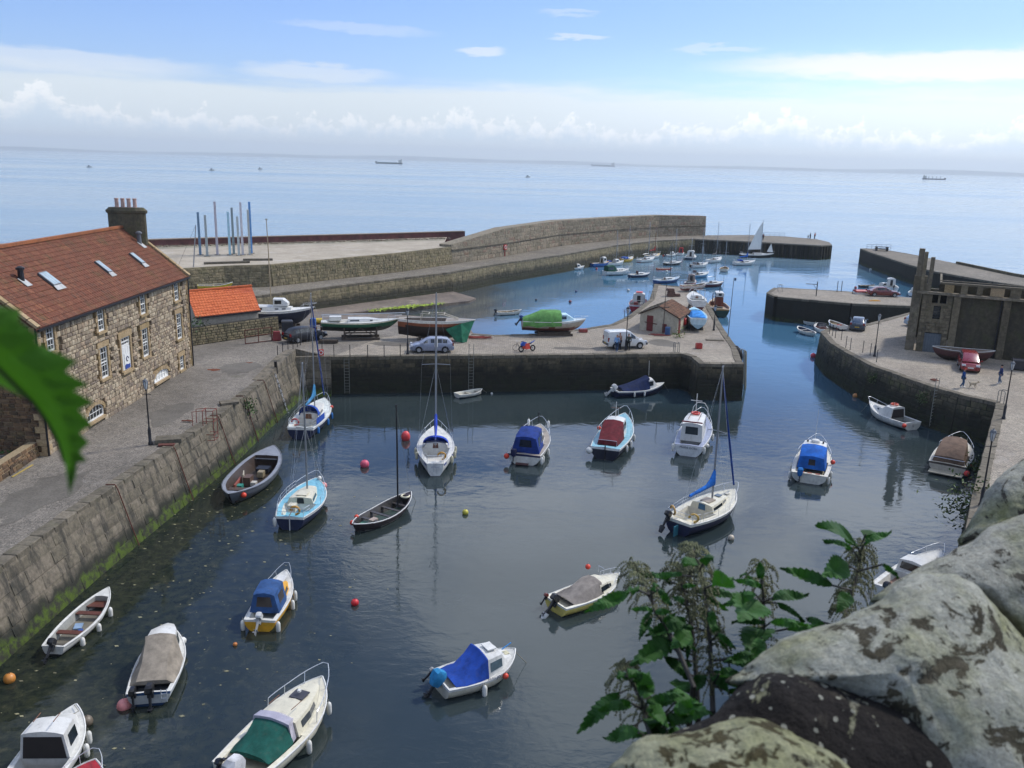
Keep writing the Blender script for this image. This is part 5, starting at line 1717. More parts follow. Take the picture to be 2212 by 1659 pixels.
B_ = Boat('small_cruiser', 'small white cabin cruiser with bright blue cockpit cover and blue shrouded outboard', 1.95, stern=('K', 1562, 1032), bow=('K', 2062, 822), fs=.62, fb=1.0, dr=.3, tw=.86, hull='c9c2ae', bottom='b9b49f', stripe='dcdad6', side=.14, full=3.0)
B_.nick = 'white cruiser with the bright blue cover'
B_.deck(.02, .52, .25, floor='c8c8c0', inner='c8c8c0')
B_.house('coachroof', [(.5, .85, .7, .82), (.53, .84, .69, .84), (.72, .72, .56, .72), (.8, .58, .4, .22), (.9, .4, .26, .08)], GEL).sidewin(1, .1, .98, .28, .78, paint('grey_window', '54646a', .15)).frontwin(2, .1, .9, .2, .8, 1)
B_.hatch(.58, .69, .3, .87, GEL, h=.05).hatch(.84, .9, .14, .1, 'c9c2a0', 'foredeck_hatch')
B_.house('cockpit_cover', [(.1, .78, .35, .06), (.22, .9, .55, .16), (.4, .9, .66, .55), (.5, .87, .73, .88), (.515, .86, .72, .88)], cloth('24489a'), zoff=.03)
B_.motor(-.05, R(35), '2f7fae', .95, shroud=True).motor(.6, R(50), '8d8d8a', .55)
B_.tubep('boathook', [(.82, .02, 1.15), (.95, .05, 1.32)], .03, '3f86c0')
side_text(B_, 'PAPA JO', .17, .56, .55)
B_.fender(.42, -1, where='amidships on').fender(.72, -1, 'd8442c', True, 'under the bow of', .55)

B_ = Boat('day_boat', 'cream and yellow day boat with a grey cover and black outboard', 1.85, stern=('L', 268, 636), bow=('L', 660, 452), fs=.58, fb=.92, dr=.3, tw=.88, hull='d6c268', bottom='c9b65c', stripe='dedac8', side=.15, deck='d6d1bd', full=2.6)
B_.nick = 'cream day boat with the grey cover'
B_.deck(.02, .6, .25, floor='b8b4a4', inner='c8c4b4')
B_.house('coachroof', [(.56, .74, .6, .48), (.7, .66, .5, .42), (.84, .4, .28, .08)], GELC).sidewin(0, .1, 1.0, .25, .8).sidewin(1, .0, .45, .2, .7)
B_.house('boat_cover', [(.14, .72, .3, .05), (.3, .84, .45, .3), (.5, .8, .5, .6), (.6, .72, .5, .56)], cloth('837c74'), zoff=.03)
B_.rails(.82, .35, lean=.05, n=1, r=.013).tubep('grab_rail', [(.72, .3, 1.2), (.72, .3, 1.55), (.72, -.1, 1.55), (.72, -.1, 1.2)], .014, M_steel)
B_.motor(-.02, R(40), '1c1d20', 1.0, bucket='c9c8c2').motor(.62, R(40), '6b2a20', .5)
B_.fender(.68, 1, 'd8442c', True, 'on the foredeck of', .6, drop=-.9)

B_ = Boat('workboat', 'large grey double ended open workboat moored under the left wall', 3.0, stern=('F', 1975, 1500), bow=('G', 375, 970), fs=.95, fm=.75, fb=1.25, dr=.4, dbl=True, hull='5d6167', bottom='2c2e32', side=.24, deck='83878e', boot=.0)
B_.nick = 'grey workboat'
B_.deck(.07, .82, .12, floor='33291f', inner='3a2d24', narrow=.7)
B_.cross_plate(.8, .82, .75, '5d6167').thwart(.22, .5, '4a3a2c', .5, .8)
B_.box(.34, .55, .4, (1.6, .12, .5), '8d4a3a', 'engine_board', .1).box(.42, .1, .45, (.7, .5, .6), '5a463a', 'engine_box').box(.45, .5, .6, (.9, .06, .55), 'b5ad98', 'plywood_sheet', .3)
B_.box(.3, .3, .35, (.4, .4, .35), '2f8272', 'green_bucket').box(.4, -.35, .3, (.4, .35, .25), 'b8b4a8', 'white_tub').box(.58, -.3, .4, (.5, .4, .4), '8c8066', 'fish_box').box(.7, -.1, .35, (.7, .9, .3), '1e232e', 'tarpaulin')
B_.fender(.08, -1, 'd8442c', True, 'under the near end of', .75)

B_ = Boat('sailing_yacht', 'white sailing yacht with pale blue decks and bare mast left of centre', 2.65, stern=('G', 512, 1590), bow=('G', 742, 1250), fs=.85, fb=1.15, dr=.4, tw=.62, hull='1c2540', bottom='1c2540', stripe='d8d6cc', side=.3, deck='78b4c6')
B_.nick = 'yacht with pale blue decks'
B_.deck(.04, .38, .35, floor='78b4c6', inner='d5d2c4')
B_.house('coachroof', [(.38, .85, .7, .42), (.6, .72, .56, .38), (.78, .42, .3, .16)], GELC).sidewin(0, .1, .95, .35, .75).backwin(.36, .64, .1, 1.0, mat=M_dark, name='companionway')
B_.hatch(.42, .55, .32, .45, GELC)
B_.rails(.76, .6, lean=.15, n=1).pushpit(.14, .5).lifelines(.2, .76)
B_.mast(.64, 8.2, .36, r=.06, spread=((.5, .55),), stays=True)
B_.tubep('tiller', [(.0, 0, .95), (.14, .02, 1.05)], .025, M_teak).box(-.01, 0, .35, (.06, .05, 1.2), GEL, 'rudder')
B_.ring(.05, -.25, 1.15, 'b9862c', 'yellow horseshoe lifebuoy on the stern rail of the yacht with pale blue decks', .75, (R(80), 0, R(90)))
B_.box(.16, .1, 1.05, (.5, .45, .45), 'c8c2ac', 'outboard_cover')
B_.fender(.0, 1, 'd8d6cc', where='on the far stern corner of').fender(.9, -1, 'd98a86', True, 'at the bow of', .95, drop=-.15).fender(.97, -1, 'd8d6cc', True, 'small and nearest the stem of', .6, drop=-.3)

B_ = Boat('sailing_yacht', 'dark blue and white yacht with blue dodgers moored in the far left corner', 2.7, stern=('G', 603, 822), bow=('G', 812, 560), fs=.95, fb=1.2, dr=.4, tw=.75, hull='1b2442', bottom='1b2442', stripe='dcdad2', side=.3, deck='cfd3cc')
B_.nick = 'yacht in the far left corner'
B_.deck(.05, .34, .4, floor='b5b3a8', inner='c8c6bc')
B_.house('coachroof', [(.34, .85, .7, .5), (.6, .7, .55, .42), (.82, .38, .25, .12)], GEL).sidewin(0, .1, .95, .3, .7).backwin(.35, .68, .05, .95, mat=M_teak, name='companionway_door')
B_.sprayhood(.32, .42, .8, .85, '2b4fa0', .3).rails(.8, .6, lean=.2, n=1).pushpit(.12, .55).lifelines(.16, .8)
B_.mast(.58, 9.6, .42, spread=((.72, .85),), boom=(3.0, 1.0), cover='3f7fa8', furl='2c4684')
b = MB()
b.loft([[(B_.X(.1), -B_.w(.1) + .02, 1.0), (B_.X(.33), -B_.w(.33) + .02, 1.0), (B_.X(.33), -B_.w(.33) + .02, 1.5), (B_.X(.1), -B_.w(.1) + .02, 1.5)], [(B_.X(.1), -B_.w(.1), 1.0), (B_.X(.33), -B_.w(.33), 1.0), (B_.X(.33), -B_.w(.33), 1.5), (B_.X(.1), -B_.w(.1), 1.5)]])
B_.part(b, 'dodger', cloth('2b4fa0'))
B_.ring(.05, .5, 1.3, 'a8302c', 'red horseshoe lifebuoy on the stern of the yacht in the far left corner', .8, (R(80), 0, R(90)))
B_.fender(.1, -1, '2f6fb0', where='near the stern of').fender(.4, -1, '2f6fb0', where='amidships on').fender(.6, -1, '2f6fb0', where='towards the bow of').fender(.75, -1, 'd8442c', True, 'by the bow of', .6, drop=-.2)

B_ = Boat('sailing_yacht', 'white yacht seen from astern with deep blue sail cover and sprayhood', 2.75, stern=('G', 1770, 1130), bow=('G', 1778, 770), L=8.3, fs=.95, fm=.95, fb=1.25, dr=.4, tw=.42, hull='d3d2cb', bottom='1b1f2c', stripe='c9c8c2', side=.32, full=2.1)
B_.nick = 'white yacht seen from astern'
B_.deck(.07, .42, .45, floor='c4c0b6', inner='cdcbc2')
B_.house('coachroof', [(.42, .9, .72, .42), (.62, .75, .58, .38), (.82, .4, .28, .12)], GEL).sidewin(0, .1, .95, .3, .7).backwin(.38, .62, .0, 1.0, mat=col('5a3a30'), name='companionway_door')
b = MB(); b.torus((B_.X(.42) - .03, 0, B_.zs(.42) + .3), .07, .015, 12, 4, Matrix.Rotation(R(90), 3, 'Y'))
B_.part(b, 'porthole', GEL)
B_.sprayhood(.38, .5, .98, .85, '2848b0', .12).rails(.8, .6, lean=.2, n=1).lifelines(.12, .8).pushpit(.1, .55)
B_.mast(.56, 11.0, .4, r=.075, spread=((.52, 1.05),), boom=(3.0, .95), cover='2a46b4', rad=True)
for sg in (1, -1):
    b = MB()
    b.bar((B_.X(.02), sg * (B_.w(.02) + .015), .78), (B_.X(.3), sg * (B_.w(.3) + .02), .76), .02, .12)
    B_.part(b, 'blue_flash', col('3a4a86'))
B_.ring(.06, -.45, 1.35, 'b9862c', 'yellow horseshoe lifebuoy on the stern rail of the white yacht seen from astern', .75, (R(80), 0, R(90)))
for u, sg, nm in ((.3, 1, 'nearest the stern on the left of'), (.42, 1, 'further forward on the left of'), (.2, -1, 'nearest the stern on the right of'), (.33, -1, 'amidships on the right of'), (.46, -1, 'furthest forward on the right of')):
    B_.fender(u, sg, 'c9c2a4', where=nm, drop=-.1)
B_.tubep('boarding_ladder', [(.0, -.12, 1.0), (-.01, -.12, .35)], .014, M_steel).tubep('boarding_ladder', [(.0, .12, 1.0), (-.01, .12, .35)], .014, M_steel)
transom_text(B_, 'STORMY', .16, .62, '7f86a0')

B_ = Boat('lugger', 'black varnished open sailing boat with a tall bare black mast', 1.85, stern=('K', 985, -8), bow=('G', 1490, 1402), fs=.7, fm=.48, fb=.95, dr=.35, dbl=True, hull='2a2124', bottom='8f8a80', stripe='4a2c26', side=.1, deck='33292a', boot=.06, L=5.6)
B_.nick = 'black open boat with the mast'
B_.deck(.06, .9, .08, floor='2c4038', inner='27231f', narrow=.66)
for u in (.28, .46, .64, .8):
    B_.thwart(u, .4, '3c3836', .22)
B_.box(.3, -.15, .3, (.5, .35, .3), '9a8a7c', 'sail_bundle').box(.2, .1, .2, (.9, .8, .06), '4d7a68', 'green_net')
B_.mast(.76, 6.6, -.25, r=.055, mat=col('1a1a1c'), spread=(), stays=False)
B_.tubep('forestay', [(.99, 0, .95), (.76, 0, 6.6)], .006, M_rope)
B_.ring(.9, .0, .8, 'd8d0b0', 'white and green lifebuoy in the bow of the black open boat', 1.0, (0, 0, 0), .26, .06)
B_.fender(.08, 1, 'd8442c', True, 'at the near end of', .65, drop=-.1).fender(.22, 1, 'd8442c', True, 'further up the side of', .6, drop=-.2)

B_ = Boat('cabin_boat', 'navy motorboat with dark blue cover lying along the pier wall', 2.1, stern=('H', 1105, 316), bow=('H', 1462, 264), fs=.68, fb=1.05, dr=.3, tw=.85, hull='1a2240', bottom='1a2240', stripe='d8d8d2', side=.14)
B_.nick = 'navy motorboat by the pier wall'
B_.deck(.02, .6, .25, floor='999999', inner='cccccc')
B_.house('cuddy', [(.62, .8, .64, .95), (.72, .74, .58, .9), (.82, .5, .36, .2)], GEL).sidewin(0, .15, .95, .35, .85).frontwin(1, .06, .94, .15, .85)
B_.house('boat_cover', [(.1, .8, .5, .22), (.3, .95, .5, .5), (.55, .92, .5, .95), (.64, .84, .56, 1.12)], cloth('1d2a4c'), zoff=.03)
B_.motor(0, R(50), 'c8c8c4', 1.15, leg='b9b9b4').tubep('aerial', [(.7, .2, 1.8), (.69, .2, 3.3)], .02, GEL)
for u, nm in ((.3, 'nearest the stern of'), (.5, 'amidships on')):
    B_.fender(u, -1, where=nm, size=.8)

B_ = Boat('dinghy', 'little white rowing dinghy below the ladder on the pier wall', 1.25, stern=('G', 1957, 527), bow=('G', 2154, 484), L=2.9, fs=.42, fb=.55, dr=.12, hull='d5d2c6', bottom='2a3a50', side=.07, full=2.8)
B_.nick = 'little white dinghy'
B_.deck(.02, .94, .1, floor='b9b5a4', inner='cfcab8').thwart(.45, .3, 'a9a595', .22).thwart(.12, .3, 'b9b5a4', .3).thwart(.8, .32, 'a9a595', .22)

B_ = Boat('canopy_cruiser', 'white motor cruiser with navy blue canopy moored left of the red covered boat', 2.65, stern=('H', 455, 785), bow=('H', 583, 548), L=6.6, fs=.8, fb=1.25, dr=.35, tw=.92, hull='cfccc0', bottom='2a1d22', stripe='22264a', side=.3, deck='9a9184')
B_.nick = 'navy canopied cruiser'
B_.deck(.05, .45, .35, floor='c4c0b4', inner='c9c5ba')
B_.house('coachroof', [(.45, .9, .72, .5), (.66, .78, .6, .42), (.84, .4, .28, .1)], GEL).sidewin(0, .05, .95, .3, .8)
B_.house('canopy', [(.07, 1.08, .78, 1.25), (.12, 1.05, .8, 1.38), (.4, .98, .8, 1.5), (.5, .85, .68, .9), (.55, .8, .6, .5)], cloth('223a7a')).backwin(.25, .75, .42, .9, mat=paint('navy_window', '101626', .25)).sidewin(1, .05, .45, .35, .85).sidewin(1, .55, .97, .35, .85).frontwin(2, .05, .95, .1, .9, 3)
B_.rails(.58, .85, lean=.1, n=2, r=.02)
B_.box(-.02, .1, .12, (.5, .95, .05), '4a2a28', 'bathing_platform').box(.97, .12, 1.9, (.08, .08, .8), M_dark, 'spotlight')
B_.fender(.0, 1, 'd8442c', True, 'at the stern of', .9, drop=-.1).fender(.01, -1, where='on the stern corner of').fender(.08, -1, where='second from the stern of').fender(.35, -1, where='amidships on')
B_.fender(.86, 1, where='stowed at the left of the bow rail on', drop=-.9).fender(.86, -1, where='stowed at the right of the bow rail on', drop=-.9)
B_.motor(.75, R(20), '1e2340', .8, shroud=True)

B_ = Boat('motor_cruiser', 'black hulled motor boat with pale blue decks and dark red cockpit cover', 2.75, stern=('H', 1040, 735), bow=('H', 1195, 462), L=8.2, fs=.95, fb=1.5, dr=.4, tw=.8, hull='1c1e2c', bottom='3a1a1c', stripe='dcdad2', side=.42, deck='7eaebb')
B_.nick = 'boat with the dark red cover'
B_.deck(.06, .4, .4, floor='a8c4c8', inner='c9cbc6')
B_.house('wheelhouse', [(.36, .85, .74, 1.35), (.55, .82, .7, 1.3), (.64, .7, .5, .4), (.82, .4, .3, .25)], GEL).sidewin(0, .1, .45, .4, .85).sidewin(0, .55, .95, .4, .85).frontwin(1, .05, .95, .2, .85, 3)
B_.house('boat_cover', [(.1, .8, .72, .35), (.22, .88, .8, .75), (.37, .9, .78, 1.42)], cloth('64262c'), zoff=.02)
B_.hatch(.7, .8, .28, .36, '4a5058').rails(.45, .75, lean=.25, n=4, r=.02).tubep('signal_mast', [(.5, .05, 2.2), (.5, .05, 3.5)], .03, GEL).tubep('yard', [(.5, -.35, 3.0), (.5, .45, 3.0)], .025, M_teak)
B_.tubep('stern_rail', [(.04, .8, 1.0), (.04, .8, 1.45), (.04, -.8, 1.45), (.04, -.8, 1.0)], .018, M_steel).box(-.01, 0, .5, (.08, .08, 1.3), '1c1a1c', 'rudder')
B_.fender(.0, 1, 'd8d6cc', True, 'at the stern of', 1.1, drop=-.05).fender(.2, -1, where='nearest the stern of').fender(.36, -1, where='second from the stern of').fender(.55, -1, where='furthest forward on').fender(.55, 1, 'd8442c', True, 'on the far side of', .7, drop=-.4)

B_ = Boat('pilot_cruiser', 'white launch with grey decks and tall wheelhouse carrying a red lifebuoy on its roof', 2.6, stern=('H', 1640, 718), bow=('H', 1757, 442), L=8.2, fs=.9, fb=1.35, dr=.4, tw=.82, hull='cfd0cc', bottom='1c1d2c', stripe='dcdad6', side=.36, deck='8f97ac')
B_.nick = 'white launch'
B_.deck(.03, .2, .45, floor='86868a', inner='a9a9a4')
B_.house('wheelhouse', [(.16, .86, .78, 1.45), (.34, .86, .78, 1.6), (.54, .8, .7, 1.5), (.6, .7, .55, .55), (.78, .4, .3, .3)], GEL).backwin(.2, .8, .42, .88, mat=paint('aft_window', '2c3336', .15)).sidewin(1, .1, .55, .45, .82).sidewin(1, .62, .95, .45, .82).frontwin(2, .05, .95, .2, .85, 3)
b = MB(); b.box((B_.X(.155), 0, 2.42), (.06, 1.6, .1)); B_.part(b, 'red_trim', col('7a2c30'))
for y in (.4, -.4):
    B_.tubep('roof_rail', [(.22, y, 2.48), (.48, y, 2.45)], .022, M_teak)
B_.rails(.5, .6, lean=.1, n=3, r=.018).tubep('signal_mast', [(.56, .15, 2.2), (.56, .15, 3.9)], .035, GEL).tubep('yard', [(.56, -.3, 3.3), (.56, .6, 3.3)], .03, GEL)
B_.tubep('bow_arch', [(.8, .7, 1.4), (.81, .6, 2.2), (.82, .3, 2.6), (.82, -.3, 2.6), (.81, -.6, 2.2), (.8, -.7, 1.4)], .03, GEL)
B_.ring(.44, .05, 2.52, 'c8382c', 'red lifebuoy lying on the roof of the white launch', 1.0, (0, 0, 0), .3, .08)
transom_text(B_, 'MARIE DOLL', .24, .62, '3a3c44')
for u, sg, nm, bl in ((.0, 1, 'on the left stern corner of', 0), (.03, 1, 'small and round at the stern of', 1), (.02, -1, 'on the right stern corner of', 0), (.16, -1, 'round and pale on the right quarter of', 1), (.5, -1, 'furthest forward on the right of', 0), (.48, 1, 'on the far left side of', 0)):
    B_.fender(u, sg, 'd8d6cc', bool(bl), nm, .75 if bl else 1.0, drop=-.05)

B_ = Boat('sailing_yacht', 'navy hulled yacht with bright blue sail cover and black outboard right of centre', 2.7, stern=('H', 1567, 1262), bow=('H', 1968, 1030), fs=.9, fb=1.2, dr=.4, tw=.66, hull='161c3a', bottom='14182c', stripe='d6d2c2', side=.34, deck='cfcab6')
B_.nick = 'navy yacht with the blue sail cover'
B_.deck(.05, .4, .4, floor='c9c0a4', inner='cfc8b4')
B_.house('coachroof', [(.4, .86, .7, .48), (.62, .7, .55, .42), (.8, .36, .26, .12)], GELC).sidewin(0, .1, .95, .3, .7).sidewin(1, .05, .6, .35, .75).backwin(.35, .66, .15, 1.0, mat=col('2c5a78'), name='companionway_door')
B_.hatch(.44, .56, .34, .48, '8d8070').hatch(.66, .72, .18, .38, '5c6a78').hatch(.84, .88, .14, .06, 'b9b5a8')
B_.rails(.8, .6, lean=.25, n=1).pushpit(.12, .55).lifelines(.16, .8)
B_.mast(.58, 8.6, .45, r=.065, spread=((.52, .7),), boom=(2.9, .95), cover='1f66b8', furl='24407e')
B_.motor(.72, R(38), '17181c', 1.0, bucket='1c1c20').box(-.03, 0, .2, (.5, .06, .9), '35707f', 'rudder')
B_.ring(.04, .6, 1.35, 'c09858', 'tan horseshoe lifebuoy on the far stern corner of the navy yacht', .75, (R(80), 0, R(60)))
B_.ring(.06, -.8, 1.2, 'c09a48', 'tan horseshoe lifebuoy on the near stern corner of the navy yacht', .75, (R(80), 0, R(120)))

B_ = Boat('canopy_cruiser', 'white motorboat with bright blue aft canopy moored near the right quay', 2.6, stern=('I', 525, 1010), bow=('I', 600, 712), L=6.8, fs=.72, fb=1.3, dr=.3, tw=.92, hull='cfcdc0', bottom='1b2238', stripe='c9c6b8', side=.22, deck='cdc8b8')
B_.nick = 'boat with the bright blue canopy'
B_.deck(.04, .5, .3, floor='b4ab94', inner='c9c3b0')
B_.house('wheelhouse', [(.42, .98, .84, 1.35), (.62, .95, .78, 1.3), (.72, .7, .5, .4), (.86, .35, .25, .15)], GEL).sidewin(0, .1, .9, .4, .8).frontwin(1, .05, .95, .2, .85, 3)
B_.house('canopy', [(.2, .98, .84, .95), (.3, 1.0, .88, 1.3), (.43, 1.0, .88, 1.42), (.45, .96, .86, 1.4)], cloth('1c5aa8')).backwin(.36, .62, .35, .85, mat=paint('canopy_pane', '1c232c', .25))
B_.rails(.6, .7, lean=.1, n=3, r=.018).motor(.62, R(10), '2468a8', .8, shroud=True)
b = MB(); b.lathe([(.3, 0), (.32, .1), (.26, .2), (.1, .24)], 14, (B_.X(.55), 0, B_.zs(.55) + 1.33)); B_.part(b, 'radar_dome', GEL)
for y in (.55, -.55):
    B_.box(.55, y, B_.zs(.55) + 1.38, (.12, .12, .14), M_dark, 'roof_lamp')
for y in (-.55, 0, .5):
    B_.box(.035, y, .74, (.2, .3, .03), '8a4a34', 'teak_step')
B_.tubep('whip_aerial', [(.7, .1, 1.9), (.72, .1, 4.3)], .012, GEL)
for u, sg, nm in ((.05, 1, 'nearest the stern on the left of'), (.3, 1, 'amidships on the left of'), (.05, -1, 'nearest the stern on the right of'), (.25, -1, 'amidships on the right of')):
    B_.fender(u, sg, where=nm)
B_.fender(.45, -1, 'd8442c', True, 'by the wheelhouse of', .75, drop=-.5)

B_ = Boat('cabin_boat', 'white cabin boat with red lifebuoy on its roof lying under the right quay', 2.1, stern=('I', 1342, 604), bow=('I', 1000, 432), fs=.7, fb=1.25, dr=.3, tw=.85, hull='c9c7bc', bottom='2a2a2c', stripe='dcdad0', side=.16)
B_.nick = 'cabin boat under the right quay'
B_.deck(.03, .36, .25, floor='44423e', inner='a09e94')
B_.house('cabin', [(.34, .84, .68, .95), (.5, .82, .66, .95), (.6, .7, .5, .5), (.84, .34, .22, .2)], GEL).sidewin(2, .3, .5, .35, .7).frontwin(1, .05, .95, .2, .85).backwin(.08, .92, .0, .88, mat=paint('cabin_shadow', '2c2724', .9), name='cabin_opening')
B_.box(.4, .1, 1.0, (.4, .4, .5), 'cfc9b4', 'helm_seat').rails(.62, .5, lean=.1, n=2, h0=.3)
B_.ring(.44, 0, 1.72, 'c8462c', 'orange lifebuoy on the cabin roof of the boat under the right quay', 1.0, (0, 0, 0), .28, .07)
B_.fender(.0, 1, 'd8442c', True, 'at the stern of', .8, drop=-.1)
transom_text(B_, '12', .3, .3, '3a3a3c')

B_ = Boat('canopy_cruiser', 'cream motorboat with brown canopy and wide stern platform under the right quay', 2.7, stern=('I', 1612, 930), bow=('I', 1722, 712), L=6.4, fs=.85, fb=1.3, dr=.3, tw=.93, hull='b5ad9c', bottom='1c1a1a', stripe='4a4038', side=.2, deck='c5beab')
B_.nick = 'boat with the brown canopy'
B_.deck(.04, .5, .35, floor='8a8272', inner='a49c8a')
B_.house('coachroof', [(.5, .95, .78, .6), (.7, .75, .58, .5), (.88, .35, .25, .12)], GELC).sidewin(0, .1, .95, .3, .8)
B_.house('canopy', [(.04, 1.12, .98, .5), (.14, 1.14, .95, .95), (.4, 1.08, .85, 1.35), (.53, .9, .72, 1.3), (.58, .85, .6, .6)], cloth('6d5a4c')).sidewin(2, .1, .9, .3, .85).frontwin(3, .05, .95, .1, .85, 3)
b = MB(); b.box((-B_.L / 2 - .35, 0, .22), (.75, 2.3, .07)); B_.part(b, 'bathing_platform', col('aaa390'))
B_.tubep('stern_rail', [(.0, 1.1, .85), (.0, 1.1, 1.25), (.0, -1.1, 1.25), (.0, -1.1, .85)], .02, M_steel).rails(.62, .65, lean=.1, n=2)
B_.fender(.0, -1, 'd23a34', True, 'at the stern of', .9, drop=.1).fender(.3, -1, 'd23a34', True, 'amidships on', .7).fender(.5, -1, where='further forward on')

B_ = Boat('motor_cruiser', 'white sports cruiser half hidden behind the nettles and foreground stones', 2.0, stern=('M', 1060, 690), bow=('M', 1345, 478), fs=.7, fb=1.0, dr=.3, tw=.85, hull='d3d2cb', bottom='23262c', side=.2)
B_.nick = 'cruiser half hidden by the stones'
B_.deck(.03, .4, .3, floor='8a6a54', inner='c4c4bc')
B_.house('coachroof', [(.42, .82, .66, .75), (.56, .78, .6, .75), (.74, .5, .4, .25), (.86, .3, .2, .1)], GEL).sidewin(0, .1, 1.0, .3, .85).frontwin(1, .06, .94, .1, .9, 1, paint('grey_window', '54646a', .15)).backwin(.1, .9, .3, .9)
B_.rails(.7, .5, lean=.15, n=1, r=.012).motor(0, R(15), '1c1d20', .9).box(.1, 0, .62, (.5, .7, .05), '8d4e34', 'teak_seat')

# ---- outer basin: (name, label, pixel of the waterline middle, heading, length, beam, hull, bottom, deck, kind of house, mast, extras)
def far_boat(name, label, px, hdg, L, B, hull='d3d2cb', bottom='2a2c34', deck='c9c8c0', fs=.7, fb=1.1, house='cuddy', hc=None, mast=0, mcol=None, cover=None, furl=None, boom=2.3, dbl=False, stripe=None, boxes=(), roof=None, motor=False, tw=.8, cat='boat', z0=0.0, pos=None, dr=.35):
    bt = Boat(name, label, B, pos=pos or px, hdg=hdg, L=L, fs=fs, fb=fb, hull=hull, bottom=bottom, deck=deck, stripe=stripe, dbl=dbl, tw=tw, cat=cat, z0=z0, dr=dr)
    bt.nick = label
    hm = hc or GEL
    if house == 'yacht':
        bt.deck(.07, .38, .35, floor='a8a498', inner='b8b6ac')
        bt.house('coachroof', [(.38, B * .31, B * .26, .42), (.62, B * .26, B * .2, .36), (.8, B * .14, B * .1, .12)], hm).sidewin(0, .1, .95, .3, .75).backwin(.36, .64, .1, .95, mat=M_teak, name='companionway_door')
        bt.rails(.8, .55, lean=.15, n=1).pushpit(.1, .5)
    elif house == 'cuddy':
        bt.deck(.04, .52, .25, floor='8d897c', inner='b8b6ac')
        bt.house('cuddy', [(.5, B * .36, B * .29, .75), (.66, B * .32, B * .25, .7), (.78, B * .2, B * .14, .15)], hm).sidewin(0, .1, .9, .35, .85).frontwin(1, .06, .94, .15, .85)
    elif house == 'wheel':
        bt.deck(.04, .45, .3, floor='8d897c', inner='b8b6ac')
        bt.house('wheelhouse', [(.42, B * .34, B * .3, 1.45), (.62, B * .33, B * .29, 1.4), (.68, B * .28, B * .24, .6), (.8, B * .16, B * .12, .2)], hm).sidewin(0, .12, .46, .45, .85).sidewin(0, .54, .9, .45, .85).frontwin(1, .05, .95, .35, .9, 3).backwin(.35, .65, .05, .85, mat=M_dark, name='doorway')
    elif house == 'forewheel':
        bt.deck(.04, .6, .3, floor='8d897c', inner='b8b6ac')
        bt.house('wheelhouse', [(.58, B * .34, B * .3, 1.3), (.72, B * .31, B * .28, 1.25), (.76, B * .28, B * .24, .5)], hm).sidewin(0, .15, .85, .45, .85).frontwin(1, .05, .95, .35, .9, 3).backwin(.3, .7, .05, .85, mat=M_dark, name='doorway')
    elif house == 'open':
        bt.deck(.03, .92, .12, floor='6f6250', inner='8a7a60', side=.1)
        for u in (.2, .45, .7):
            bt.thwart(u, .35 * fs / .5, 'a08a66', .22)
    if mast:
        bt.mast(.6 if house != 'open' else .68, mast, .35, spread=((.55, .6),), mat=mcol, boom=(boom, .9) if boom else None, cover=cover, furl=furl)
    if motor:
        bt.motor(0, R(15), '26272b', .85)
    for (u, y, z, d, c_, nm) in boxes:
        bt.box(u, y, z, d, c_, nm)
    return bt
far_boat('motorboat', 'small white motorboat with outboard nearest the promenade wall', ('Q', 368, 622), 60, 4.2, 1.6, bottom='23303a', motor=True, fs=.5, fb=.8)
far_boat('wheelhouse_boat', 'blue hulled boat with a square white wheelhouse near the promenade wall', ('Q', 600, 592), 55, 5.2, 2.1, hull='2f5f9c', bottom='24508c', house='forewheel', deck='b08a5c', fs=.8, fb=1.15)
bt = far_boat('motor_cruiser', 'white cruiser lying just behind the green canopied cruiser', ('Q', 735, 582), 60, 5.2, 2.0, stripe='d8d6cc', boxes=((.2, 0, 1.0, (.9, 1.1, .3), cloth('2c4684'), 'blue_cover'),), mast=6.5, boom=0)
bt = far_boat('motor_cruiser', 'white cruiser with dark green canopy and portholes in the outer basin', ('Q', 758, 672), 62, 6.0, 2.3, house='none', fs=.85, fb=1.25)
bt.deck(.04, .4, .3).house('coachroof', [(.36, .85, .7, .5), (.8, .45, .32, .3)], GEL).sidewin(0, .1, .25, .3, .75).sidewin(0, .35, .5, .3, .75).sidewin(0, .6, .75, .3, .75)
bt.house('canopy', [(.06, .9, .72, 1.1), (.32, .88, .7, 1.25), (.42, .8, .6, .7)], cloth('1f4a3c')).sidewin(0, .15, .85, .35, .8).rails(.7, .6, n=2)
far_boat('yacht', 'white yacht with yellow hull band and blue cover by the far wall', ('Q', 862, 545), 35, 5.0, 2.0, hull='c9a23a', bottom='b58f2c', house='yacht', boxes=((.22, 0, 1.0, (1.2, 1.3, .35), cloth('2b55a8'), 'blue_cover'), (.1, .9, .7, (.3, .2, .4), 'b0402c', 'red_fender')), mast=7.0, boom=0)
far_boat('yacht', 'white yacht with tall mast moored off the middle of the far wall', ('Q', 1045, 548), 45, 5.8, 2.1, house='yacht', bottom='7a3430', mast=8.0, boom=2.2)
far_boat('yacht', 'yellow decked yacht with red cover just behind the tall masted white yacht', ('Q', 1110, 512), 45, 5.2, 2.0, deck='c4a868', house='yacht', cover='9a3a34', mast=6.5, mcol=M_teak)
far_boat('motorboat', 'small white motorboat with orange buoy beside the red cabined boat', ('Q', 1280, 497), 60, 3.4, 1.5, motor=True, fs=.5, fb=.75, boxes=((.0, .9, .2, (.3, .3, .3), 'd8442c', 'orange_float'),))
far_boat('cabin_boat', 'small white boat with a red cabin front close to the far wall', ('Q', 1372, 482), 20, 3.6, 1.7, hc=col('b0302c'), fs=.6, fb=.8, house='forewheel')
far_boat('sloop', 'black hulled small sloop with white decks in the outer basin', ('Q', 1300, 578), 60, 4.8, 1.8, hull='1c2028', bottom='1c2028', stripe='d5d2c4', house='yacht', mast=7.0, boom=0, fs=.6, fb=.85)
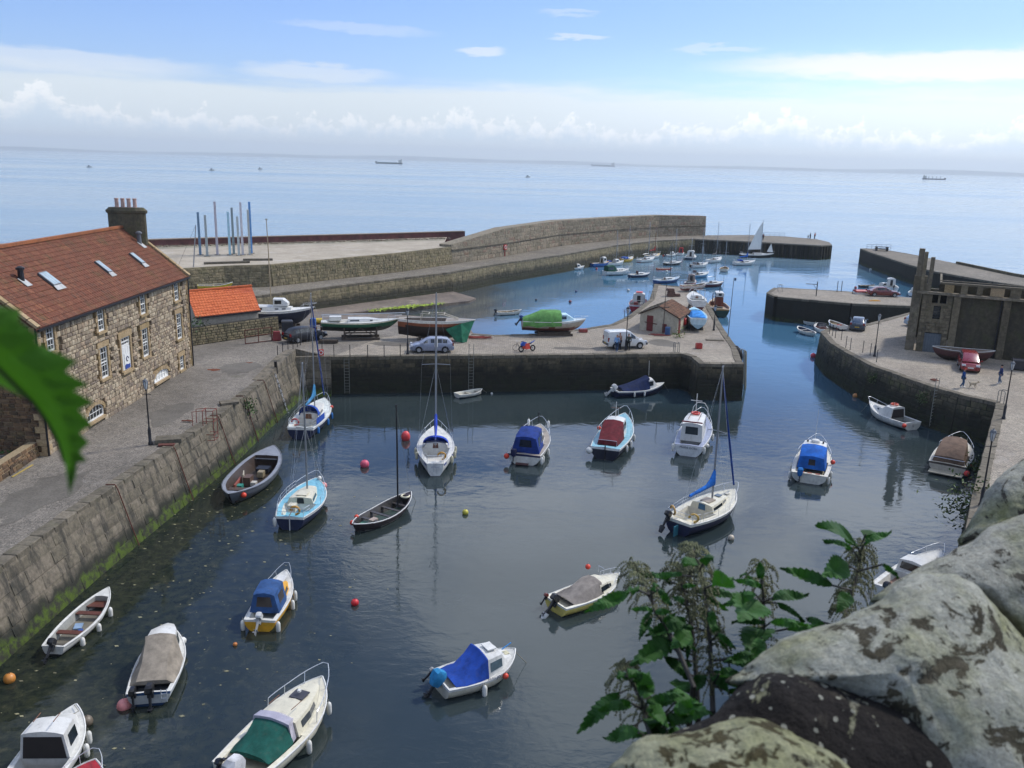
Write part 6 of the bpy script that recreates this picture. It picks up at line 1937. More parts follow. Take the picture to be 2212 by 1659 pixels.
far_boat('cabin_cruiser', 'white boat with a large box cabin and dark blue hull below the pier head', ('Q', 1468, 522), 20, 5.6, 2.6, hull='1c3040', bottom='1c3040', stripe='d5d5d0', house='wheel', mast=4.0, boom=1.6)
far_boat('yacht', 'white yacht with dark brown cockpit cover left of the pale tall masted yacht', ('Q', 1557, 600), 55, 5.0, 2.0, house='yacht', mast=7.5, boom=0, bottom='2a3038', boxes=((.2, 0, .95, (.7, .9, .5), '3a2c2a', 'cockpit_cover'), (-.04, .3, .4, (.3, .3, .6), M_dark, 'outboard')))
far_boat('yacht', 'white tall masted yacht with grey cover near the pier head', ('Q', 1700, 550), 40, 6.0, 2.3, house='yacht', mast=8.4, boom=2.3, cover='5c5a58')
far_boat('open_boat', 'small tan decked open boat with bare mast in the outer basin', ('Q', 1790, 636), 20, 3.6, 1.9, hull='cfc9b8', deck='b58a58', house='open', mast=5.4, boom=0, fs=.65, fb=.85)
far_boat('yacht', 'white yacht with bright blue sail cover nearest the pier head', ('Q', 1988, 578), 66, 5.8, 2.2, house='yacht', mast=8.2, boom=2.3, cover='1f5fae', boxes=((.25, 0, 1.15, (.8, 1.0, .35), cloth('24489a'), 'blue_cover'),))
far_boat('dinghy', 'small orange rowing boat lying between the moored yachts', ('Q', 1218, 624), 78, 3.6, 1.1, hull='c4502c', bottom='8a3a24', stripe='e0522c', deck='c8603c', house='open', fs=.35, fb=.5)
far_boat('sloop', 'navy hulled sloop with white deck left of the pier tip', ('Q', 980, 693), 62, 4.9, 1.8, hull='222c48', bottom='1c2436', stripe='d5d5d0', house='yacht', fs=.6, fb=.85, boxes=((.36, 0, 1.0, (.35, .4, .5), '4a2a28', 'hatch_door'),))
bt = far_boat('yacht', 'blue hulled yacht with dark mast lying across the pier tip', ('Q', 1245, 748), 58, 6.0, 2.1, hull='2c4c7c', bottom='26406a', stripe='d0d4d8', deck='9db6c4', house='yacht', mast=6.6, boom=0, mcol=col('3a3430'))
far_boat('yacht', 'pale blue hulled yacht just beyond the pier tip', ('Q', 1553, 697), 55, 5.2, 2.0, hull='5a8fae', bottom='4a7c9c', stripe='d8dcd8', deck='c5cbc4', house='yacht', boxes=((.25, .2, 1.2, (.5, .6, .6), '4a3a38', 'seated_cover'),), mast=5, boom=0)
far_boat('sloop', 'white sloop with dark red boot and lowered boom right of the pier tip', ('Q', 1683, 785), 62, 4.9, 1.9, hull='5a2c30', bottom='3a2024', stripe='dcdad2', house='yacht', mast=3.4, boom=2.0, fs=.75, fb=.95)
# yacht under sail by the pier head
bt = far_boat('yacht', 'dark hulled yacht with its white mainsail raised beside the pier head', ('N', 1262, 432), 84, 8.6, 2.4, hull='23211f', bottom='2a2320', stripe='dcdad2', house='yacht', mast=8.0, boom=3.4, fs=.85, fb=1.15)
b = MB()
x0, z0 = bt.mx, bt.mz
n = 8
rows = []
for k in range(n + 1):
    f = k / n
    zz = z0 + .9 + 6.9 * f
    ln = 3.3 * (1 - f) ** .8
    rows.append([(x0 - .08 - ln * j / 6, .22 * math.sin(math.pi * j / 6) * (1 - f), zz - .1 * j / 6) for j in range(7)])
b.loft(rows, closed=False, cap=False)
bt.part(b, 'mainsail', paint('sailcloth', 'dcd9d2', .8, var=.04), smooth=True)
b = MB()
b.poly([(bt.X(.97), 0, 1.4), (bt.X(.8), .3, 1.5), (bt.X(.9), .1, 3.6)])
bt.part(b, 'jib', paint('sailcloth', 'dcd9d2', .8, var=.04))
# fishing boats against the pier
bt = far_boat('fishing_boat', 'red hulled fishing boat with white wheelhouse moored on the left of the pier', None, 12, 7.0, 2.9, pos=at('Q', 972, 925, 1.3) * 1.0, hull='9a2430', bottom='7a1c26', stripe='d5d2c8', deck='8a2c30', house='wheel', fs=1.2, fb=1.7, hc=GEL)
bt.hatch(.45, .6, .5, 1.56, 'c8443a', 'roof_panel', .08).rails(.6, .6, n=2).tubep('stern_rail', [(.03, 1.1, 1.3), (.03, 1.1, 1.9), (.03, -1.1, 1.9), (.03, -1.1, 1.3)], .03, GEL)
bt.box(.2, .3, 1.2, (.7, .6, .5), '6a2a28', 'winch').box(.25, -.5, 1.1, (.5, .5, .4), 'c9c6bc', 'fish_box')
bt = far_boat('fishing_boat', 'dark green fishing boat with brown and white wheelhouse right of the pier', None, 4, 8.0, 3.1, pos=at('Q', 1737, 960, 1.3), hull='1f3a30', bottom='1c2c26', stripe='8a6a3a', deck='a08a6a', house='none', fs=1.25, fb=1.8, tw=.6)
bt.deck(.1, .8, .85, floor='9a8468', inner='6a4a38', side=.12)
bt.house('wheelhouse', [(.42, .6, .55, 1.5), (.6, .6, .52, 1.5)], col('7a4028')).backwin(.3, .7, .1, .8, mat=col('6a3020'), name='doorway').rails(.7, .5, n=2)
bt.house('wheelhouse_top', [(.4, .58, .6, .6), (.62, .58, .56, .6)], GEL, zoff=1.5).backwin(.3, .7, .3, .85).sidewin(0, .2, .8, .3, .85)
bt.tubep('derrick', [(.3, 1.2, 1.3), (.32, 1.2, 3.3)], .07, M_rust).tubep('mast', [(.5, 0, 3.2), (.5, 0, 4.6)], .05, M_dark)
bt.box(.25, .2, 1.1, (.9, .9, .4), '4a4a44', 'net_bin')

# ---- boats ashore
def trestle(label, c, hdg, L_, W_, h, mat=None, group='wooden stands under boats ashore', braces=True):
    t = thing('boat_cradle', label, 'cradle', group, (c[0], c[1], QZ), R(90 - hdg))
    m_ = mat or paint('old_timber', '4a4036', .9, var=.25, scale=4)
    for x_ in (-L_ / 2, L_ / 2):
        for y_ in (-W_ / 2, W_ / 2):
            b = MB(); b.bar((x_, y_, 0), (x_, y_, h), .14); b.build('post', m_, t)
        b = MB(); b.bar((x_, -W_ / 2, h * .55), (x_, W_ / 2, h * .55), .14); b.build('crossbeam', m_, t)
    for y_ in (-W_ / 2, W_ / 2):
        b = MB(); b.bar((-L_ / 2 - .3, y_, .1), (L_ / 2 + .3, y_, .1), .22); b.build('skid', m_, t)
        b = MB(); b.bar((-L_ / 2, y_, h * .6), (L_ / 2, y_, h * .6), .1, .14); b.build('side_rail', m_, t)
        if braces:
            b = MB(); b.bar((-L_ / 2, y_, .2), (0, y_, h), .07); b.bar((L_ / 2, y_, .2), (0, y_, h), .07); b.build('brace', m_, t)
    return t
bt = far_boat('sailing_yacht', 'navy and white pilothouse yacht with a tan mast ashore beside the orange roofed shed', None, 86, 8.6, 2.7, pos=Vector((-26.2, 93.6, 0)), z0=4.75, hull='1c2438', bottom='1c2438', stripe='e0ded6', house='none', fs=.75, fb=1.1, dr=1.0, deck='d5d3ca')
bt.deck(.05, .3, .35).house('coachroof', [(.2, .95, .85, .5), (.5, .9, .75, .5), (.72, .6, .45, .3)], GEL).sidewin(0, .1, .28, .3, .75).sidewin(0, .38, .56, .3, .75).sidewin(1, .1, .3, .35, .7).sidewin(1, .5, .7, .35, .7)
bt.house('wheelhouse', [(.5, .7, .6, .85), (.62, .7, .6, .8), (.68, .6, .5, .3)], GEL, zoff=.48).sidewin(0, .15, .85, .35, .85).frontwin(1, .05, .95, .1, .9, 2)
bt.house('aft_house', [(.05, .7, .6, .6), (.2, .7, .6, .65)], GEL, zoff=.3).sidewin(0, .1, .45, .35, .85).sidewin(0, .55, .9, .35, .85)
bt.mast(.46, 9.0, .7, mat=paint('tan_mast', 'a39274', .6), spread=(), stays=False).rails(.85, .6, n=1).pushpit(.05, .5)
trestle('timber stand under the navy pilothouse yacht', (-26.2, 93.6), 86, 4.5, 1.8, .6)
bt = far_boat('sailing_yacht', 'green hulled small yacht with white deck standing on a timber cradle', None, 79, 8.0, 2.3, pos=Vector((-15.9, 88.6, 0)), z0=4.85, hull='1f5a40', bottom='20241f', stripe='e0d8b8', house='none', fs=.55, fb=.8, dr=.55, deck='c9c8be', tw=.5)
bt.deck(.08, .34, .3).house('coachroof', [(.34, .75, .62, .42), (.6, .62, .5, .38), (.78, .3, .2, .12)], GEL).sidewin(0, .1, .55, .35, .7).sidewin(1, .1, .3, .3, .7).pushpit(.1, .6).rails(.86, .5, n=1)
bt.tubep('stowed_mast', [(.0, .1, 1.15), (1.08, .1, 1.35)], .06, M_alu).box(.18, .6, .75, (1.2, .9, .4), GEL, 'cockpit_locker')
trestle('heavy braced timber cradle under the green hulled yacht', (-15.9, 88.4), 79, 3.3, 1.7, 1.25)
bt = far_boat('sailing_yacht', 'old varnished wooden yacht hull with white gunwale propped behind the silver car', None, 90, 8.0, 2.4, pos=Vector((-8.0, 88.9, 0)), z0=5.0, hull='84492c', bottom='2a1f1c', stripe='d8d4c6', house='none', fs=.75, fb=.8, dr=1.25, deck='8f8474', tw=.45, boxes=())
bt.deck(.1, .62, .1, floor='6a5a48', inner='75685a').tubep('deck_frame', [(.3, .6, .7), (.3, .6, 1.4), (.58, .5, 1.3), (.78, .3, .85)], .05, 'b8b09c').tubep('deck_frame', [(.3, -.6, .7), (.3, -.6, 1.4), (.58, -.5, 1.3), (.78, -.3, .85)], .05, 'b8b09c')
for u in (.4, .5, .6):
    bt.tubep('deck_beam', [(u, .6, 1.35), (u, -.6, 1.35)], .04, 'b8b09c')
trestle('low blocks and props under the varnished wooden hull', (-8.4, 88.9), 90, 2.6, 1.6, .5, braces=False)
b = MB()
wx = [(-5.6, 88.0), (-4.2, 88.2), (-4.6, 88.0), (-5.3, 87.7)]
b.loft([[(-7.0, 87.7, 4.9), (-5.4, 87.75, 5.55), (-4.05, 88.7, 5.75)], [(-6.4, 87.5, 4.3), (-5.3, 87.45, 4.5), (-4.5, 88.2, 4.6)], [(-5.9, 87.4, 3.7), (-5.2, 87.3, 3.65), (-4.8, 87.8, 3.62)]], closed=False, cap=False)
b.build('green_netting', cloth('2c6a50'), label='green tarpaulin hanging from the bow of the varnished hull', cat='tarpaulin')
bt = far_boat('cabin_cruiser', 'pale blue cabined boat ashore with a green tarpaulin over its stern half', None, 84, 7.0, 2.4, pos=Vector((4.4, 93.2, 0)), z0=4.45, hull='a39c90', bottom='6a3a30', stripe='cfd8d8', house='none', fs=.75, fb=.95, dr=.5, deck='b9c8cc')
bt.deck(.03, .5, .3).house('cabin', [(.5, .85, .72, .8), (.68, .78, .64, .78), (.8, .5, .36, .2)], col('a9c8d2')).sidewin(0, .1, .5, .35, .8).sidewin(0, .6, 1.0, .35, .8).frontwin(1, .05, .95, .15, .85, 2).rails(.84, .4, n=1, r=.012)
b = MB()
secs = []
rr = random.Random(3)
for k in range(9):
    u = .0 + .6 * k / 8
    hh = .25 + .95 * min(1, k / 4) - (.1 if k == 8 else 0)
    wv = lambda: rr.uniform(-.04, .04)
    w_ = bt.w(u) + .06
    x_ = bt.X(u)
    z_ = bt.zs(u)
    secs.append([(x_, -w_ * .95, z_ - .55 + wv() * 3), (x_, -w_ + wv(), z_ - .1), (x_, -w_ * .72 + wv(), z_ + hh * .75), (x_, wv(), z_ + hh), (x_, w_ * .72 + wv(), z_ + hh * .75), (x_, w_ + wv(), z_ - .1), (x_, w_ * .95, z_ - .55 + wv() * 3)])
b.loft(secs, closed=False, cap=False)
bt.part(b, 'tarpaulin', cloth('5f8f4e'), smooth=60)
bt.motor(.2, R(35), '2c4a80', 1.0)
trestle('low timber blocks under the green sheeted boat', (4.4, 93.2), 84, 3.4, 1.4, .5, braces=False)
bt = far_boat('motorboat', 'small white open boat with outboard afloat off the slipway', ('C', 1625, 1185), 66, 4.0, 1.5, hull='cfcbbd', house='open', fs=.5, fb=.7, motor=True)
# on the pier
bt = far_boat('cabin_cruiser', 'pale blue boat on the pier under a bright blue tarpaulin seen from astern', None, 6, 6.2, 2.3, pos=at('Q', 1520, 1060, 5.0), z0=4.3, hull='b5cbd0', bottom='8aa6b0', stripe='d8dcd8', house='none', fs=.9, fb=1.2, dr=.5, deck='8fbccc')
bt.deck(.03, .45, .4).house('coachroof', [(.62, .7, .56, .4), (.85, .4, .3, .15)], col('8fbccc'))
bt.house('tarpaulin', [(.03, 1.0, .7, .25), (.2, 1.08, .6, .55), (.45, 1.05, .6, .6), (.5, 1.0, .7, .3)], cloth('3a86cc'), zoff=-.12)
trestle('dark timber blocks under the blue sheeted boat', (bt.M.translation.x, bt.M.translation.y), 6, 3.2, 1.3, .55, braces=False)
bt = far_boat('yacht', 'white yacht with brown companionway ashore in the middle of the pier', None, 4, 6.4, 2.3, pos=at('Q', 1520, 905, 5.0), z0=4.4, house='yacht', fs=.85, fb=1.2, dr=.6, bottom='5a2c28')
bt.tubep('gantry', [(.1, .7, .9), (.1, .7, 2.2), (.1, -.7, 2.2), (.1, -.7, .9)], .04, GEL)
trestle('timber stand under the white yacht on the pier', (bt.M.translation.x, bt.M.translation.y), 4, 3.0, 1.3, .5, braces=False)
bt = far_boat('dinghy', 'upturned looking pale boat with red trim at the far end of the pier', None, 70, 4.2, 1.7, pos=at('Q', 1500, 790, 4.2), z0=4.0, hull='cfc6b8', bottom='8a4a40', stripe='b05a48', house='open', fs=.5, fb=.8)
bt = far_boat('fishing_boat', 'small reddish work boat at the end of the pier', None, 20, 5.0, 2.0, pos=at('Q', 1470, 735, .9), hull='8a5048', bottom='6a3a34', house='forewheel', fs=.9, fb=1.3, hc=col('8a7a70'), mast=4.0, boom=0)
# ---- right side
far_boat('rowing_boat', 'white rowing boat with yellow gear inside nearest the middle jetty', ('E', 510, 835), -12, 3.9, 1.6, hull='cfccc0', bottom='1f2a3c', house='open', fs=.55, fb=.75, boxes=((.5, .1, .4, (.8, .5, .25), 'c09a3a', 'yellow_gear'),), dbl=True)
far_boat('rowing_boat', 'white rowing boat with dark blue inside moored off the slip', ('E', 500, 915), -14, 4.2, 1.7, hull='cfccc0', bottom='1f2a3c', house='none', fs=.55, fb=.75, dbl=True).deck(.05, .92, .12, floor='27406a', inner='2c3c58', side=.12).thwart(.4, .4, 'a8a498').thwart(.7, .42, 'a8a498')
bt = far_boat('motorboat', 'white motorboat with windscreen tied at the tip of the right quay', ('E', 615, 890), 5, 4.2, 1.8, house='none', bottom='3a3c44', fs=.6, fb=.8)
bt.deck(.05, .6, .2, floor='5a3430', inner='8a4a3c').windscreen(.62, .7, .5).pushpit(.1, .6)
bt = far_boat('dinghy', 'small white dinghy with red bin beside it drawn up on the right quay', None, -10, 3.2, 1.4, pos=at('E', 737, 850, 3.9), z0=3.75, house='open', fs=.45, fb=.6)
far_boat('dinghy', 'small dark rowing boat floating off the outer breakwater', ('E', 978, 548), 80, 3.2, 1.3, hull='26302e', bottom='26302e', house='open', fs=.4, fb=.55)
bt = far_boat('cabin_cruiser', 'white cabin boat with black outboard moored behind the middle jetty', ('E', 1160, 565), 12, 5.6, 2.3, house='wheel', fs=.8, fb=1.1, motor=True)
far_boat('motorboat', 'low white motorboat half hidden behind the dark red saloon car', ('E', 1085, 560), 70, 4.6, 1.7, fs=.5, fb=.8, hull='b9bfc0')
far_boat('yacht', 'white boat partly hidden behind the tall broken piers', ('E', 1345, 610), 30, 4.6, 1.8, fs=.7, fb=.95, hull='c9cccc')
bt = far_boat('fishing_boat', 'old derelict red hulled boat shell beached against the ruined works', None, 118, 5.6, 1.9, pos=at('E', 1730, 1065, 4.4), z0=4.05, hull='553230', bottom='3a2a26', stripe='6e5a4e', house='none', fs=.75, fb=.95, dr=.5, deck='75685a', dbl=True)
bt.deck(.08, .7, .2, floor='5a5044', inner='6a5f50', side=.14).thwart(.3, .55, '6a5f50').thwart(.5, .55, '6a5f50')
bt = far_boat('rowing_boat', 'yellow and dark green boat laid up at the foot of the retaining wall', None, 70, 4.6, 1.7, pos=at('B', 390, 885, 4.2), z0=4.0, hull='b9a830', bottom='2c3a30', stripe='c9b83a', house='open', fs=.5, fb=.8, deck='a8a04a')

# ================================================================ CARS
M_tyre = paint('tyre_rubber', '1a1a1b', .85)
M_rim = paint('wheel_rim', 'a3a5a8', .35, metal=.6)
M_lampg = paint('lamp_glass', 'c8ccd0', .15, spec=.8)
M_redl = paint('tail_lamp', '7c1518', .25)
M_plate = paint('yellow_plate', 'c0a030', .6)
def car(name, label, p, rz, L=4.2, W=1.74, body='8a93a8', prof=None, roof=None, glass_i=(1, 2), cat='car', plate=True, van=False, bonnet=.98, sill=.3, trim=None, wheel=.31):
    """nose towards +x; prof: shoulder line (x, z, halfwidth); roof: (x, halfwidth foot, halfwidth top, z top)"""
    t = thing(name, label, cat, None, p, rz)
    bm_ = paint('carpaint_' + body, body, .28 if body > '2' else .5, metal=.0, var=.03, coat=.6 if body > '2' else .05)
    b = MB()
    secs = []
    for x, z, hw in prof:
        secs.append([(x, -hw * .93, sill - .06), (x, -hw, sill + .12), (x, -hw, z - .16), (x, -hw * .95, z - .02), (x, -hw * .5, z + .02), (x, hw * .5, z + .02), (x, hw * .95, z - .02), (x, hw, z - .16), (x, hw, sill + .12), (x, hw * .93, sill - .06)])
    b.loft(secs)
    body_o = b.build('body', bm_, t, smooth=30)
    b = MB()
    rs = [[(x, -wb, zf), (x, -wt, zt - .05), (x, -wt * .8, zt), (x, wt * .8, zt), (x, wt, zt - .05), (x, wb, zf)] for x, wb, wt, zf, zt in roof]
    b.loft(rs)
    cab = b.build('cabin', bm_, t, smooth=30)
    def pane(q4, a0, a1, b0, b1, nm='window', mat=M_boatglass, par=cab, off=.012):
        A, B2, C, D = [Vector(v) for v in q4]
        n_ = (B2 - A).cross(D - A).normalized()
        f = lambda a, c: (A * (1 - a) + B2 * a) * (1 - c) + (D * (1 - a) + C * a) * c
        q_ = [f(a0, b0), f(a1, b0), f(a1, b1), f(a0, b1)]
        m_ = MB(); m_.loft([[v - n_ * off for v in q_], [v + n_ * off for v in q_]])
        return m_.build(nm, mat, par)
    n = len(rs)
    for k0, k1, a0, a1 in glass_i:
        A, B2 = rs[k0], rs[k1]
        for i0, i1 in ((0, 1), (5, 4)):
            pane((A[i0], B2[i0], B2[i1], A[i1]), a0, a1, .14, .86)
    A, B2 = rs[-1], rs[-2]                      # windscreen
    pane((A[0], A[5], B2[4], B2[1]), .08, .92, .1, .92, 'windscreen', paint('screen_glass', '55656c', .1, spec=.8))
    A, B2 = rs[0], rs[1]
    if not van:
        pane((A[0], A[5], B2[4], B2[1]), .12, .88, .15, .85, 'rear_window')
    xw = L / 2 - .82
    for sx, nx in ((xw, 1), (-xw + .02, -1)):
        for sy in (-1, 1):
            c = Vector((sx, sy * (W / 2 - .11), wheel))
            m_ = MB()
            m_.loft([[(c.x + math.cos(a) * r_, c.y + sy * y_, c.z + math.sin(a) * r_) for a in [2 * math.pi * k / 16 for k in range(16)]] for y_, r_ in ((-.1, wheel * .9), (-.08, wheel), (.08, wheel), (.11, wheel * .9))])
            wo = m_.build('wheel', M_tyre, t, smooth=30)
            m_ = MB()
            m_.lathe([(.0, 0), (wheel * .62, 0)], 12) if False else None
            m_.loft([[(c.x + math.cos(a) * r_, c.y + sy * y_, c.z + math.sin(a) * r_) for a in [2 * math.pi * k / 12 for k in range(12)]] for y_, r_ in ((.1, wheel * .64), (.125, wheel * .6), (.12, wheel * .15))])
            m_.build('rim', M_rim, wo)
            m_ = MB()                            # dark arch
            m_.loft([[(c.x + math.cos(a) * (wheel + .05), sy * (W / 2 + y_), max(sill - .05, c.z + math.sin(a) * (wheel + .06))) for a in [math.pi * k / 10 for k in range(11)]] for y_ in (-.1, .008)])
            m_.build('wheel_arch', M_tyre, body_o)
    for sy in (-1, 1):
        m_ = MB(); m_.box((L / 2 - .12, sy * (W / 2 - .27), bonnet * .72), (.2, .34, .16)); m_.build('headlight', M_lampg, t)
        m_ = MB(); m_.box((-L / 2 + .06, sy * (W / 2 - .16), .85 if not van else 1.0), (.12, .2, .28 if not van else .4)); m_.build('tail_light', M_redl, t)
        m_ = MB(); m_.box((roof[-1][0] - .28, sy * (W / 2 + .07), prof[len(prof) // 2][1] + .07), (.12, .18, .13)); m_.build('wing_mirror', bm_, t)
    for sx in (1, -1):
        m_ = MB(); m_.box((sx * (L / 2 - .02), 0, sill + .15), (.14, W * .9, .22)); m_.build('bumper', col(trim) if trim else bm_, t)
        if plate:
            m_ = MB(); m_.box((sx * (L / 2 + .055), 0, sill + .2), (.01, .5, .11)); m_.build('number_plate', M_plate if sx < 0 else GEL, t)
    return t
hb_prof = [(-2.08, .74, .72), (-1.95, .9, .82), (-1.2, .95, .87), (0, .95, .87), (.95, .93, .86), (1.6, .84, .82), (1.98, .68, .7), (2.1, .5, .6)]
hb_roof = [(-2.0, .72, .66, .86, .95), (-1.55, .78, .58, .9, 1.36), (-1.0, .8, .6, .92, 1.45), (.15, .8, .6, .92, 1.45), (.42, .8, .58, .92, 1.38), (1.2, .76, .7, .9, .95)]
HBG = ((1, 2, .15, .95), (2, 3, .05, .5), (2, 3, .54, .98), (4, 5, .02, .5))
pf, pr = at('C', 648, 1602, QZ), at('C', 943, 1600, QZ)
c = (pf + pr) / 2
rz = math.atan2(pf.y - pr.y, pf.x - pr.x)
car('hatchback', 'silver blue hatchback parked facing left on the pier behind the tall white yacht', c + Vector((math.sin(rz), -math.cos(rz), 0)) * .78, rz, 4.2, 1.74, '868c9c', hb_prof, hb_roof, HBG)
pr, pf = at('B', 1297, 1492, QZ), at('B', 1508, 1462, QZ)
c = (pf + pr) / 2
rz = math.atan2(pf.y - pr.y, pf.x - pr.x)
car('hatchback', 'black hatchback parked beside the rusty gate facing the boats', c + Vector((-math.sin(rz), math.cos(rz), 0)) * .78, rz, 4.3, 1.76, '14161c', hb_prof, hb_roof, HBG)
pr, pf = at('Q', 728, 1388, QZ), at('Q', 997, 1380, QZ)
c = (pf + pr) / 2
rz = math.atan2(pf.y - pr.y, pf.x - pr.x)
vp = [(-2.12, .8, .8), (-2.05, 1.0, .87), (0, 1.02, .89), (1.0, 1.0, .88), (1.7, .88, .84), (2.0, .76, .76), (2.13, .55, .66)]
vr = [(-2.1, .84, .74, .95, 1.7), (-1.95, .86, .74, .98, 1.82), (.0, .86, .74, 1.0, 1.84), (.28, .86, .72, 1.0, 1.76), (1.25, .8, .74, .97, 1.02)]
car('van', 'white high roofed van parked on the pier with people standing beside it', c + Vector((-math.sin(rz), math.cos(rz), 0)) * .8, rz, 4.25, 1.8, 'cfcfca', vp, vr, ((3, 4, .05, .55),), 'van', van=True, trim='4a4c50', sill=.36, wheel=.33)
sp = [(-2.15, .78, .74), (-2.0, .92, .84), (-1.2, .95, .87), (.9, .93, .87), (1.7, .84, .82), (2.05, .68, .72), (2.15, .5, .62)]
sr = [(-1.75, .72, .66, .9, .95), (-1.1, .78, .58, .92, 1.38), (.1, .78, .6, .92, 1.42), (.25, .78, .58, .92, 1.38), (1.1, .74, .68, .9, .94)]
SG = ((0, 1, .5, .95), (1, 2, .05, .5), (1, 2, .54, .98), (3, 4, .02, .5))
car('saloon_car', 'dark blue saloon car seen from behind on the right quay slip', at('E', 893, 893, QZ) + Vector((.9, 1.9, 0)), R(66), 4.3, 1.72, '2e3e4e', sp, sr, SG)
mp = [(-1.95, .8, .76), (-1.85, 1.0, .84), (-1, 1.02, .88), (.8, 1.0, .88), (1.5, .86, .84), (1.85, .7, .76), (2.0, .5, .64)]
mr = [(-1.9, .76, .7, .95, 1.2), (-1.7, .8, .64, 1.0, 1.58), (-.5, .82, .66, 1.0, 1.66), (.4, .82, .64, 1.0, 1.6), (1.45, .76, .7, .95, 1.0)]
car('hatchback', 'dark red tall hatchback facing the camera in front of the derelict hull', at('E', 1868, 1225, QZ) + Vector((-.2, 1.9, 0)), R(-112), 4.0, 1.75, '7a1f22', mp, mr, ((1, 2, .1, .95), (2, 3, .05, .95), (3, 4, .03, .5)))
car('saloon_car', 'dark red saloon car parked side on along the middle jetty', at('E', 1112, 622, QZ) + Vector((0, .6, 0)), R(-4), 4.6, 1.75, '6a2524', sp, sr, SG)
car('hatchback', 'pale blue car mostly hidden behind the left pier of the ruined works', at('E', 1345, 850, QZ) + Vector((1.0, .6, 0)), R(30), 4.1, 1.7, '8fa0b0', hb_prof, hb_roof, HBG)

# ---- motorcycle and bicycle
p0, p1 = at('C', 1775, 1590, QZ), at('C', 1868, 1580, QZ)
t = thing('motorcycle', 'red and blue racing motorcycle standing on the pier next to a bicycle', 'motorcycle', None, (p0 + p1) / 2, math.atan2(p1.y - p0.y, p1.x - p0.x) + math.pi)
XF = Matrix.Rotation(R(8), 4, 'X')
for x_ in (.68, -.68):
    b = MB(); b.xf = XF; b.torus((x_, 0, .31), .25, .07, 20, 8, Matrix.Rotation(R(90), 3, 'X')); wo = b.build('wheel', M_tyre, t, smooth=True)
    b = MB(); b.xf = XF
    for k in range(5):
        a = k * 2 * math.pi / 5
        b.bar((x_, 0, .31), (x_ + .2 * math.cos(a), 0, .31 + .2 * math.sin(a)), .03)
    b.build('spokes', M_rim, wo)
b = MB(); b.xf = XF
b.loft([[(.55, -.06, .5), (.55, .06, .5), (.5, .05, .35), (.5, -.05, .35)], [(.25, -.17, .82), (.25, .17, .82), (.2, .17, .25), (.2, -.17, .25)], [(-.25, -.15, .8), (-.25, .15, .8), (-.3, .14, .25), (-.3, -.14, .25)]])
b.build('fairing', col('c03a26', .3), t)
b = MB(); b.xf = XF
b.loft([[(.75, -.04, .75), (.75, .04, .75), (.68, .04, .6), (.68, -.04, .6)], [(.42, -.2, 1.02), (.42, .2, 1.02), (.4, .17, .6), (.4, -.17, .6)], [(.1, -.14, .95), (.1, .14, .95), (.1, .14, .7), (.1, -.14, .7)]])
b.build('front_cowl', col('2c4fa0', .3), t)
b = MB(); b.xf = XF
b.loft([[(-.1, -.12, .8), (-.1, .12, .8), (-.1, .12, .7), (-.1, -.12, .7)], [(-.5, -.1, .86), (-.5, .1, .86), (-.5, .1, .78), (-.5, -.1, .78)]])
b.build('seat', M_rubber, t)
b = MB(); b.xf = XF
b.loft([[(-.42, -.1, .84), (-.42, .1, .84), (-.42, .1, .72), (-.42, -.1, .72)], [(-.95, -.04, 1.05), (-.95, .04, 1.05), (-.9, .04, .98), (-.9, -.04, .98)]])
b.build('tail', col('2c4fa0', .3), t)
b = MB(); b.xf = XF
b.tube([(.68, .09, .31), (.42, .1, .95)], .025); b.tube([(.68, -.09, .31), (.42, -.1, .95)], .025); b.tube([(-.68, 0, .31), (-.1, 0, .35)], .04); b.tube([(.4, -.32, 1.0), (.42, 0, .98), (.4, .32, 1.0)], .018)
b.build('forks_and_bars', M_dark, t)
p0, p1 = at('C', 1722, 1585, QZ), at('C', 1800, 1560, QZ)
t = thing('bicycle', 'dark bicycle leaning beside the red and blue motorcycle', 'bicycle', None, p0 + Vector((.25, .45, 0)), R(200))
for x_ in (.5, -.5):
    b = MB(); b.torus((x_, 0, .34), .32, .018, 22, 5, Matrix.Rotation(R(90), 3, 'X')); wo = b.build('wheel', M_tyre, t)
    b = MB()
    for k in range(8):
        a = k * math.pi / 4
        b.bar((x_, 0, .34), (x_ + .31 * math.cos(a), 0, .34 + .31 * math.sin(a)), .005)
    b.build('spokes', M_steel, wo)
b = MB()
for q0, q1 in (((.5, 0, .34), (.38, 0, .85)), ((.4, 0, .78), (-.02, 0, .32)), ((-.02, 0, .32), (-.18, 0, .85)), ((-.16, 0, .78), (.4, 0, .8)), ((-.5, 0, .34), (-.16, 0, .75)), ((-.5, 0, .34), (-.02, 0, .32))):
    b.tube([q0, q1], .018, 6)
b.build('frame', M_dark, t)
b = MB(); b.tube([(.36, -.26, .98), (.38, 0, .95), (.36, .26, .98)], .014); b.build('handlebar', M_steel, t)
b = MB(); b.box((-.2, 0, .92), (.24, .1, .05)); b.build('saddle', M_rubber, t)

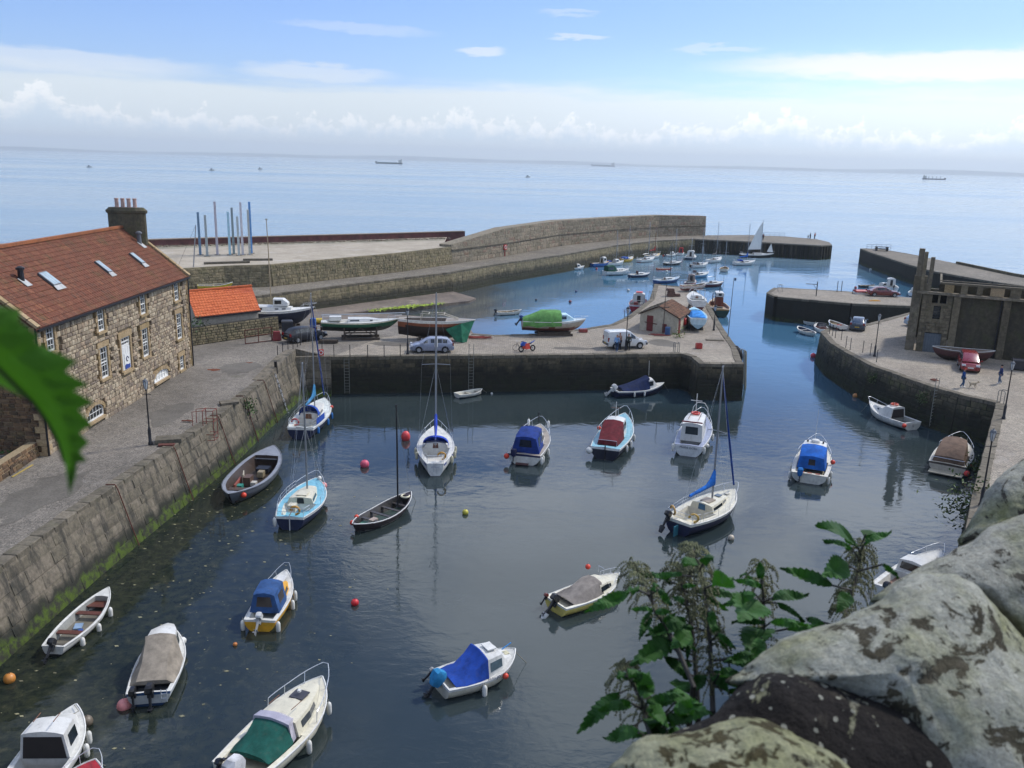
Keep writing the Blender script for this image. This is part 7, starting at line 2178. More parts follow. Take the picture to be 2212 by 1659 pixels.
# ================================================================ PEOPLE
SKIN = paint('skin', 'b58468', .6, var=.06)
def skinned(name, verts, edges, radii, mat, parent, sub=2):
    me = bpy.data.meshes.new(name)
    me.from_pydata(verts, edges, [])
    me.materials.append(mat)
    o = bpy.data.objects.new(name, me)
    COL.objects.link(o)
    m = o.modifiers.new('skin', 'SKIN')
    for v, r_ in zip(me.skin_vertices[0].data if me.skin_vertices else [], radii):
        v.radius = r_ if isinstance(r_, tuple) else (r_, r_)
    if not me.skin_vertices:
        bm = bmesh.new(); bm.from_mesh(me)
        lay = bm.verts.layers.skin.verify()
        for i, v in enumerate(bm.verts):
            r_ = radii[i]
            v[lay].radius = r_ if isinstance(r_, tuple) else (r_, r_)
            v[lay].use_root = (i == 0)
        bm.to_mesh(me); bm.free()
    s_ = o.modifiers.new('sub', 'SUBSURF')
    s_.levels = s_.render_levels = sub
    if parent:
        o.parent = parent
    return o
def person(label, p, rz, top='3a5f9a', legs='2e3f5e', hair='3a2a20', cap=None, step=0.0, arm=0.15, h=1.72, bag=None, armf=0.0, sit=False):
    t = thing('person', label, 'person', None, p, rz)
    s = h / 1.72
    st = step
    J = {'pel': (0, 0, .93), 'wai': (0, 0, 1.08), 'che': (.0, 0, 1.3), 'nec': (.0, 0, 1.46), 'hea': (.02, 0, 1.54), 'hd2': (.025, 0, 1.64),
         'hL': (0, .1, .9), 'kL': (.03 + st * .25, .1, .49), 'aL': (-.02 + st * .35, .1, .09), 'tL': (.14 + st * .38, .12, .035),
         'hR': (0, -.1, .9), 'kR': (.06 - st * .12, -.1, .49), 'aR': (-.04 - st * .5, -.1, .09 + abs(st) * .04), 'tR': (.12 - st * .46, -.12, .035),
         'sL': (0, .19, 1.4), 'eL': (-.03 - arm * .3 + armf * .15, .25, 1.13), 'wL': (.05 - arm * .2 + armf * .35, .25, .9 + armf * .3), 'fL': (.08 - arm * .15 + armf * .42, .24, .81 + armf * .35),
         'sR': (0, -.19, 1.4), 'eR': (-.02 + arm * .2, -.25, 1.13), 'wR': (.1 + arm * .5, -.24, .92), 'fR': (.15 + arm * .55, -.23, .83)}
    names = list(J)
    ix = {n_: i for i, n_ in enumerate(names)}
    V = [tuple(c_ * s for c_ in J[n_]) for n_ in names]
    E_ = [('pel', 'wai'), ('wai', 'che'), ('che', 'nec'), ('nec', 'hea'), ('hea', 'hd2'), ('pel', 'hL'), ('hL', 'kL'), ('kL', 'aL'), ('aL', 'tL'), ('pel', 'hR'), ('hR', 'kR'), ('kR', 'aR'), ('aR', 'tR'),
          ('che', 'sL'), ('sL', 'eL'), ('eL', 'wL'), ('wL', 'fL'), ('che', 'sR'), ('sR', 'eR'), ('eR', 'wR'), ('wR', 'fR')]
    rad = {'pel': (.13, .1), 'wai': (.125, .1), 'che': (.15, .11), 'nec': .055, 'hea': .085, 'hd2': .088, 'hL': .09, 'hR': .09, 'kL': .06, 'kR': .06, 'aL': .042, 'aR': .042, 'tL': .035, 'tR': .035,
           'sL': .065, 'sR': .065, 'eL': .042, 'eR': .042, 'wL': .03, 'wR': .03, 'fL': .034, 'fR': .034}
    def sc(r_, k): return tuple(a * s * k for a in r_) if isinstance(r_, tuple) else r_ * s * k
    skinned('body', V, [(ix[a], ix[b_]) for a, b_ in E_], [sc(rad[n_], .62 if n_ in ('pel', 'wai', 'che', 'sL', 'sR', 'hL', 'hR', 'kL', 'kR', 'aL', 'aR', 'eL', 'eR') else (1.12 if n_ in ('hea', 'hd2') else 1)) for n_ in names], SKIN, t)
    def sub(name, keep, mat, k, edges):
        nm = keep
        j = {n_: i for i, n_ in enumerate(nm)}
        return skinned(name, [V[ix[n_]] for n_ in nm], [(j[a], j[b_]) for a, b_ in edges], [sc(rad[n_], k) for n_ in nm], mat, t)
    sub('jacket', ['che', 'wai', 'pel', 'sL', 'eL', 'wL', 'sR', 'eR', 'wR'], cloth(top), 1.3, [('che', 'wai'), ('wai', 'pel'), ('che', 'sL'), ('sL', 'eL'), ('eL', 'wL'), ('che', 'sR'), ('sR', 'eR'), ('eR', 'wR')])
    sub('trousers', ['pel', 'hL', 'kL', 'aL', 'hR', 'kR', 'aR'], cloth(legs), 1.3, [('pel', 'hL'), ('hL', 'kL'), ('kL', 'aL'), ('pel', 'hR'), ('hR', 'kR'), ('kR', 'aR')])
    for a, b_ in (('aL', 'tL'), ('aR', 'tR')):
        m_ = MB(); m_.tube([V[ix[a]], V[ix[b_]]], [.055 * s, .042 * s], 8); m_.build('shoe', col('c8c8c4' if 'trainers' in label else '222226'), t)
    m_ = MB()
    hc = Vector(V[ix['hd2']]) + Vector((-.012, 0, .015))
    m_.loft([[(hc.x + math.cos(a) * .1 * s * math.cos(e), hc.y + math.sin(a) * .085 * s * math.cos(e), hc.z + .11 * s * math.sin(e)) for a in [2 * math.pi * k / 12 for k in range(12)]] for e in (-.1, .3, .8, 1.25, 1.5)])
    if cap:
        m_.box((hc.x + .12, 0, hc.z + .03), (.12, .13, .015))
    m_.build('cap' if cap else 'hair', cloth(cap or hair), t, smooth=True)
    m_ = MB(); m_.box((hc.x + .1 * s, 0, hc.z - .05), (.03, .025, .04)); m_.build('nose', SKIN, t)
    if bag:
        m_ = MB(); m_.box((V[ix['fL']][0], V[ix['fL']][1] + .02, .62 * s), (.3, .12, .34)); m_.build('bag', cloth(bag), t)
    return t
person('person in a pale blue top and jeans with white trainers beside the white van', at('Q', 757, 1412, QZ), R(60), top='7fa3c8', legs='33455f', hair='8a6a58', step=.2)
person('person with brown top and dark trousers right behind the one in pale blue', at('Q', 784, 1392, QZ), R(-60), top='7d6358', legs='26262e', hair='7a5a48')
person('person in a dark green patterned jacket leaning at the driver door of the van', at('Q', 868, 1400, QZ), R(80), top='3c4034', legs='26282a', hair='55483c', armf=.5)
person('person in blue shirt and jeans with a red cap and white trainers walking the dog', at('E', 1725, 1335, QZ), R(-20), top='27487c', legs='33506e', cap='a83430', step=.28)
person('person in a navy shirt and jeans with white trainers walking near the red hatchback', at('E', 2018, 1305, QZ), R(160), top='26345e', legs='4d6078', hair='2a2422', step=.25)
person('person in dark clothes standing at the tip of the pier head, left one', at('E', 530, 170, QZ), R(-40), top='2e3034', legs='26282c', step=.2)
person('person with a red top standing at the tip of the pier head', at('E', 566, 168, QZ), R(120), top='a04a38', legs='2c2c32')
person('person in dark clothes crouched low at the tip of the pier head', at('E', 514, 168, QZ), R(20), top='26282c', legs='26282c', h=1.1)
person('person in a red jacket standing on the pier head behind the raised sail', at('E', 160, 178, QZ), R(20), top='6a2c30', legs='26282c')
t = thing('dog', 'small pale sandy dog walking beside the person in the red cap', 'dog', None, at('E', 1805, 1338, QZ), R(-15))
DV = [(0, 0, .42), (.2, 0, .43), (.32, 0, .5), (.42, 0, .58), (.54, 0, .55), (-.2, 0, .42), (-.32, 0, .5), (-.42, 0, .6), (.2, .08, .38), (.17, .08, .2), (.2, .08, .03), (.2, -.08, .38), (.26, -.08, .2), (.24, -.08, .03), (-.2, .09, .36), (-.13, .09, .22), (-.25, .09, .14), (-.22, .09, .03), (-.2, -.09, .36), (-.15, -.09, .22), (-.28, -.09, .14), (-.26, -.09, .03)]
skinned('body', DV, [(0, 1), (1, 2), (2, 3), (3, 4), (0, 5), (5, 6), (6, 7), (1, 8), (8, 9), (9, 10), (1, 11), (11, 12), (12, 13), (5, 14), (14, 15), (15, 16), (16, 17), (5, 18), (18, 19), (19, 20), (20, 21)],
        [.13, .14, .085, .075, .04, .105, .035, .015, .06, .035, .028, .06, .035, .028, .07, .045, .028, .026, .07, .045, .028, .026], paint('dog_fur', 'b3a388', .9, var=.2, scale=9), t)
for sy in (-1, 1):
    b = MB(); b.box((.4, sy * .06, .6), (.05, .02, .1), rx=sy * .4); b.build('ear', paint('dog_ear', '9a8666', .9), t)

# ================================================================ STREET FURNITURE
def lamp(label, p, h=4.2, dark=False, arm=0):
    t = thing('street_lamp', label, 'street lamp', 'old style lamp posts on the quays', p)
    b = MB()
    b.lathe([(.14, 0), (.14, .12), (.1, .2), (.1, 1.0), (.075, 1.1), (.05, 1.2), (.04, h - .75), (.06, h - .7), (.03, h - .62)], 10)
    b.build('post', M_dark, t, smooth=30)
    if h > 3:
        b = MB(); b.bar((-.3, 0, h - .95), (.3, 0, h - .95), .035); b.build('ladder_bar', M_dark, t)
    b = MB()
    b.lathe([(.09, h - .62), (.17, h - .15), (.17, h - .14)], 6)
    la = b.build('lantern', paint('lantern_glass', 'b9bdbd' if not dark else '5a646c', .2, spec=.7), t)
    b = MB(); b.lathe([(.2, h - .15), (.13, h - .02), (.04, h + .03), (.02, h + .12)], 6); b.build('lantern_cap', M_dark if dark else M_lead, la)
    b = MB()
    for k in range(6):
        a = 2 * math.pi * k / 6
        b.bar((.09 * math.cos(a), .09 * math.sin(a), h - .62), (.175 * math.cos(a), .175 * math.sin(a), h - .14), .018)
    b.build('lantern_frame', M_dark, la)
    return t
lamp('tall black lamp post standing alone on the left quay in front of the stone house', at('F', 1300, 1075, QZ), 4.3)
lamp('black lamp post at the nose of the silver blue hatchback', at('C', 532, 1612, QZ), 4.4, True)
lamp('black lamp post with arms in front of the white van', at('Q', 845, 1395, QZ), 4.4, True)
lamp('short black post lamp on the pier right of the blue sheeted boat', at('Q', 1690, 1205, QZ), 2.9, True)
lamp('slanting looking lamp post on the edge of the right quay left of the works', at('E', 1036, 1090, QZ), 4.3)
lamp('lamp post on the right quay behind the hooped ladder rails', at('I', 2050, 575, QZ), 4.5)
lamp('nearest lamp post rising in front of the right quay paving', at('I', 1872, 1258, QZ), 4.5)
def post(p, h=1.1, where=''):
    b = MB()
    b.lathe([(.05, 0), (.045, .05), (.035, .1), (.035, h - .3), (.06, h - .27), (.035, h - .24), (.035, h - .05), (.06, h), (.03, h + .05)], 8)
    return b.build('rail_post', M_dark, label='slim iron rail post %s' % where, cat='post', group='iron rail posts along the quay edges', loc=p)
LP = ['at the bend of the left quay, nearest the camera', 'second from the near end at the left quay bend', 'third at the left quay bend', 'fourth at the left quay bend', 'fifth at the left quay bend', 'sixth at the left quay bend by the black car']
for (x, y), lb in zip(((1065, 1650), (1120, 1620), (1177, 1588), (1230, 1555), (1277, 1535), (1310, 1515)), LP):
    post(at('B', x, y, QZ), where=lb)
for k, (x, y) in enumerate(((1545, 1620), (1672, 1640), (1845, 1640), (2036, 1645))):
    post(at('B', x, y, QZ), where=('by the red box at the pier corner', 'on the pier edge below the green yacht, left one', 'on the pier edge below the green yacht, middle one', 'on the pier edge below the green yacht, right one')[k])
for k, (x, y) in enumerate(((100, 1640), (278, 1642), (452, 1636))):
    post(at('C', x, y, QZ), where=('on the pier edge, furthest left of the lamp', 'on the pier edge, second left of the lamp', 'right beside the lamp by the silver car')[k])
for k, (x, y) in enumerate(((683, 912), (706, 928), (728, 945), (775, 962), (811, 1022), (845, 1040), (944, 1060), (1002, 1082), (1052, 1135))):
    post(at('E', x, y, QZ), 1.2, '%s along the right quay edge from the moored motorboat' % ('first', 'second', 'third', 'fourth', 'fifth', 'sixth', 'seventh', 'eighth', 'last')[k])
def ladder(label, top, h, rz=0.0, w_=.45, n=12, up=0.0, mat=None, hoop=False, out=.12, wl=-.2):
    """against a wall whose outward side is -y after rz"""
    t = thing('quay_ladder', label, 'ladder', None, top, rz)
    mat = mat or paint('galvanised', '6a6c66', .7, var=.2, scale=6)
    for sx in (-1, 1):
        b = MB()
        pts = [(sx * w_ / 2, -out, -h), (sx * w_ / 2, -out, up)]
        if hoop:
            pts += [(sx * w_ / 2, -out + .08, up + .12), (sx * w_ / 2, .25, up + .12), (sx * w_ / 2, .35, up), (sx * w_ / 2, .35, 0)]
        b.tube(pts, .03, 6)
        b.build('rail', mat, t)
    for k in range(n):
        b = MB(); b.tube([(-w_ / 2, -out, -h + h * (k + .5) / n), (w_ / 2, -out, -h + h * (k + .5) / n)], .018, 5); b.build('rung', mat, t)
    return t
rzf = math.atan2(3.0, 19.5)
ladder('faint iron ladder on the pier wall near the left corner', at('G', 1003, 218, QZ), 3.4, rzf)
ladder('iron ladder with tall rails above the little white dinghy', at('G', 2080, 206, QZ), 3.6, rzf, up=1.3)
ladder('iron ladder with curved hand hoops near the right end of the pier wall', at('H', 1553, 50, QZ), 3.6, rzf, up=.9, hoop=True)
ladder('pale iron ladder on the right quay wall beside the cabin boat', at('E', 1555, 1352, QZ) , 3.4, R(-148), w_=.5, up=1.0, out=.35, mat=paint('pale_steel', '8a8a80', .6))
ladder('hooped ladder at the corner of the right quay by the lamp', at('E', 2005, 1462, QZ) + Vector((.3, .1, 0)), 3.4, R(-148), w_=.45, up=1.0, hoop=True, out=.2)
ladder('hooped ladder at the rounded end of the middle jetty', at('E', 292, 585, QZ), 3.4, R(-75), up=1.0, hoop=True, w_=.4, out=.3)
ladder('tall steel ladder rails on the left edge of the pier by the red fishing boat', at('Q', 1085, 905, QZ), 3.2, R(200), up=1.0, hoop=True)
ladder('hooped ladder at the left edge of the pier behind the van', at('Q', 850, 1085, QZ), 3.2, R(170), up=.9, hoop=True)
# red caged ladder on the left quay
pl_ = at('F', 1745, 905, QZ)
t = thing('caged_ladder', 'red rusty ladder with a square safety cage on the left quay wall', 'ladder', None, pl_, R(88))
M_redl2 = paint('red_oxide', '7a3a30', .8, var=.2, scale=7)
for sx in (-.3, .3):
    b = MB(); b.tube([(sx, -.35, -3.2), (sx, -.2, 0), (sx, -.2, 1.1)], .03, 6); b.build('rail', M_redl2, t)
for k in range(12):
    b = MB(); f = k / 11; b.tube([(-.3, -.35 + .15 * f, -3.0 + 3.0 * f), (.3, -.35 + .15 * f, -3.0 + 3.0 * f)], .018, 5); b.build('rung', M_redl2, t)
for zz in (1.1, .35, -.6, -1.0):
    b = MB()
    b.tube([(-.35, -.2, zz), (-.35, -.95, zz), (.35, -.95, zz), (.35, -.2, zz)] + ([(-.35, -.2, zz)] if zz > 1 else []), .025, 5)
    b.build('cage_bar', M_redl2, t)
b = MB()
for sx in (-.35, .35):
    b.tube([(sx, -.95, 1.1), (sx, -.95, -1.0)], .025, 5); b.tube([(sx, .5, 0), (sx, .5, 1.0), (sx, -.2, 1.1)], .025, 5)
b.build('cage_upright', M_redl2, t)
# iron guard strips and chains down the left wall
def on_left(y_):
    pts = EL
    for a, c_ in zip(pts, pts[1:]):
        if a[1] <= y_ <= c_[1]:
            f = (y_ - a[1]) / (c_[1] - a[1])
            return a[0] + (c_[0] - a[0]) * f
    return -21
for (m, x, y), lb in ((('F', 885, 1430), 'nearest the camera'), (('F', 1440, 1095), 'second from the camera'), (('F', 1885, 835), 'just beyond the caged ladder'), (('F', 2080, 665), 'fourth from the camera'), (('G', 245, 415), 'nearest the far corner')):
    p = at(m, x, y, QZ)
    xx = on_left(p.y)
    t = thing('mooring_strip', 'rusty iron strip running down the left quay wall, %s' % lb, 'iron strip', 'rusty vertical irons on the left wall')
    b = MB()
    b.tube([(xx - .5, p.y, QZ + .06), (xx + .02, p.y, QZ + .08), (xx + .16, p.y, QZ - .2), (xx + .75, p.y, 1.2), (xx + 1.12, p.y, -.1)], .035, 5)
    b.build('iron_bar', M_rust, t)
p = at('G', 330, 345, QZ)
xx = on_left(p.y)
t = thing('mooring_chain', 'pale mooring chain hanging down the left wall near the dark blue yacht', 'chain')
for k in range(26):
    b = MB()
    f = k / 25
    b.torus((0, 0, 0), .07, .02, 10, 5, (Matrix.Rotation(R(90), 3, 'X') if k % 2 else Matrix.Rotation(R(90), 3, 'Y')))
    o = b.build('chain_link', M_steel if k % 3 else M_lead, t)
    o.location = (xx + .12 + 1.0 * f, p.y, QZ - .1 - 3.5 * f)
t = thing('timber_post', 'dark timber fender post on the left wall by the mooring chain', 'post')
b = MB(); b.bar((xx + .2, p.y + .9, -.4), (xx - .05, p.y + .9, QZ + .8), .22); b.build('post_body', paint('black_timber', '1e1a17', .9), t)

def buoy(label, p, r_=.22, c_='d23a34', sz=1.0, cat='buoy'):
    t = thing('mooring_buoy', label, cat, 'mooring buoys floating in the harbour', p)
    b = MB()
    b.ball((0, 0, r_ * .55 * sz), r_, 14, 9, sz)
    b.build('float', col(c_, .45), t, smooth=True)
    b = MB(); b.torus((0, 0, r_ * .55 * sz + r_ * sz), r_ * .16, r_ * .05, 8, 5, Matrix.Rotation(R(90), 3, 'X')); b.build('eye', M_dark, t)
    return t
for m, x, y, r_, c_, sz, lb in (
        ('G', 1515, 925, .36, 'd8484a', 1.35, 'large upright coral red buoy beside the tall white yacht'), ('G', 1160, 1155, .33, 'd85a70', 1, 'round pink buoy floating beyond the black open boat'),
        ('K', 998, 530, .2, 'cc2a2e', 1, 'small bright red buoy in the middle of the near water'), ('G', 2030, 1565, .2, 'b9b040', 1, 'small yellow green buoy right of the black open boat'),
        ('I', 555, 92, .34, 'd84a58', 1, 'coral buoy at the tip of the right quay'), ('I', 645, 212, .3, 'd85a5a', 1, 'left one of the pink buoy pair below the right quay'), ('I', 668, 206, .3, 'd89a9a', 1, 'paler right one of the pink buoy pair below the right quay'),
        ('I', 706, 266, .15, 'c08a4a', 1, 'tiny tan buoy just below the pink buoy pair'), ('I', 886, 405, .26, 'c88a50', 1, 'orange tan buoy between the pink pair and the cabin boat'), ('J', 65, 955, .24, 'c8843a', 1, 'faded orange buoy at the far left under the weedy wall'),
        ('J', 578, 1240, .24, '6a6052', 1, 'brown weedy buoy by the bow of the corner cabin boat'), ('H', 1945, 1395, .19, 'b9ac96', 1, 'cream and brown buoy right of the navy yacht'), ('C', 1920, 1034, .2, '3a3c44', 1, 'dark buoy off the promenade wall'),
        ('Q', 870, 828, .25, 'c8c4bc', 1, 'white buoy left of the red fishing boat mast reflections'), ('Q', 312, 938, .25, '7a3a44', 1, 'dull red buoy alone in the blue outer water'), ('Q', 565, 620, .25, 'a03a44', 1, 'red buoy below the blue wheelhouse boat'),
        ('Q', 370, 835, .22, '4a5470', 1, 'small dark blue buoy in the outer water'), ('N', 1030, 668, .22, '4a5060', 1, 'dark buoy in the channel right of the pier tip'), ('H', 222, 350, .12, 'c8c8c0', 1, 'tiny white float near the pier wall'),
        ('Q', 1240, 645, .26, 'c9c4b4', 1, 'cream buoy below the orange rowing boat'), ('E', 888, 556, .26, 'a04a48', 1, 'red buoy beyond the middle jetty'), ('E', 1006, 412, .26, 'c8c8c0', 1, 'white buoy under the outer breakwater'), ('J', 1563, 716, .1, 'c0763a', 1, 'tiny orange float near the beige cruiser')):
    buoy(lb, at(m, x, y, 0), r_, c_, sz)

# ---- sculpture poles on the sandy yard
PC = ['68849c', '98a2a2', 'b4aeb4', 'a6ccd8', '8c999a', 'b0bab8', 'c6c2c6', 'b0b4ae', '5a8fc6']
PN = ['dark slate blue', 'short grey', 'tall pinkish grey', 'pale sky blue', 'mid grey green', 'shortest pale grey', 'tall pale lilac', 'stone grey', 'bright blue']
PX = [(1712, 285, 1732, 655), (1773, 310, 1792, 668), (1856, 193, 1880, 655), (1970, 280, 1988, 655), (2003, 245, 2022, 648), (2050, 322, 2066, 660), (2083, 200, 2099, 655), (2140, 262, 2160, 655), (2150, 195, 2174, 642)]
for (xt, yt, xb, yb), c_, n_ in zip(PX, PC, PN):
    p = at('A', xb, yb, ZY)
    h = aty('A', xt, yt, p.y).z - ZY
    t = thing('sculpture_pole', '%s pole in the cluster of painted poles on the sandy yard' % n_, 'pole', 'painted poles standing on the sandy yard', p)
    b = MB(); b.box((0, 0, h / 2), (.36, .36, h), .3, taper=.92); b.build('pole_shaft', col(c_, .6), t)
    b = MB(); b.box((0, 0, .03), (.9, .9, .06), .3); b.build('base_plate', M_cope, t)
# slim mast behind the shed
t = thing('bare_mast', 'slim bare mast leaning slightly behind the stone house gable', 'mast')
p = at('B', 145, 860, 4.2)
q1 = aty('B', 178, 220, p.y)
b = MB(); b.tube([p, q1], [.09, .06], 6); b.build('mast_pole', M_alu, t)
b = MB(); b.tube([q1, p + Vector((-3, 0, .2))], .015, 4); b.build('stay', M_dark, t)

# ---- odds and ends
def lifebelt_station(label, p, rz, h=1.6, k=1.0):
    t = thing('lifebuoy_station', label, 'lifebuoy station', 'red lifebuoy housings', p, rz)
    b = MB(); b.box((0, 0, h / 2), (.12, .12, h)); b.build('post', col('a8302c'), t)
    t.scale = (k, k, k)
    b = MB(); b.box((0, -.08, h + .2), (.85, .18, .95)); b.build('housing', col('c23a30'), t)
    b = MB(); b.torus((0, -.2, h + .2), .28, .06, 16, 6, Matrix.Rotation(R(90), 3, 'X')); b.build('ring', col('e0dcd6'), t)
lifebelt_station('red lifebuoy housing on a post against the promenade wall', at('C', 1580, 556, QZ), R(50))
lifebelt_station('red lifebuoy board low on the sea wall near its middle', at('Q', 762, 312, QZ), R(42), 1.0)
lifebelt_station('red box on a post at the corner of the pier above the ladder', at('B', 1532, 1640, QZ), R(20), .5, .6)
lifebelt_station('red lifebuoy box beside the small dinghy on the right quay', at('E', 757, 884, QZ), R(-20), .45, .6)
p = at('Q', 1438, 1150, QZ)
t = thing('lifebuoy', 'red lifebuoy in its holder on the side wall of the white hut', 'lifebuoy', None, (19.65, 98.1, 4.55), 0)
t.rotation_euler = (0, R(90), math.atan2(uy.y, uy.x) - R(90))
b = MB(); b.torus((0, 0, .1), .33, .09, 18, 7); b.build('ring', col('c22f2c'), t, smooth=True)
b = MB(); b.box((0, 0, -.02), (.8, .8, .06)); b.build('backboard', col('b02c2a'), t)
def kit(name, label, cat, p, rz, parts):
    """parts: (part name, kind, centre or axis points, size, material)"""
    t = thing(name, label, cat, None, p, R(rz))
    for pn, kd, c, d, mt in parts:
        b = MB()
        if kd == 'box':
            b.box(c, d)
        elif kd == 'tap':
            b.box(c, d, taper=.85)
        elif kd == 'drum':
            r_, h_ = d
            b.lathe([(r_ * .95, 0), (r_, .03), (r_, h_ * .32), (r_ * 1.04, h_ * .34), (r_, h_ * .36), (r_, h_ * .65), (r_ * 1.04, h_ * .67), (r_, h_ * .69), (r_, h_ - .03), (r_ * .93, h_)], 14, c)
        elif kd == 'tube':
            b.tube(c, d, 10)
        elif kd == 'arch':
            b.loft([[(c[0] + x_, c[1] + math.cos(a) * d[1] / 2, c[2] + math.sin(a) * d[2]) for a in [math.pi * k / 6 for k in range(7)]] for x_ in (-d[0] / 2, d[0] / 2)])
        b.build(pn, mt, t)
    return t
def openbox(w_, d_, h_, mt, nm='side'):
    return [('base', 'box', (0, 0, .03), (w_, d_, .05), mt)] + [(nm, 'box', (0, s_ * (d_ / 2 - .02), h_ / 2 + .03), (w_, .04, h_), mt) for s_ in (-1, 1)] + [(nm, 'box', (s_ * (w_ / 2 - .02), 0, h_ / 2 + .03), (.04, d_ - .09, h_), mt) for s_ in (-1, 1)]
_cr, _ye, _bl, _gd = col('a8322c'), col('c2a32e'), col('2f5aa0'), col('2a2a2e')
kit('red_crate', 'small red crate standing alone on the pier near the ladder hoops', 'crate', at('Q', 1546, 1378, QZ), 6, openbox(.6, .5, .5, _cr))
kit('litter_bin', 'small red bin at the foot of the promenade wall', 'bin', at('C', 1906, 486, QZ), 0, [('bin_body', 'drum', (0, 0, 0), (.32, .85), col('a83a34')), ('lid', 'drum', (0, 0, .86), (.35, .12), _gd)])
_bx = paint('brown_boxes', '5e4236', .8, var=.3)
kit('fish_boxes', 'brown stacked boxes in the middle of the pier end', 'boxes', at('Q', 1275, 880, QZ), 6, [('fish_box', 'tap', (.0 + .1 * (k % 2), .1 * (k % 3), .2 + .38 * k), (1.05, .8, .34), _bx) for k in range(3)] + [('fish_box', 'tap', (1.0, .2, .2), (.9, .7, .34), _bx)])
_ck = paint('creel_dark', '2c3034', .9, var=.4, scale=6)
for m, x, y, rz, n, lb in (('Q', 190, 395, 45, 8, 'heap of dark creels at the foot of the sea wall'), ('Q', 978, 305, 35, 6, 'smaller heap of dark creels further along the sea wall')):
    kit('creel_heap', lb, 'creels', at(m, x, y, QZ), rz, [('creel', 'arch', ((k % 4) * .62 - .9, .1 * (k % 3), .05 + .42 * (k // 4)), (.55, .5 + .1 * (k % 2), .38), _ck) for k in range(n)])
kit('blue_container', 'blue steel container beside the ruined works at the right edge', 'container', at('E', 2150, 1120, QZ) + Vector((.5, 1, 0)), -26, [('container_body', 'box', (0, 0, .65), (2.4, 1.4, 1.3), col('27508e')), ('lid', 'tap', (0, 0, 1.36), (2.5, 1.5, .12), col('23467c'))] + [('rib', 'box', (-1.0 + .5 * k, -.73, .65), (.08, .06, 1.2), col('23467c')) for k in range(5)])
kit('wheelie_bin', 'dark bin at the right edge beside the lamp post', 'bin', at('E', 2165, 1195, QZ), -20, [('bin_body', 'box', (0, 0, .5), (1.2, .8, .8), _gd), ('lid', 'arch', (0, 0, .9), (1.25, .85, .2), _gd), ('wheel', 'tube', [(-.5, -.45, .12), (-.5, -.3, .12)], .12, M_tyre), ('wheel', 'tube', [(.5, -.45, .12), (.5, -.3, .12)], .12, M_tyre)])
kit('red_box', 'small dark red box on the quay behind the green sheeted boat', 'box', at('Q', 436, 1222, QZ), 12, [('box_body', 'box', (0, 0, .15), (.9, .5, .3), col('8a3a34')), ('lid', 'tap', (0, 0, .34), (.95, .55, .08), col('7a322e'))])
kit('orange_board', 'orange and yellow boards lying on the middle jetty', 'boards', at('E', 1030, 655, QZ), 6, [('board', 'box', (0, -.25, .05), (1.7, .3, .08), col('c8862c')), ('board', 'box', (.2, .15, .06), (1.4, .35, .1), col('b8742c')), ('board', 'box', (.1, 0, .14), (1.0, .25, .05), col('c2a32e'))])
kit('covered_dinghy', 'low red covered dinghy next to the dark red saloon', 'dinghy', at('E', 940, 600, QZ), 6, [('hull', 'tap', (0, 0, .2), (2.3, 1.1, .36), col('cfccc0')), ('cover', 'arch', (0, 0, .34), (2.4, 1.2, .35), col('a8343a'))])
kit('timber_pile', 'pile of dark timbers lying left of the green yacht cradle', 'timbers', at('B', 1600, 1490, QZ), 6, [('baulk', 'box', (.1 * (k % 3), -.35 + .2 * (k % 4), .09 + .18 * (k // 4)), (1.7 + .1 * (k % 2), .17, .16), paint('old_timber', '4a4036')) for k in range(6)])
_st = [('leg', 'box', (sx * .5, sy * .25, .55), (.08, .08, 1.1), M_rust) for sx in (-1, 1) for sy in (-1, 1)] + [('shelf', 'box', (0, 0, 1.12), (1.3, .7, .06), M_rust)]
kit('yellow_tank', 'yellow tank on a stand behind the black hatchback', 'tank', at('B', 1480, 1400, QZ), 17, _st + [('tank', 'tube', [(-.65, 0, 1.45), (-.6, 0, 1.45), (.6, 0, 1.45), (.65, 0, 1.45)], .3, _ye)])
kit('blue_drum', 'blue drum on a stand between the black hatchback and green yacht', 'drum', at('B', 1450, 1430, QZ), 11, [(a, k_, (c[0] * .6, c[1], c[2] - .1), (d[0] * (.6 if a == 'shelf' else 1), d[1], d[2]), m_) for a, k_, c, d, m_ in _st] + [('drum_body', 'drum', (0, 0, 1.05), (.32, .95), _bl)])
kit('store_box', 'dark box store under the stern of the navy pilothouse yacht', 'box', at('B', 1170, 1400, QZ), 17, [('box_body', 'box', (0, 0, .7), (1.1, 1.0, 1.4), col('2c2f36')), ('lid', 'tap', (0, 0, 1.45), (1.2, 1.1, .1), _gd), ('door', 'box', (0, -.52, .7), (.7, .03, 1.2), _gd)])
kit('grey_board', 'grey notice board hung on the pier wall beside the ladder', 'board', at('G', 2048, 480, 0) + Vector((-.1, -.1, 1.4)), 9, [('panel', 'box', (0, 0, .95), (.55, .06, 1.9), col('7d7f7c')), ('batten', 'box', (0, .06, .4), (.5, .06, .08), M_lead), ('batten', 'box', (0, .06, 1.5), (.5, .06, .08), M_lead)])
for lb, m, x, y in (('low slab bench against the retaining wall', 'C', 505, 690), ):
    t = thing('bench', lb, 'bench', None, at(m, x, y, QZ), R(42))
    b = MB(); b.box((0, 0, .45), (2.6, .5, .1)); b.build('seat', M_cope, t)
    for sx in (-1, 1):
        b = MB(); b.box((sx * 1.0, 0, .2), (.25, .45, .4)); b.build('leg', M_cope, t)
t = thing('picnic_bench', 'dark bench near the end of the outer breakwater', 'bench', None, at('E', 1092, 262, QZ), R(-10))
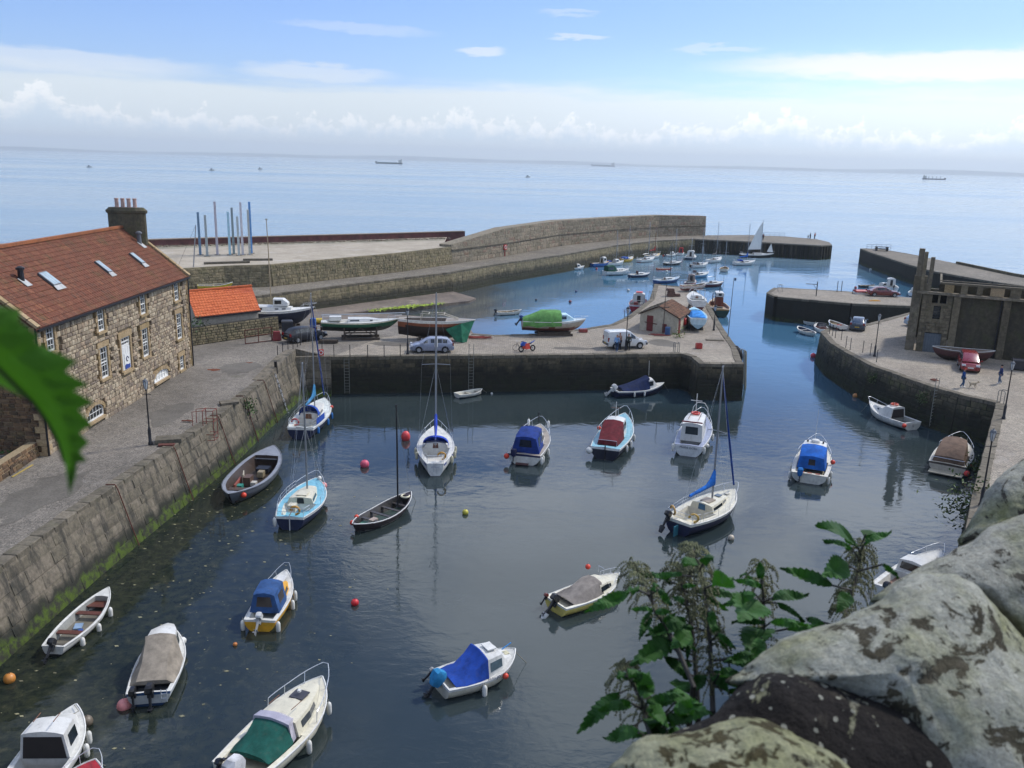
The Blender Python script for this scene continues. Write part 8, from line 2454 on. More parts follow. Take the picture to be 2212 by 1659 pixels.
for nm, c_, d_ in (('table_top', (0, 0, .95), (3.0, .9, .12)), ('seat', (0, -.9, .5), (3.0, .4, .1)), ('seat', (0, .9, .5), (3.0, .4, .1)), ('leg', (-1.2, 0, .45), (.2, 1.6, .9)), ('leg', (1.2, 0, .45), (.2, 1.6, .9))):
    b = MB(); b.box(c_, d_); b.build(nm, M_dark, t)
def railing(label, pts, h=1.1, n=5):
    t = thing('railing', label, 'railing')
    pts = [Vector(p) for p in pts]
    for a, c_ in zip(pts, pts[1:]):
        for hh in (h, h * .5):
            b = MB(); b.tube([a + Vector((0, 0, hh)), c_ + Vector((0, 0, hh))], .035, 5); b.build('rail', M_lead, t)
        for k in range(n + 1):
            q_ = a.lerp(c_, k / n)
            b = MB(); b.tube([q_, q_ + Vector((0, 0, h))], .035, 5); b.build('post', M_lead, t)
railing('thin railing at the end of the outer breakwater', [at('E', 975, 247, QZ), at('E', 1163, 250, QZ)])
railing('thin railing along the back of the pier head', [at('N', 1290, 205, QZ), at('N', 1560, 210, QZ)])
railing('short rail at the head of the steps on the pier end', [at('N', 430, 745, QZ), at('N', 540, 740, QZ)], .9, 3)
t = thing('davit', 'small iron hand crane on the middle jetty', 'crane', None, at('E', 578, 620, QZ))
b = MB(); b.tube([(0, 0, 0), (0, 0, 2.2)], .07, 6); b.build('post', M_dark, t)
b = MB(); b.tube([(0, 0, 1.8), (-1.8, -.4, 1.9)], .05, 6); b.tube([(0, 0, 1.0), (-.6, -.1, 1.8)], .03, 5); b.build('jib', M_dark, t)
for (m, x, y, h), lb in ((('E', 742, 585, 1.7), 'left one of two thin posts on the middle jetty'), (('E', 775, 585, 1.7), 'right one of two thin posts on the middle jetty'), (('E', 865, 600, .8), 'stub post by the red covered dinghy')):
    b = MB(); b.tube([(0, 0, 0), (0, 0, h)], .05, 6); b.build('thin_post', M_dark, label=lb, cat='post', loc=at(m, x, y, QZ))
t = thing('flag_pole', 'tall thin bare pole on the right edge of the pier', 'pole', None, at('Q', 1826, 1270, QZ))
b = MB(); b.tube([(0, 0, 0), (.1, 0, 6.6)], [.05, .03], 6); b.build('pole_shaft', M_lead, t)
t = thing('notice_mast', 'thin wooden mast standing at the front of the white hut', 'pole', None, at('Q', 1203, 1240, QZ) + Vector((0, .0, 0)))
b = MB(); b.tube([(0, 0, 0), (.0, 0, 5.6)], [.05, .03], 6); b.build('pole_shaft', paint('old_timber', '4a4036'), t)
b = MB(); b.tube([(-.5, 0, 3.0), (.5, 0, 3.0)], .035, 5); b.build('crossbar', M_dark, t)
# rubber tyre fenders and cage at the pier corner
t = thing('tyre_fender', 'ring of black fenders and pale piles at the pier corner', 'fender')
pc = at('Q', 1855, 1370, QZ)
for k in range(4):
    b = MB(); b.torus((23.2 + .25 * k * .3, 86.4 + k * .8, QZ - .5), .5, .18, 16, 7, Matrix.Rotation(R(90), 3, 'Y')); b.build('tyre', M_tyre, t, smooth=True)
b = MB()
for k in range(8):
    a = k * .4
    b.tube([(23.4 + .4 * math.sin(a), 85.2 + k * .42, QZ + .1), (23.7 + .4 * math.sin(a), 85.2 + k * .42, -.2)], .07, 5)
b.build('piles', paint('pale_pile', '86816e', .9), t)
# ropes, nets, slabs
def squiggle(name, label, p, w_, h_, c_, n=40, r_=.03, seed=1, cat='rope'):
    rr = random.Random(seed)
    b = MB()
    pts = [Vector(p) + Vector((w_ * math.sin(k * 1.7 + seed) * rr.uniform(.4, 1), h_ * math.cos(k * 1.3) * rr.uniform(.3, 1), .04 + rr.uniform(0, .1))) for k in range(n)]
    b.tube(pts, r_, 4)
    return b.build(name, col(c_, .9), label=label, cat=cat)
squiggle('red_netting', 'heap of red rope on the quay right of the wooden hull', at('C', 1300, 1440, QZ), 1.5, .7, '8a4038', seed=2)
squiggle('red_hose', 'red hose lying in loops before the white hut', at('Q', 1170, 1255, QZ), 1.3, .5, '7a3834', seed=5, n=22)
squiggle('coiled_rope', 'coil of rope with a red buoy on the right quay edge', at('E', 1508, 1282, QZ), .5, .4, '7a4a3c', seed=7, n=20)
squiggle('rope_heap', 'brown rope on the quay beside the near garden wall', at('F', 1625, 880, QZ), .5, .3, '7a4a3a', seed=9, n=14)
for (m, x, y, d_, rz), lb in ((('F', 1460, 1050, (1.6, 1.0, .28), .3), 'cracked loose slab on the left quay edge by the lamp post'), (('F', 1980, 725, (1.3, .8, .2), .5), 'loose flat slab on the left quay edge past the caged ladder'), (('Q', 1700, 1300, (1.9, .6, .06), -.1), 'pale flat hatch slab on the pier paving'), (('F', 1440, 1085, (1.0, .35, .1), .2), 'thin reddish plank by the cracked slab')):
    b = MB(); b.box((0, 0, d_[2] / 2), d_, rz); b.build('loose_slab', M_cope if 'plank' not in lb else M_rust, label=lb, cat='slab', loc=at(m, x, y, QZ))
def tuft(label, p, r_, n, c_='3f5a26', leaf=.16, cat='plants', out=(0, 0, 0)):
    b = MB()
    rr = random.Random(int(p.x * 7 + p.y * 3))
    for k in range(n):
        q_ = Vector((rr.gauss(0, r_ * .5), rr.gauss(0, r_ * .5), rr.gauss(0, r_ * .5)))
        a = Vector((rr.uniform(-1, 1), rr.uniform(-1, 1), rr.uniform(-.4, 1))).normalized() * leaf * rr.uniform(.5, 1.1)
        e = a.cross(Vector((rr.random(), rr.random(), rr.random()))).normalized() * leaf * .4
        b.poly([q_ - a, q_ + e, q_ + a, q_ - e])
    return b.build('wall_plant', paint('plant_' + c_, c_, .7, var=.35, scale=2), label=label, cat=cat, kind='stuff', loc=p)
tuft('leafy green weeds growing out of the left quay wall', Vector((-20.6, 64.8, 2.7)), .8, 220)
tuft('weeds on top of the yard wall beside the stone house', at('B', 200, 1300, 5.4) + Vector((0, 0, 0)), 1.0, 160)
tuft('small weeds at the foot of the white hut', at('Q', 1350, 1262, QZ + .1), .7, 90, '6a7a34')
for k in range(26):
    yy = RND.uniform(70, 98)
tuft('mossy grass hanging over the right quay wall, far clump', Vector((34.4, 80.4, 2.7)), .5, 160, '3a4a20', .12)
tuft('mossy grass hanging over the right quay wall, middle clump', Vector((36.2, 73.8, 2.6)), .55, 160, '44542a', .12)
tuft('grassy weeds low on the right wall below the near lamp', Vector((33.2, 57.9, 1.9)), .8, 300, '3c4c22', .16)
tuft('grassy weeds on the right wall beyond the foreground stones', Vector((27.2, 48.2, 2.9)), 1.5, 500, '4a5a2a', .16)

# ---- floating scraps
b = MB()
for k in range(420):
    x_, y_ = RND.uniform(-21, -6), RND.uniform(26, 56)
    if RND.random() < (x_ + 21) / 17:
        continue
    s_ = RND.uniform(.02, .07)
    a = RND.uniform(0, 6.3)
    b.poly([(x_ + s_ * math.cos(a + q_ * 1.57) * (1 + q_ % 2), y_ + s_ * math.sin(a + q_ * 1.57), .012) for q_ in range(4)])
b.build('floating_weed', paint('weed_scraps', '8a8566', .8, var=.5, scale=2), kind='stuff', label='scraps of weed and foam floating in the left of the basin', cat='flotsam')

# ---- ships on the sea
def ship(label, m, x, y, wpx, hull, flip=False, loaded=False):
    p = at(m, x, y, 0)
    L_ = wpx * p.y / 1869
    t = thing('cargo_ship', label, 'ship', None, p, math.pi if flip else 0)
    b = MB()
    hh = L_ * .05
    b.loft([[(-L_ / 2, -hh, 0), (L_ * .46, -hh, 0), (L_ * .46, hh, 0), (-L_ / 2, hh, 0)], [(-L_ / 2, -hh * 1.5, hh * .9), (L_ * .5, -hh, hh * .9), (L_ * .5, hh, hh * .9), (-L_ / 2, hh * 1.5, hh * .9)]])
    b.build('hull', col(hull), t)
    b = MB(); b.box((-L_ * .42, 0, hh * 1.9), (L_ * .12, hh * 2, hh * 2.0)); b.build('superstructure', col('a8aaa4'), t)
    b = MB(); b.box((-L_ * .46, 0, hh * 3.0), (L_ * .03, hh * .6, hh * 1.4)); b.build('funnel', col('8a8c88'), t)
    b = MB(); b.box((L_ * .46, 0, hh * 1.3), (L_ * .06, hh * 1.6, hh * .7)); b.build('forecastle', col(hull), t)
    if loaded:
        for k in range(4):
            b = MB(); b.box((-L_ * .25 + L_ * .17 * k, 0, hh * 1.7), (L_ * .02, hh * .6, hh * 2.2)); b.build('deck_crane', col('9a9c98'), t)
    else:
        b = MB(); b.box((L_ * .05, 0, hh * 1.05), (L_ * .7, hh * 1.6, hh * .3)); b.build('deck_gear', col('7a9a88'), t)
ship('long low green decked tanker at anchor on the left of the horizon', 'D', 840, 354, 57, '3a4a50', True)
ship('grey tanker on the middle of the horizon', 'D', 1302, 359.5, 50, '555a62', True)
ship('cargo ship with deck cranes at the right of the horizon', 'D', 2018, 388, 48, '4c4a5e', False, True)
for (m, x, y), lb in ((('D', 193, 362), 'tiny motorboat far out on the left of the sea'), (('D', 458, 369), 'distant speedboat with a white wake on the sea'), (('D', 562, 366), 'tiny white boat far out between the poles and the tanker'), (('D', 1140, 383), 'tiny boat alone on the open sea near the picture middle')):
    p = at(m, x, y, 0)
    t = thing('distant_boat', lb, 'boat', None, p)
    b = MB(); b.loft([[(-3, -1, 0), (3, -1, 0), (3, 1, 0), (-3, 1, 0)], [(-3.4, -1.4, 1.3), (4.2, -.3, 1.6), (4.2, .3, 1.6), (-3.4, 1.4, 1.3)]]); b.build('hull', GEL, t)
    b = MB(); b.box((-.4, 0, 2.2), (2.6, 1.8, 1.8), taper=.8); b.build('cabin', col('8a8e92'), t)
    if 'wake' in lb:
        b = MB(); b.poly([(-4, 0, .1), (-22, -2.5, .1), (-26, 0, .1), (-22, 2.5, .1)]); b.build('wake', GEL, t)

# ================================================================ FOREGROUND: the parapet the picture was taken over
def lichen_stone(name, dark, pale, pamt, dots=False, yellow=.5):
    m = bpy.data.materials.new(name)
    m.use_nodes = True
    q = NT(m.node_tree)
    pos = q.n('ShaderNodeNewGeometry').outputs['Position']
    base = q.ramp(q.noise(pos, 9, 6, .7), [(.3, srgb(dark)), (.6, tuple(min(1, v * 1.9) for v in srgb(dark))), (.75, (.12, .105, .08))])
    n1 = q.noise(pos, 11, 9, .66, .9)
    n2 = q.noise(q.vm('ADD', pos, (3, 1, 7)), 30, 8, .7, .5)
    cover = q.ss(q.m('ADD', q.m('MULTIPLY', n1, .7), q.m('MULTIPLY', n2, .3)), .535 - pamt * .09, .555 - pamt * .09)
    pcol = q.ramp(q.noise(pos, 5.0, 5, .6), [(.4, srgb(pale)), (.6, srgb('8f9068'))]) if yellow else srgb(pale)
    pcol = q.mix(.55, pcol, q.ramp(q.noise(pos, 60, 5, .7), [(.3, (.6, .6, .58)), (.7, (1.25, 1.25, 1.2))]), 'MULTIPLY')
    col_ = q.mix(cover, base, pcol)
    if dots:
        v = q.n('ShaderNodeTexVoronoi', {'Scale': 62.0, 'Vector': pos})
        rr = q.xyz(v.outputs['Color'])[0]
        d = q.m('LESS_THAN', q.m('ADD', v.outputs['Distance'], q.m('MULTIPLY', q.m('SUBTRACT', n2, .5), .9)), q.m('MULTIPLY', q.ss(rr, .55, 1.0), .36))
        col_ = q.mix(q.m('MULTIPLY', d, .85), col_, srgb('a8a89a'))
    h = q.m('ADD', q.m('MULTIPLY', q.noise(pos, 14, 8, .7), 1.0), q.m('MULTIPLY', cover, .12))
    blk = q.ss(q.noise(pos, 22, 7, .75, .6), .60, .66)
    col_ = q.mix(q.m('MULTIPLY', blk, .7), col_, (.03, .028, .022))
    col_ = q.mix(.8, col_, q.ramp(q.noise(pos, 90, 4, .8), [(.3, (.62, .62, .6)), (.7, (1.3, 1.3, 1.28))]), 'MULTIPLY')
    b = q.n('ShaderNodeBsdfPrincipled', {'Base Color': col_, 'Roughness': .93, 'Specular IOR Level': .25})
    q.put(b.inputs['Normal'], q.n('ShaderNodeBump', {'Strength': 1.0, 'Distance': .045, 'Height': h}).outputs[0])
    q.n('ShaderNodeOutputMaterial', {0: b.outputs[0]})
    return m
from mathutils import noise as mnoise
def smooth_loop(pts, n):
    P = [Vector(p) for p in pts]
    out = []
    m_ = len(P)
    for i in range(m_):
        p0, p1, p2, p3 = P[i - 1], P[i], P[(i + 1) % m_], P[(i + 2) % m_]
        for k in range(n):
            t_ = k / n
            out.append(0.5 * ((2 * p1) + (-p0 + p2) * t_ + (2 * p0 - 5 * p1 + 4 * p2 - p3) * t_ ** 2 + (-p0 + 3 * p1 - 3 * p2 + p3) * t_ ** 3))
    return out
def boulder(outline, dist, depth_f, depth_b, mat, seed, parent, amp=.012, lean=0.0):
    """one coping stone: a real stone of full thickness whose profile against the view follows the outline"""
    lp = smooth_loop([(x, y) for x, y in outline], 7)
    cx = sum(p.x for p in lp) / len(lp)
    cy = sum(p.y for p in lp) / len(lp)
    fw = Vector((0, math.cos(PITCH), -math.sin(PITCH)))
    def P(x, y, off):
        d = seen(x, y)
        t_ = (dist + off + lean * (y - cy)) / d.dot(fw)
        return Vector((0, 0, CAM_H)) + d * t_
    b = MB()
    rings = []
    N = 18
    prof = [(math.sin(math.pi / 2 * k / N), math.cos(math.pi / 2 * k / N)) for k in range(1, N + 1)]
    seqs = [(f, -depth_f * max(0, c) ** .85) for f, c in prof] + [(f, depth_b * max(0, c) ** .85) for f, c in reversed(prof[:-1])]
    def disp(p):
        n_ = mnoise.noise(p * 5.0 + Vector((seed, 0, 0))) * 1.6 + mnoise.noise(p * 14 + Vector((seed, 0, 0))) * .7 + mnoise.noise(p * 34) * .4 + mnoise.noise(p * 70) * .15
        return (n_ - .35) * amp
    cen = P(cx, cy, 0)
    for f, off in seqs:
        r_ = []
        for p in lp:
            q_ = P(cx + (p.x - cx) * f, cy + (p.y - cy) * f, off)
            d = (q_ - cen).normalized()
            r_.append(b.pv(q_ + d * disp(q_)))
        rings.append(r_)
    n = len(lp)
    for a, c_ in zip(rings, rings[1:]):
        for k in range(n):
            b.face((a[k], a[(k + 1) % n], c_[(k + 1) % n], c_[k]))
    for r_, off in ((rings[0], -depth_f), (rings[-1], depth_b)):
        c_ = b.pv(P(cx, cy, off))
        for k in range(n):
            b.face((r_[k], r_[(k + 1) % n], c_))
    return b.build('coping_stone', mat, parent, smooth=True)
tpar = thing('parapet', 'lichen covered rough stone parapet in the bottom right foreground', 'wall')
LA = lichen_stone('lichen_olive', '38331f', 'a3a388', .6)
LB = lichen_stone('lichen_dark', '1c1917', '8a8878', -.45, dots=True)
LC = lichen_stone('lichen_pale', '3c382c', 'aeaea2', 1.05)
LD = lichen_stone('lichen_grey', '45423a', 'acaba0', 1.05)
boulder([(1300, 1690), (1345, 1628), (1400, 1592), (1466, 1574), (1526, 1566), (1631, 1559), (1733, 1601), (1853, 1668), (1900, 1850), (1600, 1960), (1330, 1900)], 1.15, .10, .14, LA, 3, tpar, lean=-.00022)
boulder([(1440, 1600), (1493, 1560), (1533, 1524), (1593, 1470), (1700, 1440), (1850, 1480), (2000, 1560), (2080, 1680), (2050, 1850), (1700, 1800), (1500, 1700)], 1.30, .08, .16, LB, 8, tpar, lean=-.00025)
boulder([(1572, 1480), (1596, 1450), (1653, 1408), (1733, 1370), (1813, 1348), (1897, 1304), (1941, 1272), (2010, 1250), (2073, 1252), (2150, 1310), (2260, 1420), (2420, 1600), (2400, 1850), (2100, 1800), (1960, 1610), (1800, 1500)], 1.42, .12, .2, LC, 13, tpar, amp=.014, lean=-.00028)
boulder([(1889, 1300), (1924, 1262), (1967, 1230), (2006, 1200), (2066, 1172), (2150, 1132), (2300, 1100), (2420, 1200), (2440, 1420), (2300, 1450), (2130, 1310), (2000, 1290)], 1.75, .10, .2, LD, 21, tpar, amp=.012, lean=-.0003)
boulder([(2072, 1185), (2088, 1136), (2114, 1082), (2144, 1046), (2196, 1006), (2290, 972), (2480, 1010), (2480, 1200), (2250, 1240)], 2.15, .12, .22, LD, 29, tpar, amp=.014, lean=-.0003)
fw = Vector((0, math.cos(PITCH), -math.sin(PITCH)))
ctr = []
for (x, y, dd) in ((1300, 1900, 1.1), (1590, 1770, 1.2), (1740, 1640, 1.33), (2010, 1560, 1.45), (2180, 1300, 1.8), (2310, 1110, 2.22)):
    d = seen(x, y)
    p = Vector((0, 0, CAM_H)) + d * (dd / d.dot(fw))
    p.z = CAM_H - 1.0
    ctr.append(p)
ctr.insert(0, ctr[0] + (ctr[0] - ctr[1]).normalized() * 1.2)
ctr.append(ctr[-1] + (ctr[-1] - ctr[-3]).normalized() * 2.4)
b = MB()
for a, c_ in zip(ctr, ctr[1:]):
    t_ = (c_ - a); t_.z = 0; t_.normalize()
    n_ = Vector((t_.y, -t_.x, 0)) * .14
    b.loft([[a + n_ + Vector((0, 0, -.02)), a - n_ + Vector((0, 0, -.02)), Vector(((a - n_).x, (a - n_).y, 19.7)), Vector(((a + n_).x, (a + n_).y, 19.7))],
            [c_ + n_ + Vector((0, 0, -.02)), c_ - n_ + Vector((0, 0, -.02)), Vector(((c_ - n_).x, (c_ - n_).y, 19.7)), Vector(((c_ + n_).x, (c_ + n_).y, 19.7))]])
b.build('wall_core', LD, tpar)
_bl = [o for o in tpar.children if o.name.startswith('coping_stone')]
_cm = [sum((v.co for v in o.data.vertices), Vector()) / len(o.data.vertices) for o in _bl]
_dv = (ctr[-1] - ctr[-2]).normalized()
_dl = (ctr[0] - ctr[1]).normalized()
for k in range(9):                       # the coping runs on to both sides of the picture
    src = (3, 4, 2)[k % 3]
    tgt = ctr[-2] + _dv * (.4 + .38 * k) + Vector((0, 0, .08)) if k < 6 else ctr[1] + _dl * (.3 + .42 * (k - 6)) + Vector((0, 0, .05))
    piece('coping_stone', _bl[src].data, tpar, Matrix.Translation(tgt) @ Matrix.Rotation(.5 * k, 4, 'Z') @ Matrix.Diagonal((.8, .8, .75, 1)) @ Matrix.Translation(-_cm[src]))
b = MB()
hp = [(-7, -12), (-5, .6), (-2.2, 1.25), (-.2, 1.5), (.9, 1.95), (1.8, 2.5), (3.2, 3.1), (7, 4.5), (14, 6), (14, -12)]
b.loft([[(x * k, y * k if y > 0 else y, z) for x, y in hp] for z, k in ((19.9, 1.0), (12, 1.02), (-1, 1.06))])
b.build('headland_ground', paving('rough_ground', '3a382c', '565040', moss=.8), kind='structure')

# ---- nettles
def leaf_mat(name, c1, c2):
    m = bpy.data.materials.new(name)
    m.use_nodes = True
    q = NT(m.node_tree)
    pos = q.n('ShaderNodeNewGeometry').outputs['Position']
    rnd = q.n('ShaderNodeObjectInfo').outputs['Random']
    f = q.m('ADD', q.m('MULTIPLY', rnd, .5), q.m('MULTIPLY', q.noise(pos, 30, 5, .6), .5))
    c_ = q.ramp(f, [(.2, srgb(c1)), (.8, srgb(c2))])
    b1 = q.n('ShaderNodeBsdfPrincipled', {'Base Color': c_, 'Roughness': .62, 'Specular IOR Level': .2})
    q.put(b1.inputs['Normal'], q.n('ShaderNodeBump', {'Strength': .5, 'Distance': .003, 'Height': q.noise(pos, 160, 3, .6)}).outputs[0])
    tr_ = q.n('ShaderNodeBsdfTranslucent', {'Color': q.mix(1.0, c_, (1.2, 1.7, .5), 'MULTIPLY')})
    mx = q.n('ShaderNodeMixShader', {0: .2, 1: b1.outputs[0], 2: tr_.outputs[0]})
    q.n('ShaderNodeOutputMaterial', {0: mx.outputs[0]})
    return m
M_leaf = leaf_mat('nettle_leaf', '21401c', '3d6630')
M_stem = paint('nettle_stem', '2c2a26', .7, var=.3, scale=20)
M_catkin = paint('nettle_seed', '6c6e50', .9, var=.35, scale=30)
def V3(m, x, y, dist):
    d = seen(*zm(m, x, y))
    return Vector((0, 0, CAM_H)) + d * (dist / d.dot(fw))
def leaf(parent, p0, p1, wf=.42, seed=0, teeth=9, stalk=None, droop=.1):
    wf *= .7
    rr = random.Random(seed)
    ax = p1 - p0
    L_ = ax.length
    t_ = ax.normalized()
    upv = Vector((rr.uniform(-.35, .35), -.55 + rr.uniform(-.3, .3), .8)).normalized()
    sd = t_.cross(upv).normalized()
    nm = sd.cross(t_).normalized()
    if nm.z < 0:
        nm = -nm
    b = MB()
    mid, lft, rgt = [], [], []
    k2 = teeth * 2
    for k in range(k2 + 1):
        u = k / k2
        w_ = wf * L_ * .5 * (math.sin(math.pi * min(1, u * .98 + .02) ** .72)) ** .9
        u2 = min(1, u + (.035 if k % 2 else -.0))
        w2 = w_ * (1.14 if k % 2 else .88)
        c_ = p0 + ax * u + nm * (-droop * L_ * (u ** 2)) + nm * .01 * math.sin(u * 9 + seed)
        ce = p0 + ax * u2 + nm * (-droop * L_ * (u ** 2))
        mid.append(b.pv(c_))
        lift = nm * (w_ * .32)
        lft.append(b.pv(ce + sd * w2 + lift))
        rgt.append(b.pv(ce - sd * w2 + lift))
    for k in range(k2):
        b.face((mid[k], mid[k + 1], lft[k + 1], lft[k]))
        b.face((mid[k + 1], mid[k], rgt[k], rgt[k + 1]))
    o = b.build('leaf', M_leaf, parent)
    if stalk is not None:
        s_ = MB(); s_.tube([stalk, p0], .0022, 4); s_.build('leaf_stalk', M_stem, o)
    return o
def nettle(label, m, stem, dist, leaves, ncat, topk=.6, seed=1, extra=0):
    t = thing('nettle', label, 'nettle', 'nettles growing behind the parapet')
    rr = random.Random(seed)
    pts = [V3(m, x, y, dist + .05 * k) for k, (x, y) in enumerate(stem)]
    root = pts[0] + Vector((rr.uniform(-.02, .02), .03, 0)); root.z = 19.88
    allp = [root] + pts
    b = MB(); b.tube(allp, [.006] + [.0055 - .0035 * k / len(pts) for k in range(len(pts))], 6); b.build('stem', M_stem, t)
    def onstem(y):
        best = min(pts, key=lambda p: 0)
        zs_ = [zm(m, *s)[1] for s in stem]
        for a, c_, za, zb_ in zip(pts, pts[1:], zs_, zs_[1:]):
            if zb_ <= y <= za:
                return a.lerp(c_, (za - y) / (za - zb_))
        return pts[0] if y > zs_[0] else pts[-1]
    for k, (x0, y0, x1, y1, wf) in enumerate(leaves):
        p0, p1 = V3(m, x0, y0, dist + rr.uniform(-.05, .06)), V3(m, x1, y1, dist + rr.uniform(-.1, .08))
        leaf(t, p0, p1, wf, seed * 31 + k, stalk=onstem(zm(m, x0, y0)[1] + rr.uniform(8, 26)))
    for k in range(extra):
        f = rr.uniform(.0, .8)
        i = min(len(pts) - 2, int(f * (len(pts) - 1)))
        p0 = pts[i].lerp(pts[i + 1], f * (len(pts) - 1) - i)
        a = rr.uniform(0, 6.3)
        q_ = p0 + Vector((math.cos(a), math.sin(a) * .8, rr.uniform(-.3, .2))) * rr.uniform(.02, .04)
        leaf(t, q_, q_ + Vector((math.cos(a), math.sin(a), rr.uniform(-.8, .1))) * rr.uniform(.06, .1), rr.uniform(.3, .42), seed * 77 + k, stalk=p0)
    if ncat:
        b = MB()
        for k in range(ncat):
            f = 1 - topk * rr.random() ** 1.3
            i = min(len(pts) - 2, int(f * (len(pts) - 1)))
            p = pts[i].lerp(pts[i + 1], f * (len(pts) - 1) - i)
            a = rr.uniform(0, 6.3)
            dr = Vector((math.cos(a), math.sin(a), .5))
            nb = rr.randint(6, 13)
            for j in range(nb):
                p = p + (dr * .0055)
                dr = (dr + Vector((rr.uniform(-.2, .2), rr.uniform(-.2, .2), -.28))).normalized() * 1.0
                s_ = rr.uniform(.0016, .0034)
                i0 = [b.pv(p + Vector(v) * s_) for v in ((1, 0, 0), (0, 1, 0), (-1, 0, 0), (0, -1, 0), (0, 0, 1.2), (0, 0, -1.2))]
                for f_ in ((0, 1, 4), (1, 2, 4), (2, 3, 4), (3, 0, 4), (1, 0, 5), (2, 1, 5), (3, 2, 5), (0, 3, 5)):
                    b.face([i0[z] for z in f_])
        b.build('seed_catkins', M_catkin, t, kind='stuff')
    return t
nettle('tallest nettle in the middle of the clump with long seed tassels', 'L', [(1240, 1300), (1232, 1100), (1220, 850), (1185, 560), (1150, 430), (1110, 290)], 1.62,
       [(1250, 525, 1385, 465, .42), (1270, 830, 1385, 925, .45), (1210, 690, 1265, 830, .6), (1180, 400, 1235, 330, .35), (1280, 1080, 1420, 1060, .5), (1240, 1060, 1330, 1180, .6), (1130, 400, 1060, 370, .4), (1490, 960, 1320, 1000, .4), (1190, 1100, 1080, 1180, .5)], 190, .85, 2, 5)
nettle('second nettle of the clump just left of the tallest', 'L', [(1150, 1350), (1140, 1130), (1112, 800), (1075, 620), (1040, 500), (1010, 410)], 1.68,
       [(1075, 740, 830, 835, .4), (1000, 860, 752, 1005, .42), (1090, 830, 1000, 900, .5), (1000, 905, 1120, 900, .5), (940, 975, 1105, 1110, .45), (1060, 640, 990, 590, .5), (1050, 540, 1140, 530, .5), (1060, 1180, 860, 1290, .48), (1090, 1190, 1000, 1100, .6), (1000, 1040, 1120, 1010, .55)], 110, .6, 3, 7)
nettle('left leaning nettle of the clump with thin top', 'L', [(1120, 1150), (1010, 900), (910, 720), (850, 600), (800, 500), (745, 390)], 1.6,
       [(870, 682, 722, 672, .35), (880, 700, 990, 690, .5), (900, 560, 990, 660, .6), (780, 560, 705, 555, .3), (860, 560, 900, 520, .5), (930, 760, 1010, 700, .5)], 90, .6, 4, 3)
nettle('nettle with broad paired leaves on the right of the clump', 'L', [(1545, 1200), (1547, 960), (1552, 780), (1552, 600), (1545, 500), (1535, 385)], 1.7,
       [(1545, 540, 1368, 488, .42), (1610, 610, 1838, 578, .46), (1505, 590, 1292, 650, .42), (1500, 640, 1420, 715, .75), (1560, 765, 1352, 745, .34), (1595, 760, 1830, 770, .38), (1700, 800, 1950, 790, .35), (1555, 800, 1450, 900, .7), (1540, 860, 1485, 1010, .5), (1535, 500, 1530, 375, .42)], 80, .85, 5, 2)
nettle('small nettle at the lower left of the clump', 'L', [(880, 1560), (860, 1470), (825, 1360), (795, 1250), (745, 1130), (690, 1020)], 1.42,
       [(742, 1262, 543, 1290, .36), (780, 1440, 552, 1465, .44), (780, 1170, 850, 1060, .6), (800, 1230, 870, 1110, .5), (830, 1260, 1060, 1190, .4), (740, 1110, 830, 1070, .5), (700, 1090, 640, 1080, .3), (770, 1100, 740, 1050, .4)], 80, .6, 6, 3)
nettle('low dense nettle growing against the parapet below the clump', 'L', [(960, 1600), (950, 1500), (940, 1400), (935, 1330)], 1.5,
       [(950, 1420, 860, 1440, .6), (950, 1380, 1080, 1330, .55), (930, 1350, 870, 1290, .6), (1000, 1300, 1160, 1260, .5), (1040, 1330, 1180, 1300, .5), (960, 1470, 1060, 1420, .55), (1010, 1250, 1120, 1200, .6), (900, 1400, 850, 1350, .5)], 20, .6, 7, 5)
nettle('separate nettle with drooping tassels near the right side stones', 'M', [(815, 960), (825, 860), (845, 780), (880, 680), (905, 560), (925, 440)], 1.85,
       [(892, 455, 722, 312, .38), (868, 472, 716, 416, .34), (940, 440, 1086, 372, .36), (760, 672, 490, 570, .38), (830, 560, 738, 605, .5), (1030, 560, 1130, 630, .45), (850, 720, 800, 800, .5), (940, 400, 990, 380, .4), (620, 850, 740, 900, .5)], 170, .75, 8)
# ---- the big out of focus leaf at the left edge
t = thing('nettle_leaf', 'large out of focus serrated green leaf hanging in from the left edge', 'leaf')
ridge = [(-420, -60), (-250, 150), (-60, 380), (120, 560), (280, 720), (400, 880), (500, 1060), (560, 1230), (600, 1520)]
rim = [(-300, -350), (-60, -220), (-80, -120), (180, -90), (160, 10), (330, 140), (300, 190), (430, 250), (670, 358), (560, 445), (772, 562), (640, 610), (815, 712), (680, 775), (795, 902), (690, 975), (772, 1062), (690, 1135), (752, 1222), (668, 1235), (655, 1350), (600, 1520)]
low = [(-520, 60), (-380, 260), (-150, 480), (0, 560), (180, 655), (300, 745), (430, 905), (520, 1025), (580, 1250), (600, 1520)]
b = MB()
def rs_(pts, n):
    L_ = [0]
    for a, c_ in zip(pts, pts[1:]):
        L_.append(L_[-1] + math.dist(a, c_))
    out = []
    for k in range(n):
        s_ = L_[-1] * k / (n - 1)
        i = max(j for j in range(len(L_)) if L_[j] <= s_ + 1e-9)
        i = min(i, len(pts) - 2)
        f = (s_ - L_[i]) / (L_[i + 1] - L_[i])
        out.append((pts[i][0] + (pts[i + 1][0] - pts[i][0]) * f, pts[i][1] + (pts[i + 1][1] - pts[i][1]) * f))
    return out
n = len(rim)
ra, lo = rs_(ridge, n), rs_(low, n)
fwd = lambda p, dd: V3('F', p[0], p[1], dd)
ir = [b.pv(fwd(p, .40 + .1 * k / n)) for k, p in enumerate(ra)]
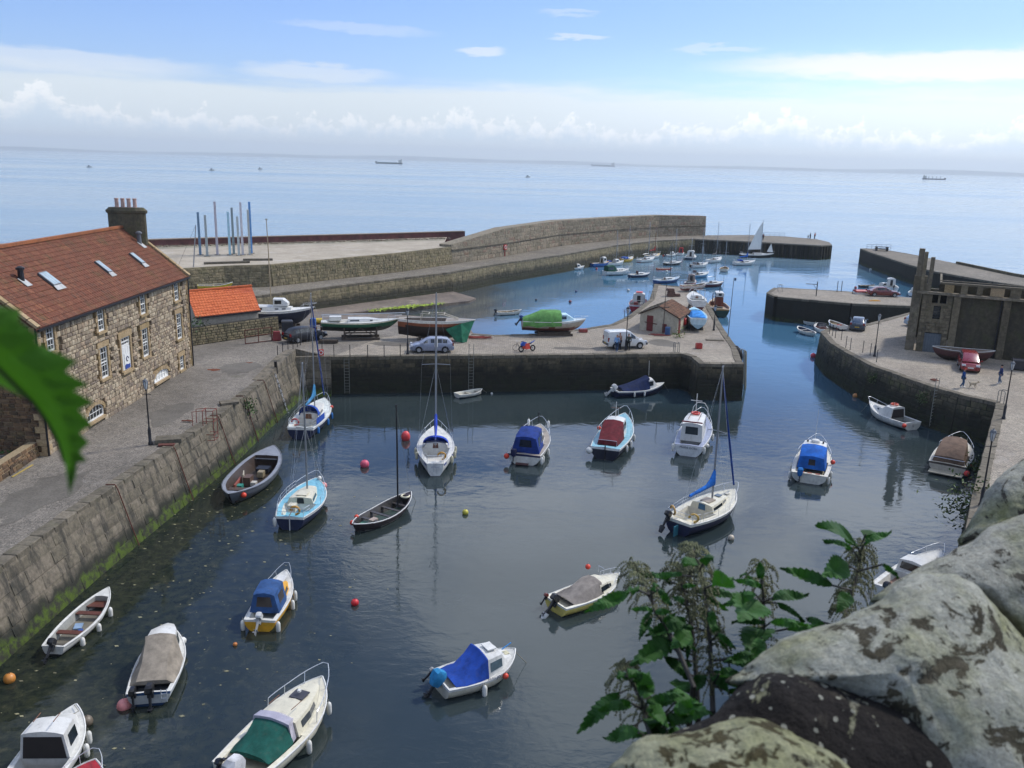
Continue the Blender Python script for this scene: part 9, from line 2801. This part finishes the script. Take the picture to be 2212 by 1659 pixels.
im = [b.pv(fwd(((p[0] + q_[0]) / 2, (p[1] + q_[1]) / 2), .393 + .1 * k / n)) for k, (p, q_) in enumerate(zip(ra, rim))]
io = [b.pv(fwd(p, .40 + .1 * k / n)) for k, p in enumerate(rim)]
il = [b.pv(fwd(p, .43 + .1 * k / n)) for k, p in enumerate(lo)]
for k in range(n - 1):
    b.face((ir[k], ir[k + 1], im[k + 1], im[k]))
    b.face((im[k], im[k + 1], io[k + 1], io[k]))
    b.face((il[k], il[k + 1], ir[k + 1], ir[k]))
b.build('leaf_blade', leaf_mat('near_leaf', '365a20', '568030'), t, smooth=170)
b = MB(); b.tube([fwd((-600, -300), .42)] + [fwd(p, .405 + .1 * k / len(ridge)) for k, p in enumerate(ridge[:-1])], .0012, 5); b.build('midrib', M_stem, t)

# ================================================================ AIR
b = MB()
b.box((0, 0, 123), (37600, 37600, 254))
mh = bpy.data.materials.new('haze_air')
mh.use_nodes = True
q = NT(mh.node_tree)
vol = q.n('ShaderNodeVolumePrincipled', {'Color': (.86, .94, .98, 1), 'Density': HAZE if 'HAZE' in globals() else 1.1e-4, 'Anisotropy': .2})
q.n('ShaderNodeOutputMaterial', {1: vol.outputs[0]})
b.build('haze', mh, kind='stuff')
import OpenImageIO as oiio, sys
b=oiio.ImageBuf('/workdir/render_main.png'); 
import numpy as np
a=b.get_pixels(oiio.FLOAT)
h,w=a.shape[:2]
for n,x,y in [('sky top c',512,8),('sky top l',60,8),('sky top r',980,30),('sky mid c',512,60),('veil c',512,110),('veil l',100,100),('veil r',950,110),('horizon c',512,155),('sea l',100,190),('sea c',512,190),('sea r',950,200),('sea near c',800,215),('outer basin',520,300),('channel',770,330),('basin c',560,500),('basin r',800,520),('basin bot',480,740),('basin l',230,620),('quay l',60,520),('quay m',250,380),('pier',480,345),('house',110,350),('roof',80,290),('wallL',60,590),('pierwall',560,375),('seawall',640,230),('stone C',850,640),('rquay',930,360)]:
    x=int(x*w/1024);y=int(y*h/768)
    p=a[max(0,y-3):y+4,max(0,x-3):x+4,:3].reshape(-1,3).mean(0)*255
    print(n,p.round().astype(int))
